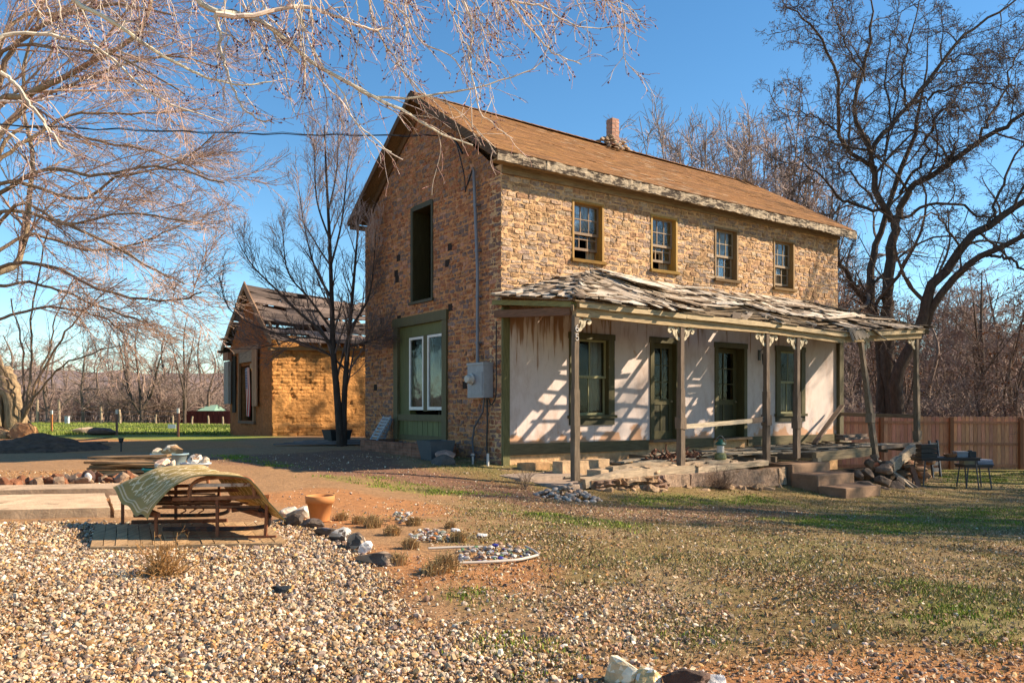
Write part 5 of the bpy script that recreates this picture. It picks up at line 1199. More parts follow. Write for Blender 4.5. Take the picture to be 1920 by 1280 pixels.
def scrub(seed, col):
    rng = np.random.default_rng(seed); root = thing('brush', '', 'brush', (0, 0, 0)); n = 46
    a = rng.uniform(0, 2 * pi, n); b = np.stack([rng.normal(0, 1.3, n), rng.normal(0, .6, n), np.full(n, -.1)], -1); h = rng.uniform(1.4, 3.6, n); o = rng.uniform(.2, 1.5, n)
    P0 = np.stack([b + np.stack([np.cos(a) * o * f ** 1.6, np.sin(a) * o * f ** 1.6, h * f * (1 - .18 * f)], -1) + rng.normal(size=(n, 3)) * .04 for f in np.linspace(0, 1, 7)], 1); R0 = np.linspace(.026, .010, 7)[None] * rng.uniform(.6, 1.4, (n, 1))
    q = grow(P0, R0, 7, .15, 1, .7, .5, .6, 5, .14, (0, 0, .02), rng, .011, lmin=.6); q2 = grow(*q, 5, .15, 1, .7, .5, .7, 4, .14, (0, 0, 0), rng, .009, lmin=.35)
    m = MB(); m.tubes(P0, R0, 4, cvar(col, n, rng, .3)); m.build('stems', M_bark, root); m = MB(); m.tubes(*q, 3, cvar(np.array(col) * 1.2, len(q[0]), rng, .3)); m.tubes(*q2, 3, cvar(np.array(col) * 1.3, len(q2[0]), rng, .3)); m.build('crown', M_twig, root)
    return root
used = set()
protos = {'vase': proto(9, 'vase', (.22, .165, .135), (.36, .27, .235)), 'fork': proto(1, 'fork', (.10, .072, .055), (.22, .155, .125)), 'round': proto(2, 'round', (.17, .125, .095), (.33, .24, .20)), 'thin': proto(3, 'thin', (.20, .15, .12), (.34, .25, .215)),
          'bush': proto(4, 'bush', (.22, .155, .12), (.34, .24, .20)), 'leafy': proto(5, 'thin', (.15, .10, .075), (.27, .185, .15), .05), 'fork2': proto(6, 'fork', (.10, .072, .055), (.22, .155, .13))}
def place_tree(kind, px, Y, h, label, group, rot=None, wide=1.0, lean=0.0):
    X = (px - 960) / F * Y; z = g1(X, Y) if Y < 70 else -.6
    o = protos[kind] if kind not in used else copy_tree(protos[kind]); used.add(kind)
    o.location = (X, Y, z - .1); s = h / 10; o.scale = (s * wide, s * wide, s); o.rotation_euler = (0, lean, RS.uniform(0, 6.28) if rot is None else rot)
    tag(o, label, 'tree', group)
G1 = 'bare trees beyond the meadow'
for i, (k, px, Y, h, w, lab) in enumerate([('fork', 265, 57, 8.6, 1.0, 'dark bare tree with leaning twin trunks at the middle of the meadow edge'), ('fork2', 346, 58, 8.8, .9, 'dark bare tree with a V shaped fork at the meadow edge, left of the shed'), ('round', 155, 57, 6.2, 1.0, 'small round crowned bare tree at the meadow edge, near the white utility box'),
        ('round', 310, 66, 8.2, 1.1, None), ('bush', 395, 62, 6.4, 1.3, 'pale bushy bare tree over the red barn beside the shed'), ('fork', 215, 72, 7.5, 1.0, None), ('bush', 60, 62, 6, 1.4, None), ('bush', 190, 64, 5.6, 1.5, None), ('bush', 330, 70, 6, 1.5, None), ('round', 105, 74, 8, 1.2, None), ('thin', 20, 70, 7.5, 1.5, None), ('bush', 260, 80, 6.5, 1.7, None), ('bush', 130, 82, 6.5, 1.7, None), ('fork2', 430, 74, 8.5, 1.1, None), ('thin', -40, 62, 8, 1.5, None), ('bush', 410, 84, 6.5, 1.8, None), ('bush', 350, 90, 7, 1.9, None), ('bush', 30, 86, 7, 1.9, None), ('bush', 205, 92, 7, 1.9, None), ('round', 480, 80, 8, 1.4, None), ('bush', 90, 60, 6.4, 1.4, None), ('bush', 235, 61, 6.2, 1.4, None), ('round', 375, 66, 8, 1.1, None), ('bush', 295, 61, 5.8, 1.5, None), ('bush', 165, 66, 6.6, 1.5, None), ('round', 240, 68, 8.4, 1.2, None), ('thin', 325, 75, 8, 1.7, None), ('bush', 10, 60, 7, 1.5, None), ('bush', 425, 66, 7, 1.4, None), ('round', 60, 78, 8, 1.3, None), ('thin', 180, 78, 8.4, 1.7, None), ('bush', 275, 95, 8, 1.9, None), ('bush', 375, 100, 8, 1.9, None), ('bush', 120, 100, 8, 1.9, None), ('bush', -110, 62, 7, 1.5, None), ('round', -190, 66, 8, 1.3, None), ('bush', -280, 64, 7, 1.6, None)]):
    place_tree(k, px, Y, h, lab or 'greyish pink bare tree in the crowded row beyond the meadow', G1, None, w)
G2 = 'bare trees behind the house roof'
for (k, px, Y, h, w, lab) in [('vase', 1262, 52, 20.5, .8, 'tall thin stemmed bare tree over the roof just right of the chimney'), ('vase', 1335, 50, 21.0, .8, 'tall thin stemmed bare tree over the roof with the highest top'), ('vase', 1390, 54, 19, .7, 'rounded bare crown over the middle of the roof edge'), ('vase', 1450, 50, 20.5, .85, 'broad fan shaped bare crown over the roof left of the great cottonwood'),
        ('fork', 1505, 48, 19, .7, 'spreading bare crown over the far end of the roof'), ('vase', 1415, 56, 22, .8, 'thin stemmed bare tree partly behind the fan shaped one over the roof'), ('thin', 1560, 46, 17, .8, 'thin stemmed bare tree just past the roof corner')]:
    place_tree(k, px, Y, h, lab, G2, None, w)
scr = [scrub(41, (.24, .175, .145)), scrub(42, (.28, .2, .165)), scrub(43, (.2, .145, .115))]; scn = 0
def place_scrub(px, Y, h, label, group):
    global scn
    X = (px - 960) / F * Y; o = scr[scn % 3] if scn < 3 else copy_tree(scr[scn % 3]); scn += 1
    o.location = (X, Y, g1(X, Y) if Y < 70 else -.6); s = h / 3; o.scale = (s * 1.3, s * 1.3, s); o.rotation_euler.z = RS.uniform(0, 6.28); tag(o, label, 'brush', group)
for i in range(15): place_scrub(-30 + i * 36 + RS.uniform(-12, 12), RS.uniform(59, 70), RS.uniform(1.8, 3.2), 'greyish brown brush in the tangle along the far edge of the meadow', 'brush along the far meadow edge')
for i in range(14): place_scrub(1560 + i * 36 + RS.uniform(-12, 12), RS.uniform(30.5, 38), RS.uniform(1.8, 3.0), 'bare tangled brush close behind the wooden fence', 'brush behind the wooden fence')
G3 = 'trees of the thicket behind the wooden fence'
r = np.random.default_rng(4)
place_tree('fork2', 1840, 34, 8.6, 'dark crooked bare tree standing close behind the wooden fence near its right end', G3, 1.0, 1.0)
for i in range(46):
    px = 1560 + (i + r.random()) / 46 * 520; Y = r.uniform(31, 60); k = ['thin', 'leafy', 'thin', 'bush', 'leafy', 'round'][r.integers(6)]
    if px < 1740 and r.random() < .6: k = 'leafy'
    h = r.uniform(4.8, 8.2) * (Y / 32) ** .8
    place_tree(k, px, Y, h, 'reddish thin stemmed tree with withered leaves in the thicket behind the fence' if k == 'leafy' else 'bare greyish brown tree in the thicket behind the fence', G3, None, r.uniform(.9, 1.4), r.uniform(-.12, .12))
# two more bare trees of the same yard stand outside the frame on the right; they shade the lawn and the far end of the house
G4 = 'bare yard trees beyond the right edge'
for (k, x, y, h, w) in [('fork2', 18.5, 11.0, 11, 1.3), ('cot', 25, 27.5, 8.5, 1.0), ('fork', 25, 22.9, 18, 1.0), ('cot', 23, 13.5, 7.5, 1.0), ('arch', 21, 9.5, 8, 1.0), ('cot', 30, 16, 9, 1.0)]:
    o = copy_tree({'cot': cot, 'arch': arch}.get(k) or protos[k]); o.location = (x, y, g1(x, y)); o.scale = (h / 10 * w, h / 10 * w, h / 10); o.rotation_euler.z = RS.uniform(0, 6); tag(o, 'bare yard tree beyond the right edge of the view', 'tree', G4)
# ------------------------------------------------------------------ yard objects
def rockthing(label, px, py, size, seed, col, col2=None, group=None, amp=.35, sub=3, flat=None, sink=.25, pos=None, rot=None, name='rock', cat='rock'):
    p = gnd(px, py) if pos is None else np.array(pos); mb = MB()
    mb.rock((0, 0, size[2] * (.5 - sink)), size, seed, max(sub, 3), amp, col, 1.9, .2, None, 0 if rot is None else rot, col2, cut=11)
    return tag(mb.build(name, M_rock, None, False, p), label, cat, group)
# glider bench under a green rug
gb = gnd(400, 1000); bench = thing('glider_bench', 'rusty steel glider bench frame lying under the green patterned rug', 'bench', gb)
def B_(x, y, z): return np.array([x - gb[0], y - gb[1], z - gb[2]])
z0 = gb[2]; ax = np.array([-.87, 1.15]) # axis running away from the view
RU = (.20, .075, .035)
fx0, fx1, fy = -3.20, -2.22, 7.28
for (x, dx) in ((fx0, 0), (fx0 + .55, 0), (fx1, .02)):
    for k in (0, 1):
        mb = MB(); o_ = ax * k * .95; mb.beam(B_(x + o_[0], fy + o_[1], z0 + .02), B_(x + dx + o_[0], fy + o_[1], z0 + (.40 if x > fx0 + .1 else .28)), .025, .025, RU, seg=2); mb.build('leg', M_rust, bench)
mb = MB()
for k in (0, .5, .95):
    o_ = ax * k; mb.beam(B_(fx0 + .15 + o_[0], fy + o_[1], z0 + .395), B_(fx1 + .04 + o_[0], fy + o_[1], z0 + .42), .028, .032, (.26, .11, .05), seg=3); mb.beam(B_(fx0 + .1 + o_[0], fy - .01 + o_[1], z0 + .035), B_(fx1 + .1 + o_[0], fy + o_[1], z0 + .05), .03, .04, RU)
for x in (fx0 + .02, fx1 - .02): mb.beam(B_(x, fy, z0 + .25), B_(x + ax[0] * .95, fy + ax[1] * .95, z0 + .25), .035, .045, RU)
for f_ in (0, .95):
    o_ = ax * f_; mb.tubes(spline([B_(-2.90 + o_[0], fy + o_[1], z0 + .40), B_(-2.89 + o_[0], fy + o_[1], .48), B_(-2.80 + o_[0], fy + o_[1], .55), B_(-2.62 + o_[0], fy + o_[1], .572), B_(-2.44 + o_[0], fy + o_[1], .57), B_(-2.34 + o_[0], fy + o_[1], .53), B_(-2.31 + o_[0], fy + o_[1], z0 + .42)], 30), np.full(30, .019), 8, (.30, .13, .06))
mb.beam(B_(fx0 + .3, fy, z0 + .52), B_(fx1 - .1, fy, z0 + .525), .025, .03, (.55, .46, .38)); mb.build('frame', M_rust, bench)
mb = MB(); r = np.random.default_rng(2)
for k in range(9): o_ = ax * (k / 8 * .92); mb.beam(B_(fx0 + .06 + o_[0], fy + o_[1], z0 + .33 - .03 * (k % 2)), B_(fx1 - .04 + o_[0], fy + o_[1], z0 + .33 - .03 * (k % 2)), .035, .012, np.array((.24, .12, .06)) * r.uniform(.4, 1.3))
for k in range(14): o_ = ax * r.uniform(0, .9); x = r.uniform(fx0 + .1, fx1 - .1); mb.tubes(spline([B_(x + o_[0], fy + o_[1], z0 + .25), B_(x + o_[0] + .05, fy + o_[1], z0 + .28), B_(x + o_[0], fy + o_[1] + .03, z0 + .3), B_(x + o_[0] - .04, fy + o_[1], z0 + .33)], 12), np.full(12, .006), 4, RU)
mb.build('spring_slats', M_rust, bench)
mb = MB()
for k in (0.1, .9): o_ = ax * k; mb.tubes(spline([B_(fx1 - .25 + o_[0], fy + o_[1], z0 + .28), B_(fx1 - .02 + o_[0], fy + o_[1], z0 + .30), B_(fx1 + .10 + o_[0], fy + o_[1], z0 + .2), B_(fx1 - .05 + o_[0], fy + o_[1], z0 + .12), B_(fx0 + .1 + o_[0], fy + o_[1], z0 + .11)], 24), np.full(24, .02), 7, (.05, .035, .03))
mb.build('runner', M_rust, bench)
# the rug
front = spline([(-3.21, .185), (-3.167, .276), (-3.096, .369), (-2.997, .477), (-2.898, .547), (-2.813, .589), (-2.672, .61), (-2.456, .61), (-2.33, .589), (-2.26, .533), (-2.203, .463), (-2.132, .362), (-2.062, .291), (-1.99, .214)], 90) - (0, z0)
back = spline([(-4.11, .337), (-3.98, .41), (-3.85, .475), (-3.685, .556), (-3.5, .597), (-3.355, .61), (-3.2, .598), (-3.08, .52), (-3.0, .42), (-2.93, .33), (-2.88, .26)], 90) - (0, z0)
nu, nv = 90, 110
Vv = np.linspace(0, 1, nv); G = np.zeros((nu, nv, 3))
for j, v in enumerate(Vv):
    c = front * (1 - v) + back * v; G[:, j, 0] = c[:, 0]; G[:, j, 1] = 7.13 + 1.22 * v + .0 * c[:, 0]; G[:, j, 2] = c[:, 1] + z0 - .0
uu = np.linspace(0, 1, nu)[:, None]
G[..., 2] += .022 * np.sin(Vv[None] * 15 + uu * 7) * (1 - uu) - .03 * np.sin(Vv[None] * pi) ** 2 * np.exp(-((uu - .5) / .25) ** 2) + .03 * np.sin(Vv[None] * pi * 2.2 + 1) * (uu < .5) * (.5 - uu) * 2 + .02 * n2(uu * 4 + Vv[None] * 0, Vv[None] * 4 + uu * 0, 1.0, 6)
G[..., 1] += .05 * (uu < .35) * (.35 - uu) * np.sin(Vv[None] * 9) * -1
U, V = np.meshgrid((np.arange(nu - 1) + .5) / (nu - 1), (np.arange(nv - 1) + .5) / (nv - 1), indexing='ij')
green, cream = np.array((.36, .245, .08)), np.array((.74, .56, .32))
su, sv = U * 7.0, V * 5.0
wv = np.abs(((sv + .5 * (np.floor(su) % 2)) % 1) - .5); d1 = np.abs((su % 1) - (.5 + .42 * np.cos(2 * pi * ((sv) % 1)))); d2 = np.abs((su % 1) - (.5 - .42 * np.cos(2 * pi * ((sv) % 1))))
lat = (np.minimum(d1, d2) < .075)
inn = (U > .10) & (U < .90) & (V > .09) & (V < .91); edge = np.minimum(np.minimum(U, 1 - U) * 1.3, np.minimum(V, 1 - V))
bord = ((edge > .028) & (edge < .042)) | ((edge > .062) & (edge < .075))
rc_ = np.where((lat & inn)[..., None], cream, green) ; rc_ = np.where(bord[..., None], cream * .85, rc_)
rc_ = rc_ * (1 + .06 * np.sin(V * 700))[..., None]
mb = MB(); mb.grid(G - gb, rc_.reshape(-1, 3)); G2 = G - (0, 0, .012); mb.grid(G2 - gb, (rc_ * (.95, .85, .6)).reshape(-1, 3))
for A_, B2_ in ((G[:, 0], G2[:, 0]), (G[:, -1], G2[:, -1]), (G[0], G2[0]), (G[-1], G2[-1])): mb.add(np.vstack([A_, B2_]) - gb, [[i, i + 1, len(A_) + i + 1, len(A_) + i] for i in range(len(A_) - 1)], (.26, .23, .10))
tag(mb.build('rug', M_cloth, None, True, gb), 'olive green outdoor rug with cream trellis pattern draped over the bench', 'rug')
# wooden pallet boards under the bench
p = gnd(340, 1010); mb = MB(); r = np.random.default_rng(6)
for k in range(16):
    a = np.array([-3.52 + k * .10, 6.86 + k * .014]); b = a + np.array([-.55, 1.15]); mb.beam((a[0] - p[0], a[1] - p[1], z0 + .035 + r.uniform(-.006, .006) - p[2]), (b[0] - p[0], b[1] - p[1], z0 + .045 - p[2]), .092, .03, np.array((.42, .26, .125)) * r.uniform(.7, 1.2), seg=4, j=.003)
mb.beam((-3.55 - p[0], 6.83 - p[1], z0 + .02 - p[2]), (-2.0 - p[0], 7.04 - p[1], z0 + .02 - p[2]), .05, .05, (.3, .2, .11), seg=4, j=.004)
tag(mb.build('wooden_platform', M_wy, None, False, p), 'low platform of short weathered boards under the bench', 'platform')
# concrete kerb and walk slabs
def slab(label, quad, h, col, group=None, name='concrete_slab', m=None):
    P = np.array([gnd(*q) for q in quad]); c = P.mean(0); nu_, nv_ = 26, 12
    U, V = np.meshgrid(np.linspace(0, 1, nu_), np.linspace(0, 1, nv_), indexing='ij'); U, V = U[..., None], V[..., None]
    G = (P[0] * (1 - U) + P[1] * U) * (1 - V) + (P[3] * (1 - U) + P[2] * U) * V; G[..., 2] = c[2] + h + .006 * n2(G[..., 0], G[..., 1], 3, 2)
    G[..., :2] += .012 * np.stack([n2(G[..., 0], G[..., 1], 5, 3), n2(G[..., 0], G[..., 1], 5, 4)], -1)
    mb = MB(); mb.grid(G - c, col); B2_ = G.copy(); B2_[..., 2] = c[2] - .12
    for A_, D_ in ((G[:, 0], B2_[:, 0]), (G[:, -1], B2_[:, -1]), (G[0], B2_[0]), (G[-1], B2_[-1])): mb.add(np.vstack([A_, D_]) - c, [[i, i + 1, len(A_) + i + 1, len(A_) + i] for i in range(len(A_) - 1)], np.array(col) * .8)
    return tag(mb.build(name, m or M_conc, None, False, c), label, 'concrete slab', group)
CC = (.62, .43, .265)
slab('long buff concrete walk slab along the left edge', [(-420, 976), (206, 970), (196, 939), (-420, 945)], .09, CC)
slab('short buff concrete slab ending beneath the rug corner', [(214, 970), (262, 968), (250, 939), (205, 939)], .08, CC)
slab('narrow concrete kerb strip at the left behind the walk slab', [(-420, 942), (232, 934), (224, 922), (-420, 932)], .12, (.50, .35, .22))
# row of broken crockery, bricks and stones behind the kerb
r = np.random.default_rng(15)
for i in range(30):
    px = 2 + i * 8.4 + r.uniform(-3, 3); br = r.random() < .5
    col = np.array((.24, .10, .05) if br else (.33, .22, .14)) * r.uniform(.5, 1.2)
    rockthing('small dark brick fragment in the row behind the concrete kerb' if br else 'small tan stone in the row behind the concrete kerb', px, 912 + r.uniform(-4, 3) - .04 * px, (r.uniform(.14, .30), r.uniform(.10, .2), r.uniform(.12, .24)), 300 + i, col, None, 'stones and brick bits behind the concrete kerb', .3, 2, .75 if br else None, name='brick_fragment' if br else 'stone', cat='brick' if br else 'rock')
p = gnd(166, 908); mb = MB(); mb.rock((0, 0, .11), (.2, .17, .22), 3, 3, .1, (.055, .035, .03), col2=(.09, .05, .04)); mb.rock((.03, -.075, .12), (.11, .05, .13), 9, 2, .3, (.75, .7, .62)); tag(mb.build('broken_jar', M_rock, None, True, p), 'dark round broken jar with white patch behind the kerb', 'jar')
# stack of boards, solar lamp, loose boards
p = gnd(240, 892); mb = MB(); r = np.random.default_rng(21)
for k in range(9):
    z = .04 + k * .033; a = r.uniform(-.3, .3); mb.beam((-.55 + r.uniform(-.1, .1), -.15 + .1 * (k % 3), z), (.55 + r.uniform(-.1, .15), .1 * (k % 3) - .1 + a, z + r.uniform(-.01, .03)), r.uniform(.15, .3), .028, np.array((.46, .28, .14)) * r.uniform(.4, 1.3), seg=4, j=.008)
tag(mb.build('board_stack', M_wx, None, False, p), 'untidy stack of brown boards beside the blue tubs', 'boards')
p = gnd(171, 834); mb = MB(); mb.beam((-.5, 0, .12), (.45, .1, .2), .5, .03, (.3, .17, .11), seg=3, j=.01); mb.beam((-.6, -.3, .06), (.5, -.2, .1), .3, .03, (.22, .13, .09), seg=3, j=.01); mb.rock((0, 0, .03), (.6, .4, .14), 4, 2, .2, (.12, .08, .06))
tag(mb.build('loose_boards', M_wx, None, False, p), 'two loose brown boards on the sunlit dirt beyond the earth pile', 'boards')
p = gnd(227, 846); st = thing('solar_lamp', 'small dark solar stake lamp standing behind the board stack', 'lamp', p); mb = MB(); mb.tubes([(0, 0, -.1), (0, 0, .22)], np.full(2, .018), 8, (.03, .03, .035)); mb.build('stake', M_plastic, st)
mb = MB(); mb.lathe([(0, .21), (.04, .22), (.055, .27), (.055, .30), (.075, .31), (.07, .33), (0, .335)], 14, col=(.03, .03, .035)); mb.build('lamp_head', M_plastic, st)
# tubs of rock
def tub(name, label, px, py, w, d, h, col, seed, oval=1.3, inset=.8, rocks=(), rim=.02):
    p = gnd(px, py); t = thing(name, label, 'tub', p); n = 28; a = np.arange(n) * 2 * pi / n
    prof = [(inset * .98, 0), (inset, .01), (1, h), (1 + rim / w * 2, h), (1 + rim / w * 2, h - .03), (.96, h - .02), (.90, h - .04), (0, h - .05)]
    mb = MB(); mb.grid(np.array([[[rr * w / 2 * np.sign(cos(q)) * abs(cos(q)) ** .7, rr * d / 2 * np.sign(sin(q)) * abs(sin(q)) ** .7, z] for rr, z in prof] for q in a]), col, True); mb.build('tub_body', M_plastic, t, True)
    return p
p = tub('plastic_tub', 'teal plastic tub holding one pinkish rock, nearest the rug', 300, 897, .50, .38, .17, (.02, .17, .17), 1)
rockthing('pinkish rock in the teal tub', 0, 0, (.30, .26, .24), 31, (.55, .36, .26), (.66, .55, .45), None, .35, pos=p + (.02, 0, .17)); rockthing('small pale upright rock at the teal tub rim', 0, 0, (.13, .11, .2), 32, (.6, .5, .38), None, None, .3, pos=p + (.21, 0, .18))
p = tub('plastic_tub', 'large grey blue plastic tub with a jagged white rock on top', 318, 878, .62, .45, .28, (.23, .33, .37), 2)
rockthing('jagged cream white rock on the grey blue tub', 0, 0, (.40, .30, .26), 33, (.68, .58, .44), (.36, .22, .12), None, .45, pos=p + (.05, 0, .29)); rockthing('small tan rock at the left rim of the grey blue tub', 0, 0, (.22, .2, .16), 34, (.58, .46, .33), None, None, .35, pos=p + (-.21, -.02, .26))
p = tub('planter_box', 'pale grey rectangular planter filled with white and brown rocks', 367, 884, .46, .32, .16, (.42, .46, .50), 3, rim=.03)
rockthing('white rock with brown stains in the pale planter', 0, 0, (.32, .28, .24), 35, (.70, .62, .52), (.3, .19, .12), None, .4, pos=p + (-.05, 0, .16)); rockthing('brown stained rock at the right end of the pale planter', 0, 0, (.2, .18, .18), 36, (.42, .32, .23), (.62, .55, .45), None, .4, pos=p + (.15, .02, .15))
# terracotta pot
p = gnd(600, 977); pot = thing('flower_pot', 'empty orange terracotta flower pot on the dirt', 'flower pot', p); mb = MB()
mb.lathe([(0, .005), (.098, .005), (.10, .01), (.136, .20), (.152, .20), (.158, .275), (.150, .282), (.142, .278), (.132, .2), (.11, .12), (0, .12)], 40, col=(.50, .215, .075)); mb.build('pot_body', M_clay, pot, True)
# rocks beside the pot and the white crusted driftwood row
rockthing('white pitted rock just left of the terracotta pot', 566, 972, (.34, .26, .22), 41, (.78, .72, .62), (.6, .48, .36), None, .35)
rockthing('flat pinkish rock between the rug and the white pitted rock', 545, 966, (.3, .2, .14), 42, (.6, .45, .33), (.72, .62, .5), None, .3)
G5 = 'dark white crusted rocks edging the gravel'
for i, (px, py, s, c2, lab) in enumerate([(556, 985, (.26, .22, .16), None, 'charcoal rock at the far end of the gravel edging row'), (585, 990, (.34, .2, .14), (.16, .12, .10), 'dark flaky rock in front of the terracotta pot'), (612, 1004, (.24, .2, .15), (.10, .10, .13), 'dark bluish rock second behind the long driftwood piece'), (640, 1014, (.36, .22, .17), (.48, .44, .39), 'grey rock with white crust along its top in the middle of the row'),
        (668, 1028, (.28, .22, .18), (.34, .25, .17), 'brown and black rock beside the bleached bone white one'), (686, 1036, (.17, .14, .13), (.78, .74, .68), 'bleached white pitted rock in the edging row'), (712, 1056, (.42, .25, .17), (.34, .24, .16), 'largest brown rock with white splash at the near end of the row')]):
    base = (.66, .61, .54) if i == 5 else (.10, .075, .058); rockthing(lab, px, py, s, 50 + i, base, c2, G5, .4, 3, rot=-.6)
# petrified wood rocks at the big tree, slab, dirt pile
rockthing('orange brown block of petrified wood by the left tree', 37, 822, (1.15, .8, .75), 61, (.48, .27, .12), (.26, .13, .06), None, .2, flat=.82)
rockthing('orange rock cut by the left picture edge', 2, 822, (.8, .6, .62), 62, (.46, .26, .12), (.24, .12, .06), None, .25, flat=.85)
rockthing('long pale flat stone near the wire fence', 174, 814, (1.9, .7, .5), 63, (.60, .44, .3), None, None, .2, flat=.8); rockthing('dark low rock right of the long pale stone', 198, 815, (1.3, .8, .5), 64, (.16, .11, .09), None, None, .3)
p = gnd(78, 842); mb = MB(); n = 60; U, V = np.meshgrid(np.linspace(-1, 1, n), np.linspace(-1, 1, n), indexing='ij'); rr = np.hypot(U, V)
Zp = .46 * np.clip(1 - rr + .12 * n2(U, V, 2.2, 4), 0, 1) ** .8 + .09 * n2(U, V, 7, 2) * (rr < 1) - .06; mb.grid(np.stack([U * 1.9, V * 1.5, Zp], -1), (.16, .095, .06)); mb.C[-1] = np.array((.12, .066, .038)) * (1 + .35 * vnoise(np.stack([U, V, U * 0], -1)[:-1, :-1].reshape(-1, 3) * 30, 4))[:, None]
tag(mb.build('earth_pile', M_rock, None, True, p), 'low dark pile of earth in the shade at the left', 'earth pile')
# dry shrub in front of the bench and weeds
def shrub(name, label, px, py, h, n, spread, col, seed, group=None, pos=None, cat='shrub', up=.05, rad=.004):
    p = gnd(px, py) if pos is None else np.array(pos); rng = np.random.default_rng(seed)
    a = rng.uniform(0, 2 * pi, n); t = rng.uniform(.1, spread, n); D = np.stack([np.cos(a) * np.sin(t), np.sin(a) * np.sin(t), np.cos(t)], -1); L = h * rng.uniform(.5, 1.2, n)
    P0 = np.stack([D * L[:, None] * f + rng.normal(size=(n, 3)) * .02 * h * f * 4 for f in np.linspace(0, 1, 6)], 1); P0[:, 0] = rng.normal(size=(n, 3)) * .03 * h * (1, 1, 0); P0[..., 2] = np.maximum(P0[..., 2], 0)
    R0 = np.linspace(rad, rad * .5, 6)[None] * rng.uniform(.6, 1.3, (n, 1)); q = grow(P0, R0, 5, .25, 1, .7, .45, .7, 4, .2, (0, 0, up), rng, rad * .4, lmin=h * .1)
    q2 = grow(*q, 2, .3, 1, .7, .5, .7, 3, .2, (0, 0, 0), rng, rad * .35, lmin=h * .05)
    mb = MB(); mb.tubes(P0, R0, 4, cvar(col, n, rng, .3)); mb.tubes(*q, 3, cvar(col, len(q[0]), rng, .3)); mb.tubes(*q2, 3, cvar(col, len(q2[0]), rng, .3))
    return tag(mb.build(name, M_twig, None, False, p), label, cat, group)
shrub('dry_shrub', 'dead orange brown shrub on the gravel in front of the bench', 305, 1082, .27, 70, 1.5, (.30, .155, .05), 5)
shrub('dry_shrub', 'dead dark twiggy shrub against the porch footing', 1352, 918, .45, 70, 1.2, (.13, .085, .06), 6); shrub('dry_shrub', 'sparse dead weeds in front of the broken stone slab', 985, 917, .4, 30, 1.2, (.22, .15, .10), 7)
# tufts of dry grass
G6 = 'tufts of dry grass on the dirt'
def tuft(px, py, h, n, col, seed, lab, sp=.9):
    p = gnd(px, py); rng = np.random.default_rng(seed); a = rng.uniform(0, 2 * pi, n); t = np.abs(rng.normal(0, .55, n)) * sp; D = np.stack([np.cos(a) * np.sin(t), np.sin(a) * np.sin(t), np.cos(t)], -1); L = h * rng.uniform(.5, 1.2, n)[:, None]
    b = np.stack([rng.normal(0, .25 * h, n), rng.normal(0, .25 * h, n), np.zeros(n)], -1); P = np.stack([b, b + D * L * .55 + (0, 0, .1 * h), b + D * L * (1, 1, .75)], 1); P[..., 2] = np.maximum(P[..., 2], 0)
    mb = MB(); mb.tubes(P, np.tile([.0035, .003, .0012], (n, 1)), 3, cvar(col, n, rng, .35)); tag(mb.build('grass_tuft', M_leaf, None, False, p), lab, 'grass tuft', G6)
for i, (px, py, h, lab) in enumerate([(700, 988, .20, 'dry tuft beside the heap of clear glass behind the edging rocks'), (735, 1003, .16, 'dark centred dry tuft between the glass heaps'), (672, 982, .14, 'small dry tuft right of the flower pot'), (775, 985, .15, 'dry tuft right of the first glass heap'), (770, 1028, .15, 'straw tuft behind the bleached white rock'), (833, 1072, .22, 'round straw tuft left of the framed glass bed'), (745, 1058, .14, 'straw tuft beside the near end of the rock row'), (860, 1015, .16, 'dry tuft between the two glass beds'), (812, 1076, .14, 'flat straw tuft on the orange dirt'), (640, 975, .13, 'low dry tuft between pot and glass heap'), (845, 990, .12, 'low dry tuft at the edge of the lawn')]):
    tuft(px, py, h * .78, 230, (.38, .25, .11), 500 + i, lab)
# heaps of glass bits
def glassbed(label, poly_, n, cols, seed, frame=None, hump=.03):
    P = poly(poly_); c = np.array([*P.mean(0), 0]); c[2] = g1(c[0], c[1]); rng = np.random.default_rng(seed); lo, hi = P.min(0), P.max(0); pts = rng.uniform(lo, hi, (n * 4, 2)); pts = pts[pdist(P, pts[:, 0], pts[:, 1]) > 0][:n]
    t = thing('glass_bed', label, 'glass pieces', c); mb = MB()
    for k, (x, y) in enumerate(pts): s = rng.uniform(.016, .05); mb.rock((x - c[0], y - c[1], s * .3 + g1(x, y) - c[2] + rng.uniform(0, hump)), (s * 1.5, s, s * .7), int(rng.integers(999)), 1, .4, np.array(cols[rng.integers(len(cols))]) * rng.uniform(.7, 1.1), rot=rng.uniform(0, 3))
    mb.build('glass_pieces', M_metal, t)['kind'] = 'stuff'
    if frame:
        for f_ in frame:
            Q = spline([gnd(*q) - c + (0, 0, .03) for q in f_], 20); fm_ = MB(); fm_.tubes(Q, np.full(20, .011), 8, (.45, .39, .33), True); fm_.build('edging', M_plastic, t)
GLC = [(.45, .44, .43), (.34, .32, .3), (.5, .45, .38), (.27, .2, .15), (.18, .2, .16), (.38, .3, .24)]
glassbed('heap of clear glass bits nearest the flower pot', [(735, 972), (765, 966), (775, 978), (745, 985)], 45, GLC, 1, hump=.08)
glassbed('middle heap of clear and amber glass bits on the dirt', [(765, 1005), (800, 996), (835, 1000), (850, 1012), (820, 1020), (775, 1018)], 90, GLC + [(.45, .16, .04), (.28, .14, .14)], 2)
glassbed('bed of coloured glass bits edged by white pipe', [(860, 1034), (960, 1024), (1005, 1046), (960, 1056), (865, 1058)], 130, GLC * 2 + [(.04, .04, .25), (.34, .2, .12), (.4, .26, .16), (.12, .22, .1)], 3, [[(803, 1034), (850, 1032), (905, 1031)], [(862, 1062), (930, 1059), (975, 1055), (1008, 1047)], [(985, 1030), (1000, 1038), (1010, 1046)]])
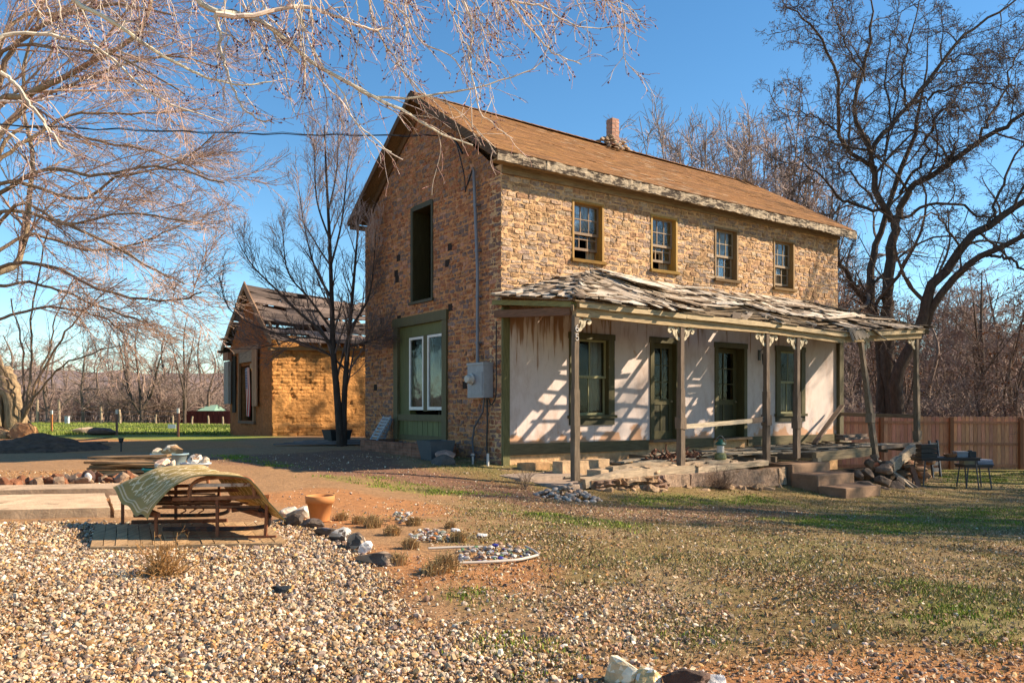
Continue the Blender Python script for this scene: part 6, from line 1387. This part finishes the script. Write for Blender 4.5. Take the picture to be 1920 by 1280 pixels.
for px, py, c in ((855, 997, (.75, .74, .72)), (905, 1007, (.72, .70, .66))): rockthing('white stone on the dry lawn, %s' % ('upper left of the glass bed' if px < 900 else 'directly above the framed glass bed'), px, py, (.12, .09, .07), px, c, None, None, .2, 2)
rockthing('black pebble lying alone on the pale gravel', 530, 1112, (.13, .10, .09), 9, (.03, .035, .04), None, None, .3, 2); rockthing('low flat black pebble left of the round one', 0, 0, (.08, .07, .05), 10, (.04, .045, .05), None, None, .3, 2, pos=gnd(520, 1104))
# rocks at the bottom edge
rockthing('pitted cream rock at the bottom edge of the view', 1170, 1279, (.24, .18, .15), 71, (.60, .45, .26), (.76, .66, .48), None, .5); rockthing('rounded yellowish rock at the bottom edge', 1222, 1290, (.17, .14, .12), 72, (.58, .42, .2), (.78, .72, .6), None, .3)
rockthing('dark brown rough rock at the bottom edge', 1285, 1292, (.24, .16, .15), 73, (.07, .045, .035), (.13, .08, .06), None, .45); rockthing('small white rock beside the dark one at the bottom edge', 1338, 1290, (.12, .10, .10), 74, (.7, .66, .62), None, None, .35)
# ------------------------------------------------------------------ beside the gable
pl_ = thing('brick_planter', 'long low red brick planter against the shaded gable', 'planter', HW(-.5, 3.3, 0), A); mb = MB(); r = np.random.default_rng(4)
def brickrow(a, b, z, ax_):
    q = a
    while q < b - .05:
        l = min(.21, b - q); c = np.array((.21, .095, .06)) * r.uniform(.7, 1.25); j = r.uniform(0, .006)
        if ax_ == 'y': mb.box((-.50 - j, q + .005, z), (-.38, q + l - .005, z + .062), c, None, .003)
        elif ax_ == 'x0': mb.box((q + .005, -1.60 - j, z), (q + l - .005, -1.48, z + .062), c, None, .003)
        else: mb.box((q + .005, 1.48, z), (q + l - .005, 1.60 + j, z + .062), c, None, .003)
        q += l
for k in range(7):
    z = -.12 + k * .07 + .0; o_ = -.1 * (k % 2)
    brickrow(-1.6 + o_ * 0, 1.6, z + .02, 'y'); brickrow(-.5 + .1 * (k % 2), .42, z + .02, 'x0'); brickrow(-.5 + .1 * (k % 2), .42, z + .02, 'x1')
mb.box((-.49, -1.58, -.2), (-.385, 1.58, .365), (.25, .19, .15)); mb.box((-.49, -1.585, -.2), (.42, -1.49, .365), (.25, .19, .15)); mb.box((-.49, 1.49, -.2), (.42, 1.585, .365), (.25, .19, .15)); mb.build('brick_edging', M_brick, pl_)
mb = MB(); mb.box((-.385, -1.485, -.2), (.44, 1.485, .28), (.10, .065, .045)); mb.build('planter_soil', M_rock, pl_)
for i, (y, lean, c) in enumerate(((4.95, .30, (.33, .34, .36)), (5.10, .16, (.2, .2, .22)))):
    t = thing('folding_step', ('pale grey slatted folding step leaning on the gable' if i == 0 else 'dark slatted frame leaning behind the pale folding step'), 'step stool', HW(-.62 + i * .25, y, .34 - .05 * i), A); mb = MB()
    for s in (-.2, .2): mb.beam((0, s, 0), (lean + .1, s, .62), .05, .03, c)
    mb.build('side_rail', M_wz, t); mb = MB()
    for k in range(8): f_ = .06 + k * .125; mb.beam((f_ * (lean + .1) - .01, -.19, f_ * .62), (f_ * (lean + .1) - .01, .19, f_ * .62), .02, .045, np.array(c) * 1.1)
    mb.build('slats', M_wy, t)
t = thing('square_planter', 'dark grey square tapered planter standing at the end of the brick planter', 'planter', HW(-.85, 1.28, -.06), A); mb = MB()
def frust(mb, w0, w1, h, col, t=.03):
    V = [(s * w, q * w, z) for z, w in ((0, w0), (h, w1), (h, w1 - t), (h - .1, w1 - t)) for s, q in ((-1, -1), (1, -1), (1, 1), (-1, 1))]
    mb.add(V, [[4 * k + i, 4 * k + (i + 1) % 4, 4 * k + 4 + (i + 1) % 4, 4 * k + 4 + i] for k in range(3) for i in range(4)] + [[12, 13, 14, 15]], col)
frust(mb, .21, .31, .54, (.075, .085, .095)); mb.build('planter_body', M_plastic, t); mb = MB(); mb.box((-.27, -.27, .4), (.27, .27, .46), (.05, .04, .03)); mb.build('planter_soil', M_rock, t)
t = thing('black_tub', 'small black tub beside the slim tree at the far end of the gable', 'tub', HW(-.75, 7.0, .2), A); mb = MB(); frust(mb, .24, .32, .38, (.025, .03, .032)); mb.build('tub_body', M_plastic, t)
q = HW(-1.0, .62); rockthing('pinkish boulder on the dark rock by the house corner', 0, 0, (.52, .42, .3), 81, (.40, .25, .19), (.30, .19, .15), None, .22, pos=(q[0], q[1], .10)); q = HW(-1.12, .52); rockthing('large dark boulder beside the square planter', 0, 0, (.66, .55, .42), 82, (.10, .085, .075), None, None, .25, pos=(q[0], q[1], -.06))
p = HW(-.35, -.02, -.12); mb = MB(); mb.tubes([(0, 0, 0), (.0, 0, .36)], np.full(2, .028), 10, (.55, .53, .5), True); tag(mb.build('pipe_stub', M_plastic, None, True, p), 'short white pipe standing at the house corner', 'pipe'); p = HW(-.55, .25, -.1); mb = MB(); mb.tubes([(0, 0, 0), (.0, 0, .3)], np.full(2, .022), 10, (.3, .29, .28), True); mb.lathe([(0, .34), (.04, .33), (.05, .29), (0, .27)], 10, col=(.2, .19, .18)); tag(mb.build('water_tap', M_metal, None, False, p), 'small grey standpipe tap between the boulders and the white pipe', 'tap')
mb = MB(); r = np.random.default_rng(3); p = at(610, 832, 21.8); p[2] = g1(p[0], p[1])
for k in range(4): mb.beam((-1.3 + .2 * k, -.3 + .25 * k, .05 + .02 * k), (1.1 + .3 * k, -.1 + .2 * k, .06 + .03 * k), .16, .03, np.array((.16, .13, .12)) * r.uniform(.8, 1.3), seg=3, j=.006)
tag(mb.build('loose_boards', M_wx, None, False, p), 'grey boards lying in the shade at the foot of the slim tree', 'boards')
# ------------------------------------------------------------------ around the porch
def sblock(name, label, cat, a, b, col, seed, amp=.02, m=None, rotz=0.0, pos=None, taper=0):
    """rough hewn block between local corners a and b (house axes)"""
    a, b = np.array(a, float), np.array(b, float); c = (a + b) / 2; h = (b - a) / 2; bm_ = MB(); n = 14
    V0, F0 = ICO[4]; S = np.sign(V0) * np.abs(V0) ** .12; S = S / np.abs(S).max(1, keepdims=True); V = S * h; V = V * (1 + 0 * V)
    V = V + nz(V0) * amp * fbm(V * 5 + seed * 3.1, seed, 4)[:, None]
    bm_.add(V, F0, np.array(col) * (1 + .12 * vnoise(V[F0].mean(1) * 6, seed))[:, None])
    w = HW(c[0], c[1], c[2]); return tag(bm_.build(name, m or M_conc, None, True, w, A + rotz), label, cat)
t = thing('concrete_steps', 'three worn brown concrete steps leading up to the porch', 'steps', HW(6.6, -3.1, -.7), A)
for i, (a, b) in enumerate((((6.05, -2.72, -1.1), (7.45, -1.95, -.09)), ((6.02, -3.40, -1.1), (7.38, -2.74, -.29)), ((6.0, -4.08, -1.1), (7.3, -3.42, -.52)))):
    o = sblock('step', '', 'x', a, b, (.25, .155, .095), 90 + i, .05); [o.__delitem__(k) for k in ('label', 'category')]; o.rotation_euler = (0, 0, 0); o.parent = t; o.location = ((a[0] + b[0]) / 2 - 6.6, (a[1] + b[1]) / 2 + 3.1, (a[2] + b[2]) / 2 + .7)
sblock('stone_slab', 'long flat grey stone slab on the ground at the left end of the porch', 'stone slab', (-.75, -1.75, -.42), (.75, -.55, -.12), (.32, .24, .18), 5, .03, M_rock); sblock('stone_slab', 'broken flat stone slab tilted against the corner post', 'stone slab', (-.45, -2.55, -.5), (.35, -1.7, -.22), (.34, .25, .19), 6, .04, M_rock, .2)
sblock('stone_block', 'sunlit squared tan block standing on the porch floor edge', 'stone block', (.45, -1.45, -.28), (1.75, -1.15, .12), (.46, .31, .18), 7, .02, M_rock, .05); sblock('stone_block', 'small tan block in the corner under the porch wall', 'stone block', (.15, -.7, -.25), (.75, -.35, .05), (.42, .25, .12), 8, .03, M_rock)
sblock('stone_block', 'split tan block leaning behind the corner post', 'stone block', (.75, -2.2, -.35), (1.6, -1.85, -.02), (.42, .30, .19), 9, .03, M_wx, .15)
# rubble pile beside the steps
r = np.random.default_rng(66); G7 = 'rubble stones beside the concrete steps'
for i, (x, w_, z, s) in enumerate([(7.9, 2.75, -.55, (.6, .42, .26)), (8.35, 2.85, -.52, (.5, .4, .3)), (8.1, 3.15, -.72, (.55, .45, .3)), (8.7, 2.9, -.5, (.42, .36, .3)), (8.9, 3.2, -.68, (.5, .42, .34)), (9.3, 2.95, -.45, (.46, .4, .36)), (9.2, 3.35, -.78, (.6, .46, .3)), (8.5, 3.4, -.85, (.45, .4, .24)), (9.6, 3.2, -.75, (.5, .4, .32)), (9.75, 2.75, -.35, (.5, .42, .3)), (9.0, 2.75, -.25, (.36, .3, .24)), (9.35, 2.7, -.12, (.3, .3, .22)), (7.7, 3.0, -.8, (.4, .32, .2))]):
    q = HW(x, -w_); rockthing('grey brown rubble stone in the pile below the leaning post', 0, 0, s, 110 + i, np.array((.20, .14, .10)) * r.uniform(.6, 1.2), None, G7, .25, 2, .8, .2, (q[0], q[1], z), r.uniform(0, 3))
for i, (a, b, lab) in enumerate([((9.8, -2.55, -.15), (10.0, -3.45, -.9), 'grey splintered board hanging down from the leaning post'), ((9.9, -2.5, -.2), (10.25, -3.5, -.92), 'second splintered board beside the one at the leaning post'), ((10.9, -2.75, -.2), (10.35, -3.3, -.86), 'reddish plank leaning against the far stone pier')]):
    A_, B2_ = HW(*a), HW(*b); mb = MB(); mb.beam((0, 0, 0), B2_ - A_, .12, .05, (.28, .22, .16) if i < 2 else (.32, .15, .09), seg=8, j=.012); tag(mb.build('plank', M_wz, None, False, A_), lab, 'plank')
# pebble heap
pc = gnd(1065, 935); G8 = 'river pebbles heaped at the corner post'
rng = np.random.default_rng(12); n = 150
for i in range(n):
    a = rng.uniform(0, 2 * pi); d = .75 * rng.random() ** .6; x, y = pc[0] + d * cos(a) * .75, pc[1] + d * sin(a) * .55 + .1; z = g1(x, y) + .28 * max(0, 1 - d / .75) ** 1.1 * rng.uniform(.6, 1); s = rng.uniform(.05, .11)
    if i == 0: protoP = []
    mb = MB(); mb.rock((0, 0, 0), (s * 1.4, s, s * .8), 700 + i, 1 if i % 3 else 2, .12, np.array([(.38, .31, .26), (.30, .23, .18), (.46, .38, .31), (.34, .22, .15), (.24, .21, .19)][i % 5]) * rng.uniform(.8, 1.2)); tag(mb.build('pebble', M_pebble, None, True, (x, y, z), rng.uniform(0, 6)), 'rounded river pebble in the small heap at the foot of the corner post', 'pebble', G8)
# porch clutter
def onp(x, w_, z): return HW(x, -w_, z)
ln = thing('camping_lantern', 'green topped camping lantern standing on the porch edge', 'lantern', onp(4.15, 2.30, .07)); mb = MB(); mb.lathe([(0, 0), (.12, .0), (.13, .04), (.12, .12), (.085, .15), (0, .15)], 18, col=(.17, .17, .06)); mb.build('fuel_tank', M_metal, ln)
mb = MB(); mb.lathe([(.075, .15), (.08, .2), (.08, .28), (.075, .31)], 18, col=(.5, .47, .42)); mb.build('glass_globe', M_plastic, ln); mb = MB(); mb.lathe([(.10, .31), (.115, .33), (.09, .37), (.05, .40), (.05, .43), (0, .45)], 18, col=(.015, .10, .07)); mb.build('hood', M_metal, ln); mb = MB(); mb.tubes(spline([(-.12, 0, .3), (-.11, 0, .4), (0, 0, .52), (.11, 0, .4), (.12, 0, .3)], 20), np.full(20, .006), 5, (.2, .2, .2)); mb.build('handle', M_metal, ln)
sc_ = thing('wall_lantern', 'black wall lantern hanging beside the second door', 'lantern', onp(8.3, .04, 2.45), A); mb = MB(); mb.box((-.04, -.02, .0), (.04, .03, .28), (.03, .03, .03)); mb.tubes(spline([(0, -.02, .22), (0, -.12, .30), (0, -.17, .2)], 10), np.full(10, .012), 6, (.03, .03, .03)); mb.build('arm', M_metal, sc_); mb = MB(); mb.lathe([(0, .2), (.09, .15), (.03, .17), (.07, .14), (.055, -.1), (.03, -.14), (0, -.15)], 8, (0, -.17, 0), (.05, .045, .04)); mb.build('lantern_body', M_metal, sc_)
r = np.random.default_rng(31); mb = MB()
for k in range(75): # tangle of rusty scrap on the collapsed boards
    a = r.uniform(-1, 1, 3) * (.55, .35, .12); b = a + r.normal(size=3) * (.2, .15, .1); a[2] += .16; b[2] = max(b[2] + .16, .02); mb.tubes(spline([a, (a + b) / 2 + r.normal(size=3) * .05, b], 7), np.full(7, r.uniform(.008, .03)), 5, np.array((.14, .065, .04)) * r.uniform(.5, 1.5), True)
for k in range(14): a = r.uniform(-1, 1, 3) * (.5, .3, .06); mb.beam(a + (0, 0, .12), a + r.normal(size=3) * (.25, .15, .05) + (0, 0, .14), .14, .015, np.array((.13, .07, .05)) * r.uniform(.5, 1.4), seg=2, j=.02)
tag(mb.build('scrap_heap', M_rust, None, False, onp(3.35, 1.75, -.06), A), 'tangled heap of rusty scrap on the collapsed porch floor', 'scrap heap')
for i in range(12):
    x, w_ = r.uniform(.9, 5.2), r.uniform(.4, 2.2); z = np.interp(x, [0, 2.7, 3.6, 8], [-.1, -.02, .10, .17]) + r.uniform(0, .08); l = r.uniform(.8, 2.2); a = r.uniform(-.5, .5)
    mb = MB(); mb.beam((-l / 2 * cos(a), -l / 2 * sin(a), r.uniform(-.06, .04)), (l / 2 * cos(a), l / 2 * sin(a), r.uniform(-.02, .1)), r.uniform(.09, .2), .025, np.array(WG[r.integers(3)]) * r.uniform(.7, 1.2), seg=6, j=.006); tag(mb.build('plank', M_wx, None, False, onp(x, w_, z), A), 'loose weathered plank strewn over the collapsed porch floor', 'plank', 'loose planks on the porch')
mb = MB(); mb.beam((0, 0, 0), HW(11.6, -.35, 1.25) - HW(9.9, -.6, .2), .14, .05, (.14, .10, .075), seg=4, j=.006); tag(mb.build('plank', M_wx, None, False, HW(9.9, -.6, .2)), 'dark plank leaning in the far corner of the porch wall', 'plank')
mb = MB(); r = np.random.default_rng(4)
for k in range(4): mb.beam((-.7 + .1 * k, -.2 + .12 * k, .06 + .07 * (k % 2)), (.5 + .1 * k, -.15 + .1 * k, .07 + .07 * (k % 2)), .16, .06, np.array((.15, .11, .085)) * r.uniform(.7, 1.3), seg=2)
tag(mb.build('plank_stack', M_wx, None, False, HW(11.0, -1.0, .28), A), 'stack of dark planks on the far end of the porch', 'planks')
# work tables with clutter at the right
G9 = None
def table(label, px, py, Y, w, d, h, col):
    col = np.array(col) * .5
    p = at(px, py, Y); p[2] = g1(p[0], p[1]); t = thing('folding_table', label, 'table', p); mb = MB(); mb.box((-w / 2, -d / 2, h - .03), (w / 2, d / 2, h), col); mb.box((-w / 2 + .02, -d / 2 + .02, h - .08), (w / 2 - .02, d / 2 - .02, h - .031), np.array(col) * .6); mb.build('tabletop', M_plastic, t)
    for sx in (-1, 1):
        for sy in (-1, 1): mb = MB(); mb.tubes([(sx * (w / 2 - .12), sy * (d / 2 - .05), h - .06), (sx * (w / 2 - .05), sy * (d / 2 - .02), -.03)], np.full(2, .018), 7, (.05, .05, .055)); mb.build('leg', M_metal, t)
    return p
p = table('long dark folding table crowded with clutter at the far porch end', 1772, 895, 20.5, 1.5, .6, .78, (.07, .06, .06)); tp_ = p + (0, 0, .78)
def clutter(name, label, cat, off, base, mk):
    mb = MB(); mk(mb); tag(mb.build(name, M_plastic, None, False, base + np.array(off)), label, cat)
clutter('pan', 'orange brown dish on the dark folding table', 'dish', (.12, 0, .0), tp_, lambda m: m.lathe([(0, .005), (.12, .005), (.17, .08), (.16, .08), (.11, .02), (0, .02)], 20, col=(.34, .15, .07)))
clutter('plastic_box', 'grey box on the dark folding table', 'box', (.42, .05, 0), tp_, lambda m: (m.box((-.14, -.1, .0), (.14, .1, .12), (.22, .22, .24)), m.box((-.15, -.11, .12), (.15, .11, .14), (.3, .3, .32))))
clutter('car_battery', 'black box with raised lid at the end of the dark folding table', 'box', (.66, 0, 0), tp_, lambda m: (m.box((-.09, -.08, 0), (.09, .08, .14), (.03, .03, .03)), m.box((-.06, -.05, .14), (.0, .05, .17), (.05, .05, .05))))
clutter('toolbox', 'dark crate standing on the left of the folding table', 'crate', (-.45, .05, 0), tp_, lambda m: [m.box((-.2, -.15, z), (.2, .15, z + .1), np.array((.035, .028, .024)) * (1 + .3 * (z > .1)), None, .004) for z in (0, .11, .22)])
p = table('small low table with folded cloth at the right of the clutter', 1826, 897, 20.8, .75, .5, .62, (.13, .11, .10)); tp_ = p + (0, 0, .62)
clutter('folded_cloth', 'folded pale blue striped cloth on the small table', 'cloth', (.18, -.05, 0), tp_, lambda m: [m.box((-.2, -.16, .03 * k), (.2 - .01 * k, .16, .03 * k + .026), (.30, .31, .36) if k % 2 else (.15, .17, .24), None, .006) for k in range(4)])
clutter('wooden_box', 'tan box with dark objects on the small table', 'box', (-.16, 0, 0), tp_, lambda m: (m.box((-.16, -.12, 0), (.16, .12, .12), (.3, .24, .15)), m.box((-.1, -.08, .12), (.02, .06, .2), (.04, .04, .04)), m.rock((.1, 0, .16), (.1, .1, .1), 3, 2, .2, (.05, .05, .05))))
t = thing('leaning_screen', 'grey slatted frame leaning against the far porch post', 'frame', HW(12.3, -2.6, -.7), A); mb = MB(); mb.beam((0, 0, 0), (.0, .1, 1.0), .05, .05, (.06, .06, .07)); mb.beam((.4, 0, 0), (.4, .1, 1.0), .05, .05, (.06, .06, .07)); mb.build('upright', M_metal, t); mb = MB()
for k in range(5): mb.box((.02, .02 + .015 * k, .15 + .17 * k), (.38, .05 + .015 * k, .25 + .17 * k), (.06, .06, .07))
mb.build('slats', M_metal, t)
# ------------------------------------------------------------------ gravel, leaf litter, grass (past counting)
def scatter(n, y0, y1, x0=None, x1=None, rng=RS, pw=1.0):
    """points in the ground strip the view covers, denser towards the near side"""
    y = y0 * (y1 / y0) ** (rng.random(n) ** pw); hw = .66 * y + .6; lo = -hw if x0 is None else np.maximum(-hw, x0); hi = hw if x1 is None else np.minimum(hw, x1)
    return lo + (hi - lo) * rng.random(n), y
def rotm(n, rng, flat=.5):
    q = rng.normal(size=(n, 4)); q[:, 1:3] *= flat; q = q / np.linalg.norm(q, axis=1, keepdims=True); w, x, y, z = q.T
    return np.stack([np.stack([1 - 2 * (y * y + z * z), 2 * (x * y - z * w), 2 * (x * z + y * w)], -1), np.stack([2 * (x * y + z * w), 1 - 2 * (x * x + z * z), 2 * (y * z - x * w)], -1), np.stack([2 * (x * z - y * w), 2 * (y * z + x * w), 1 - 2 * (x * x + y * y)], -1)], 1)
def pebbles(x, y, size, zo, cols, rng, sub=1):
    n = len(x); V0, F0 = ICO[sub]; mb = MB(); kinds = 14
    base = [V0 * (1 + .34 * fbm(V0 * 1.5 + k * 5.3, k, 2))[:, None] for k in range(kinds)]
    base = [np.clip(b, -.78, .78) for b in base]; k = rng.integers(kinds, size=n); B = np.stack(base)[k]
    sc = np.stack([rng.uniform(.8, 1.35, n), rng.uniform(.65, 1.0, n), rng.uniform(.45, .8, n)], -1) * size[:, None] * .5
    V = np.einsum('nij,nkj->nki', rotm(n, rng), B * sc[:, None]) + np.stack([x, y, gz(x, y) + zo + size * .16], -1)[:, None]
    c = np.array(cols)[rng.integers(len(cols), size=n)] * rng.uniform(.5, 1.2, (n, 1)) * rng.uniform(.94, 1.06, (n, 3)) * (1.08, 1.04, 1.0)
    mb.add(V.reshape(-1, 3), (F0[None] + len(V0) * np.arange(n)[:, None, None]).reshape(-1, 3), np.repeat(c, len(F0), 0)); return mb
PC = [(.66, .55, .40), (.56, .43, .28), (.48, .33, .18), (.70, .62, .50), (.40, .25, .13), (.34, .18, .075), (.50, .38, .25), (.28, .18, .11), (.60, .49, .36), (.38, .29, .22), (.18, .13, .10), (.50, .30, .11), (.42, .27, .13), (.13, .10, .085)]
rng = np.random.default_rng(900)
x, y = scatter(400000, 3.3, 9.6, None, 1.4, rng); z = zones(x, y); e = n2(x, y, 2.2, 77)
thin = 1 - .75 * z['dirt'] * (x < -.5) - .55 * sm(e, .0, .4); k = rng.random(len(x)) < z['gravel'] * thin * .66; x, y = x[k], y[k]
s = .009 + .022 * rng.random(len(x)) ** 1.9 + .022 * (rng.random(len(x)) < .06); zo = rng.uniform(-.012, .016, len(x)) - .006
m_ = pebbles(x, y, s * (1 + .06 * (y - 3.5)), zo, PC, rng); o = m_.build('gravel', M_pebble); o['kind'] = 'stuff'
x, y = scatter(90000, 3.3, 19, None, None, rng); z = zones(x, y); e = n2(x, y, 1.6, 79)
k = rng.random(len(x)) < np.clip(.98 * z['gravel2'] + .5 * z['leftgr'] + (.10 + .14 * sm(e, 0, .5)) * z['lawn'] + .16 * z['dirt'] + .35 * z['drive'], 0, 1) * (1 - z['gravel']) * (1 - .7 * z['green']); x, y = x[k], y[k]
s = .012 + .03 * rng.random(len(x)) ** 2.2; m_ = pebbles(x, y, s, rng.uniform(-.006, .003, len(x)), PC + [(.34, .2, .12)] * 3, rng); o = m_.build('scattered_stones', M_pebble); o['kind'] = 'stuff'
x, y = scatter(300000, 3.3, 10.5, None, 3.5, rng); z = zones(x, y); k = rng.random(len(x)) < np.clip(.42 * z['gravel'] + .6 * z['gravel2'] + .3 * z['dirt'], 0, 1) * .5; x, y = x[k], y[k]
o = pebbles(x, y, .004 + .008 * rng.random(len(x)), rng.uniform(-.002, .010, len(x)) * (zones(x, y)['gravel'] > .4), PC + [(.34, .18, .08)] * 5, rng).build('gravel_fines', M_pebble); o['kind'] = 'stuff'
# leaf litter: small curled leaves
def leaves(x, y, size, cols, rng):
    n = len(x); base = np.array([(-.5, 0, .0), (-.1, -.3, .10), (-.1, .3, .12), (.5, 0, .04), (-.1, 0, -.02)]); f = np.array([[0, 1, 4], [0, 4, 2], [1, 3, 4], [4, 3, 2]])
    B = base[None] * rng.uniform(.6, 1.4, (n, 1, 3)); V = np.einsum('nij,nkj->nki', rotm(n, rng, .35), B * size[:, None, None]) + np.stack([x, y, gz(x, y) + .008 + .01 * rng.random(n)], -1)[:, None]
    c = np.array(cols)[rng.integers(len(cols), size=n)] * rng.uniform(.6, 1.25, (n, 1)); mb = MB(); mb.add(V.reshape(-1, 3), (f[None] + 5 * np.arange(n)[:, None, None]).reshape(-1, 3), np.repeat(c, 4, 0)); return mb
LC = [(.40, .26, .14), (.30, .17, .08), (.48, .35, .21), (.22, .12, .06), (.36, .22, .12), (.52, .42, .30), (.34, .17, .05)]
x, y = scatter(260000, 3.4, 21, None, None, rng, .8); z = zones(x, y); e = n2(x, y, .9, 83) + .4 * n2(x, y, 4, 84)
k = rng.random(len(x)) < np.clip((.18 + .7 * sm(e, -.1, .5)) * z['lawn'] * (1 - z['gravel']) + .40 * z['gravel'] * sm(-x + .1 * y + 1.5 * e, .0, 3) + .25 * z['leftgr'] + .10 * z['drive'], 0, 1) * (1 - .5 * z['green']); x, y = x[k], y[k]
o = leaves(x, y, rng.uniform(.010, .036, len(x)) * (1 + .5 * (rng.random(len(x)) < .04)), LC, rng).build('leaf_litter', M_leaf); o['kind'] = 'stuff'
# grass
def blades(x, y, h, w, cols, rng, lean=.5):
    n = len(x); a = rng.uniform(0, 2 * pi, n); l = rng.uniform(.1, lean, n); d = np.stack([np.cos(a) * l, np.sin(a) * l, np.ones(n)], -1); b = np.stack([x, y, gz(x, y) - .004], -1); a2 = rng.uniform(0, 2 * pi, n); sd = np.stack([np.cos(a2), np.sin(a2), np.zeros(n)], -1) * (w / 2)[:, None]
    V = np.stack([b - sd, b + sd, b + d * (h * .6)[:, None] + sd * .7, b + d * h[:, None] * (1.25, 1.25, .95)], 1); f = np.array([[0, 1, 2], [0, 2, 3]])
    c = np.array(cols)[rng.integers(len(cols), size=n)] * rng.uniform(.65, 1.3, (n, 1)); mb = MB(); mb.add(V.reshape(-1, 3), (f[None] + 4 * np.arange(n)[:, None, None]).reshape(-1, 3), np.repeat(c, 2, 0)); return mb
GC = [(.16, .24, .02), (.21, .29, .025), (.12, .18, .02), (.25, .28, .035), (.26, .23, .06)]
x, y = scatter(620000, 3.4, 27, None, None, rng, .7); z = zones(x, y); e = n2(x, y, 3.2, 87)
k = rng.random(len(x)) < z['green'] * (1 - z['gravel'] * .5) * (.08 + .92 * sm(e + .5 * n2(x, y, 9, 71), -.05, .35)); x, y = x[k], y[k]
o = blades(x, y, rng.uniform(.012, .036, len(x)) * (1 + .02 * y), .005 + .0008 * y + 0 * x, GC, rng).build('green_grass', M_leaf); o['kind'] = 'stuff'
x, y = scatter(420000, 3.6, 26, None, None, rng, .75); z = zones(x, y); e = n2(x, y, 2.0, 89) + .4 * n2(x, y, 7, 90)
k = rng.random(len(x)) < z['lawn'] * (1 - z['gravel']) * (1 - .7 * z['dirt']) * (1 - .6 * z['drive']) * np.clip(.12 + .8 * sm(e, -.2, .5), 0, 1); x, y = x[k], y[k]
o = blades(x, y, rng.uniform(.012, .04, len(x)), .004 + .0007 * y + 0 * x, [(.26, .20, .08), (.20, .17, .05), (.32, .25, .12), (.15, .16, .035), (.36, .28, .15), (.13, .15, .03)], rng, .9).build('dry_grass', M_leaf); o['kind'] = 'stuff'
y = rng.uniform(33, 57, 60000); x = rng.uniform(-.66, -.20, 60000) * y; z = zones(x, y); k = rng.random(len(x)) < z['meadow'] * .9; x, y = x[k], y[k]
o = blades(x, y, rng.uniform(.06, .16, len(x)), np.full(len(x), .05), [(.17, .23, .03), (.22, .27, .045), (.13, .18, .03), (.26, .26, .08)], rng).build('meadow_grass', M_leaf); o['kind'] = 'stuff'
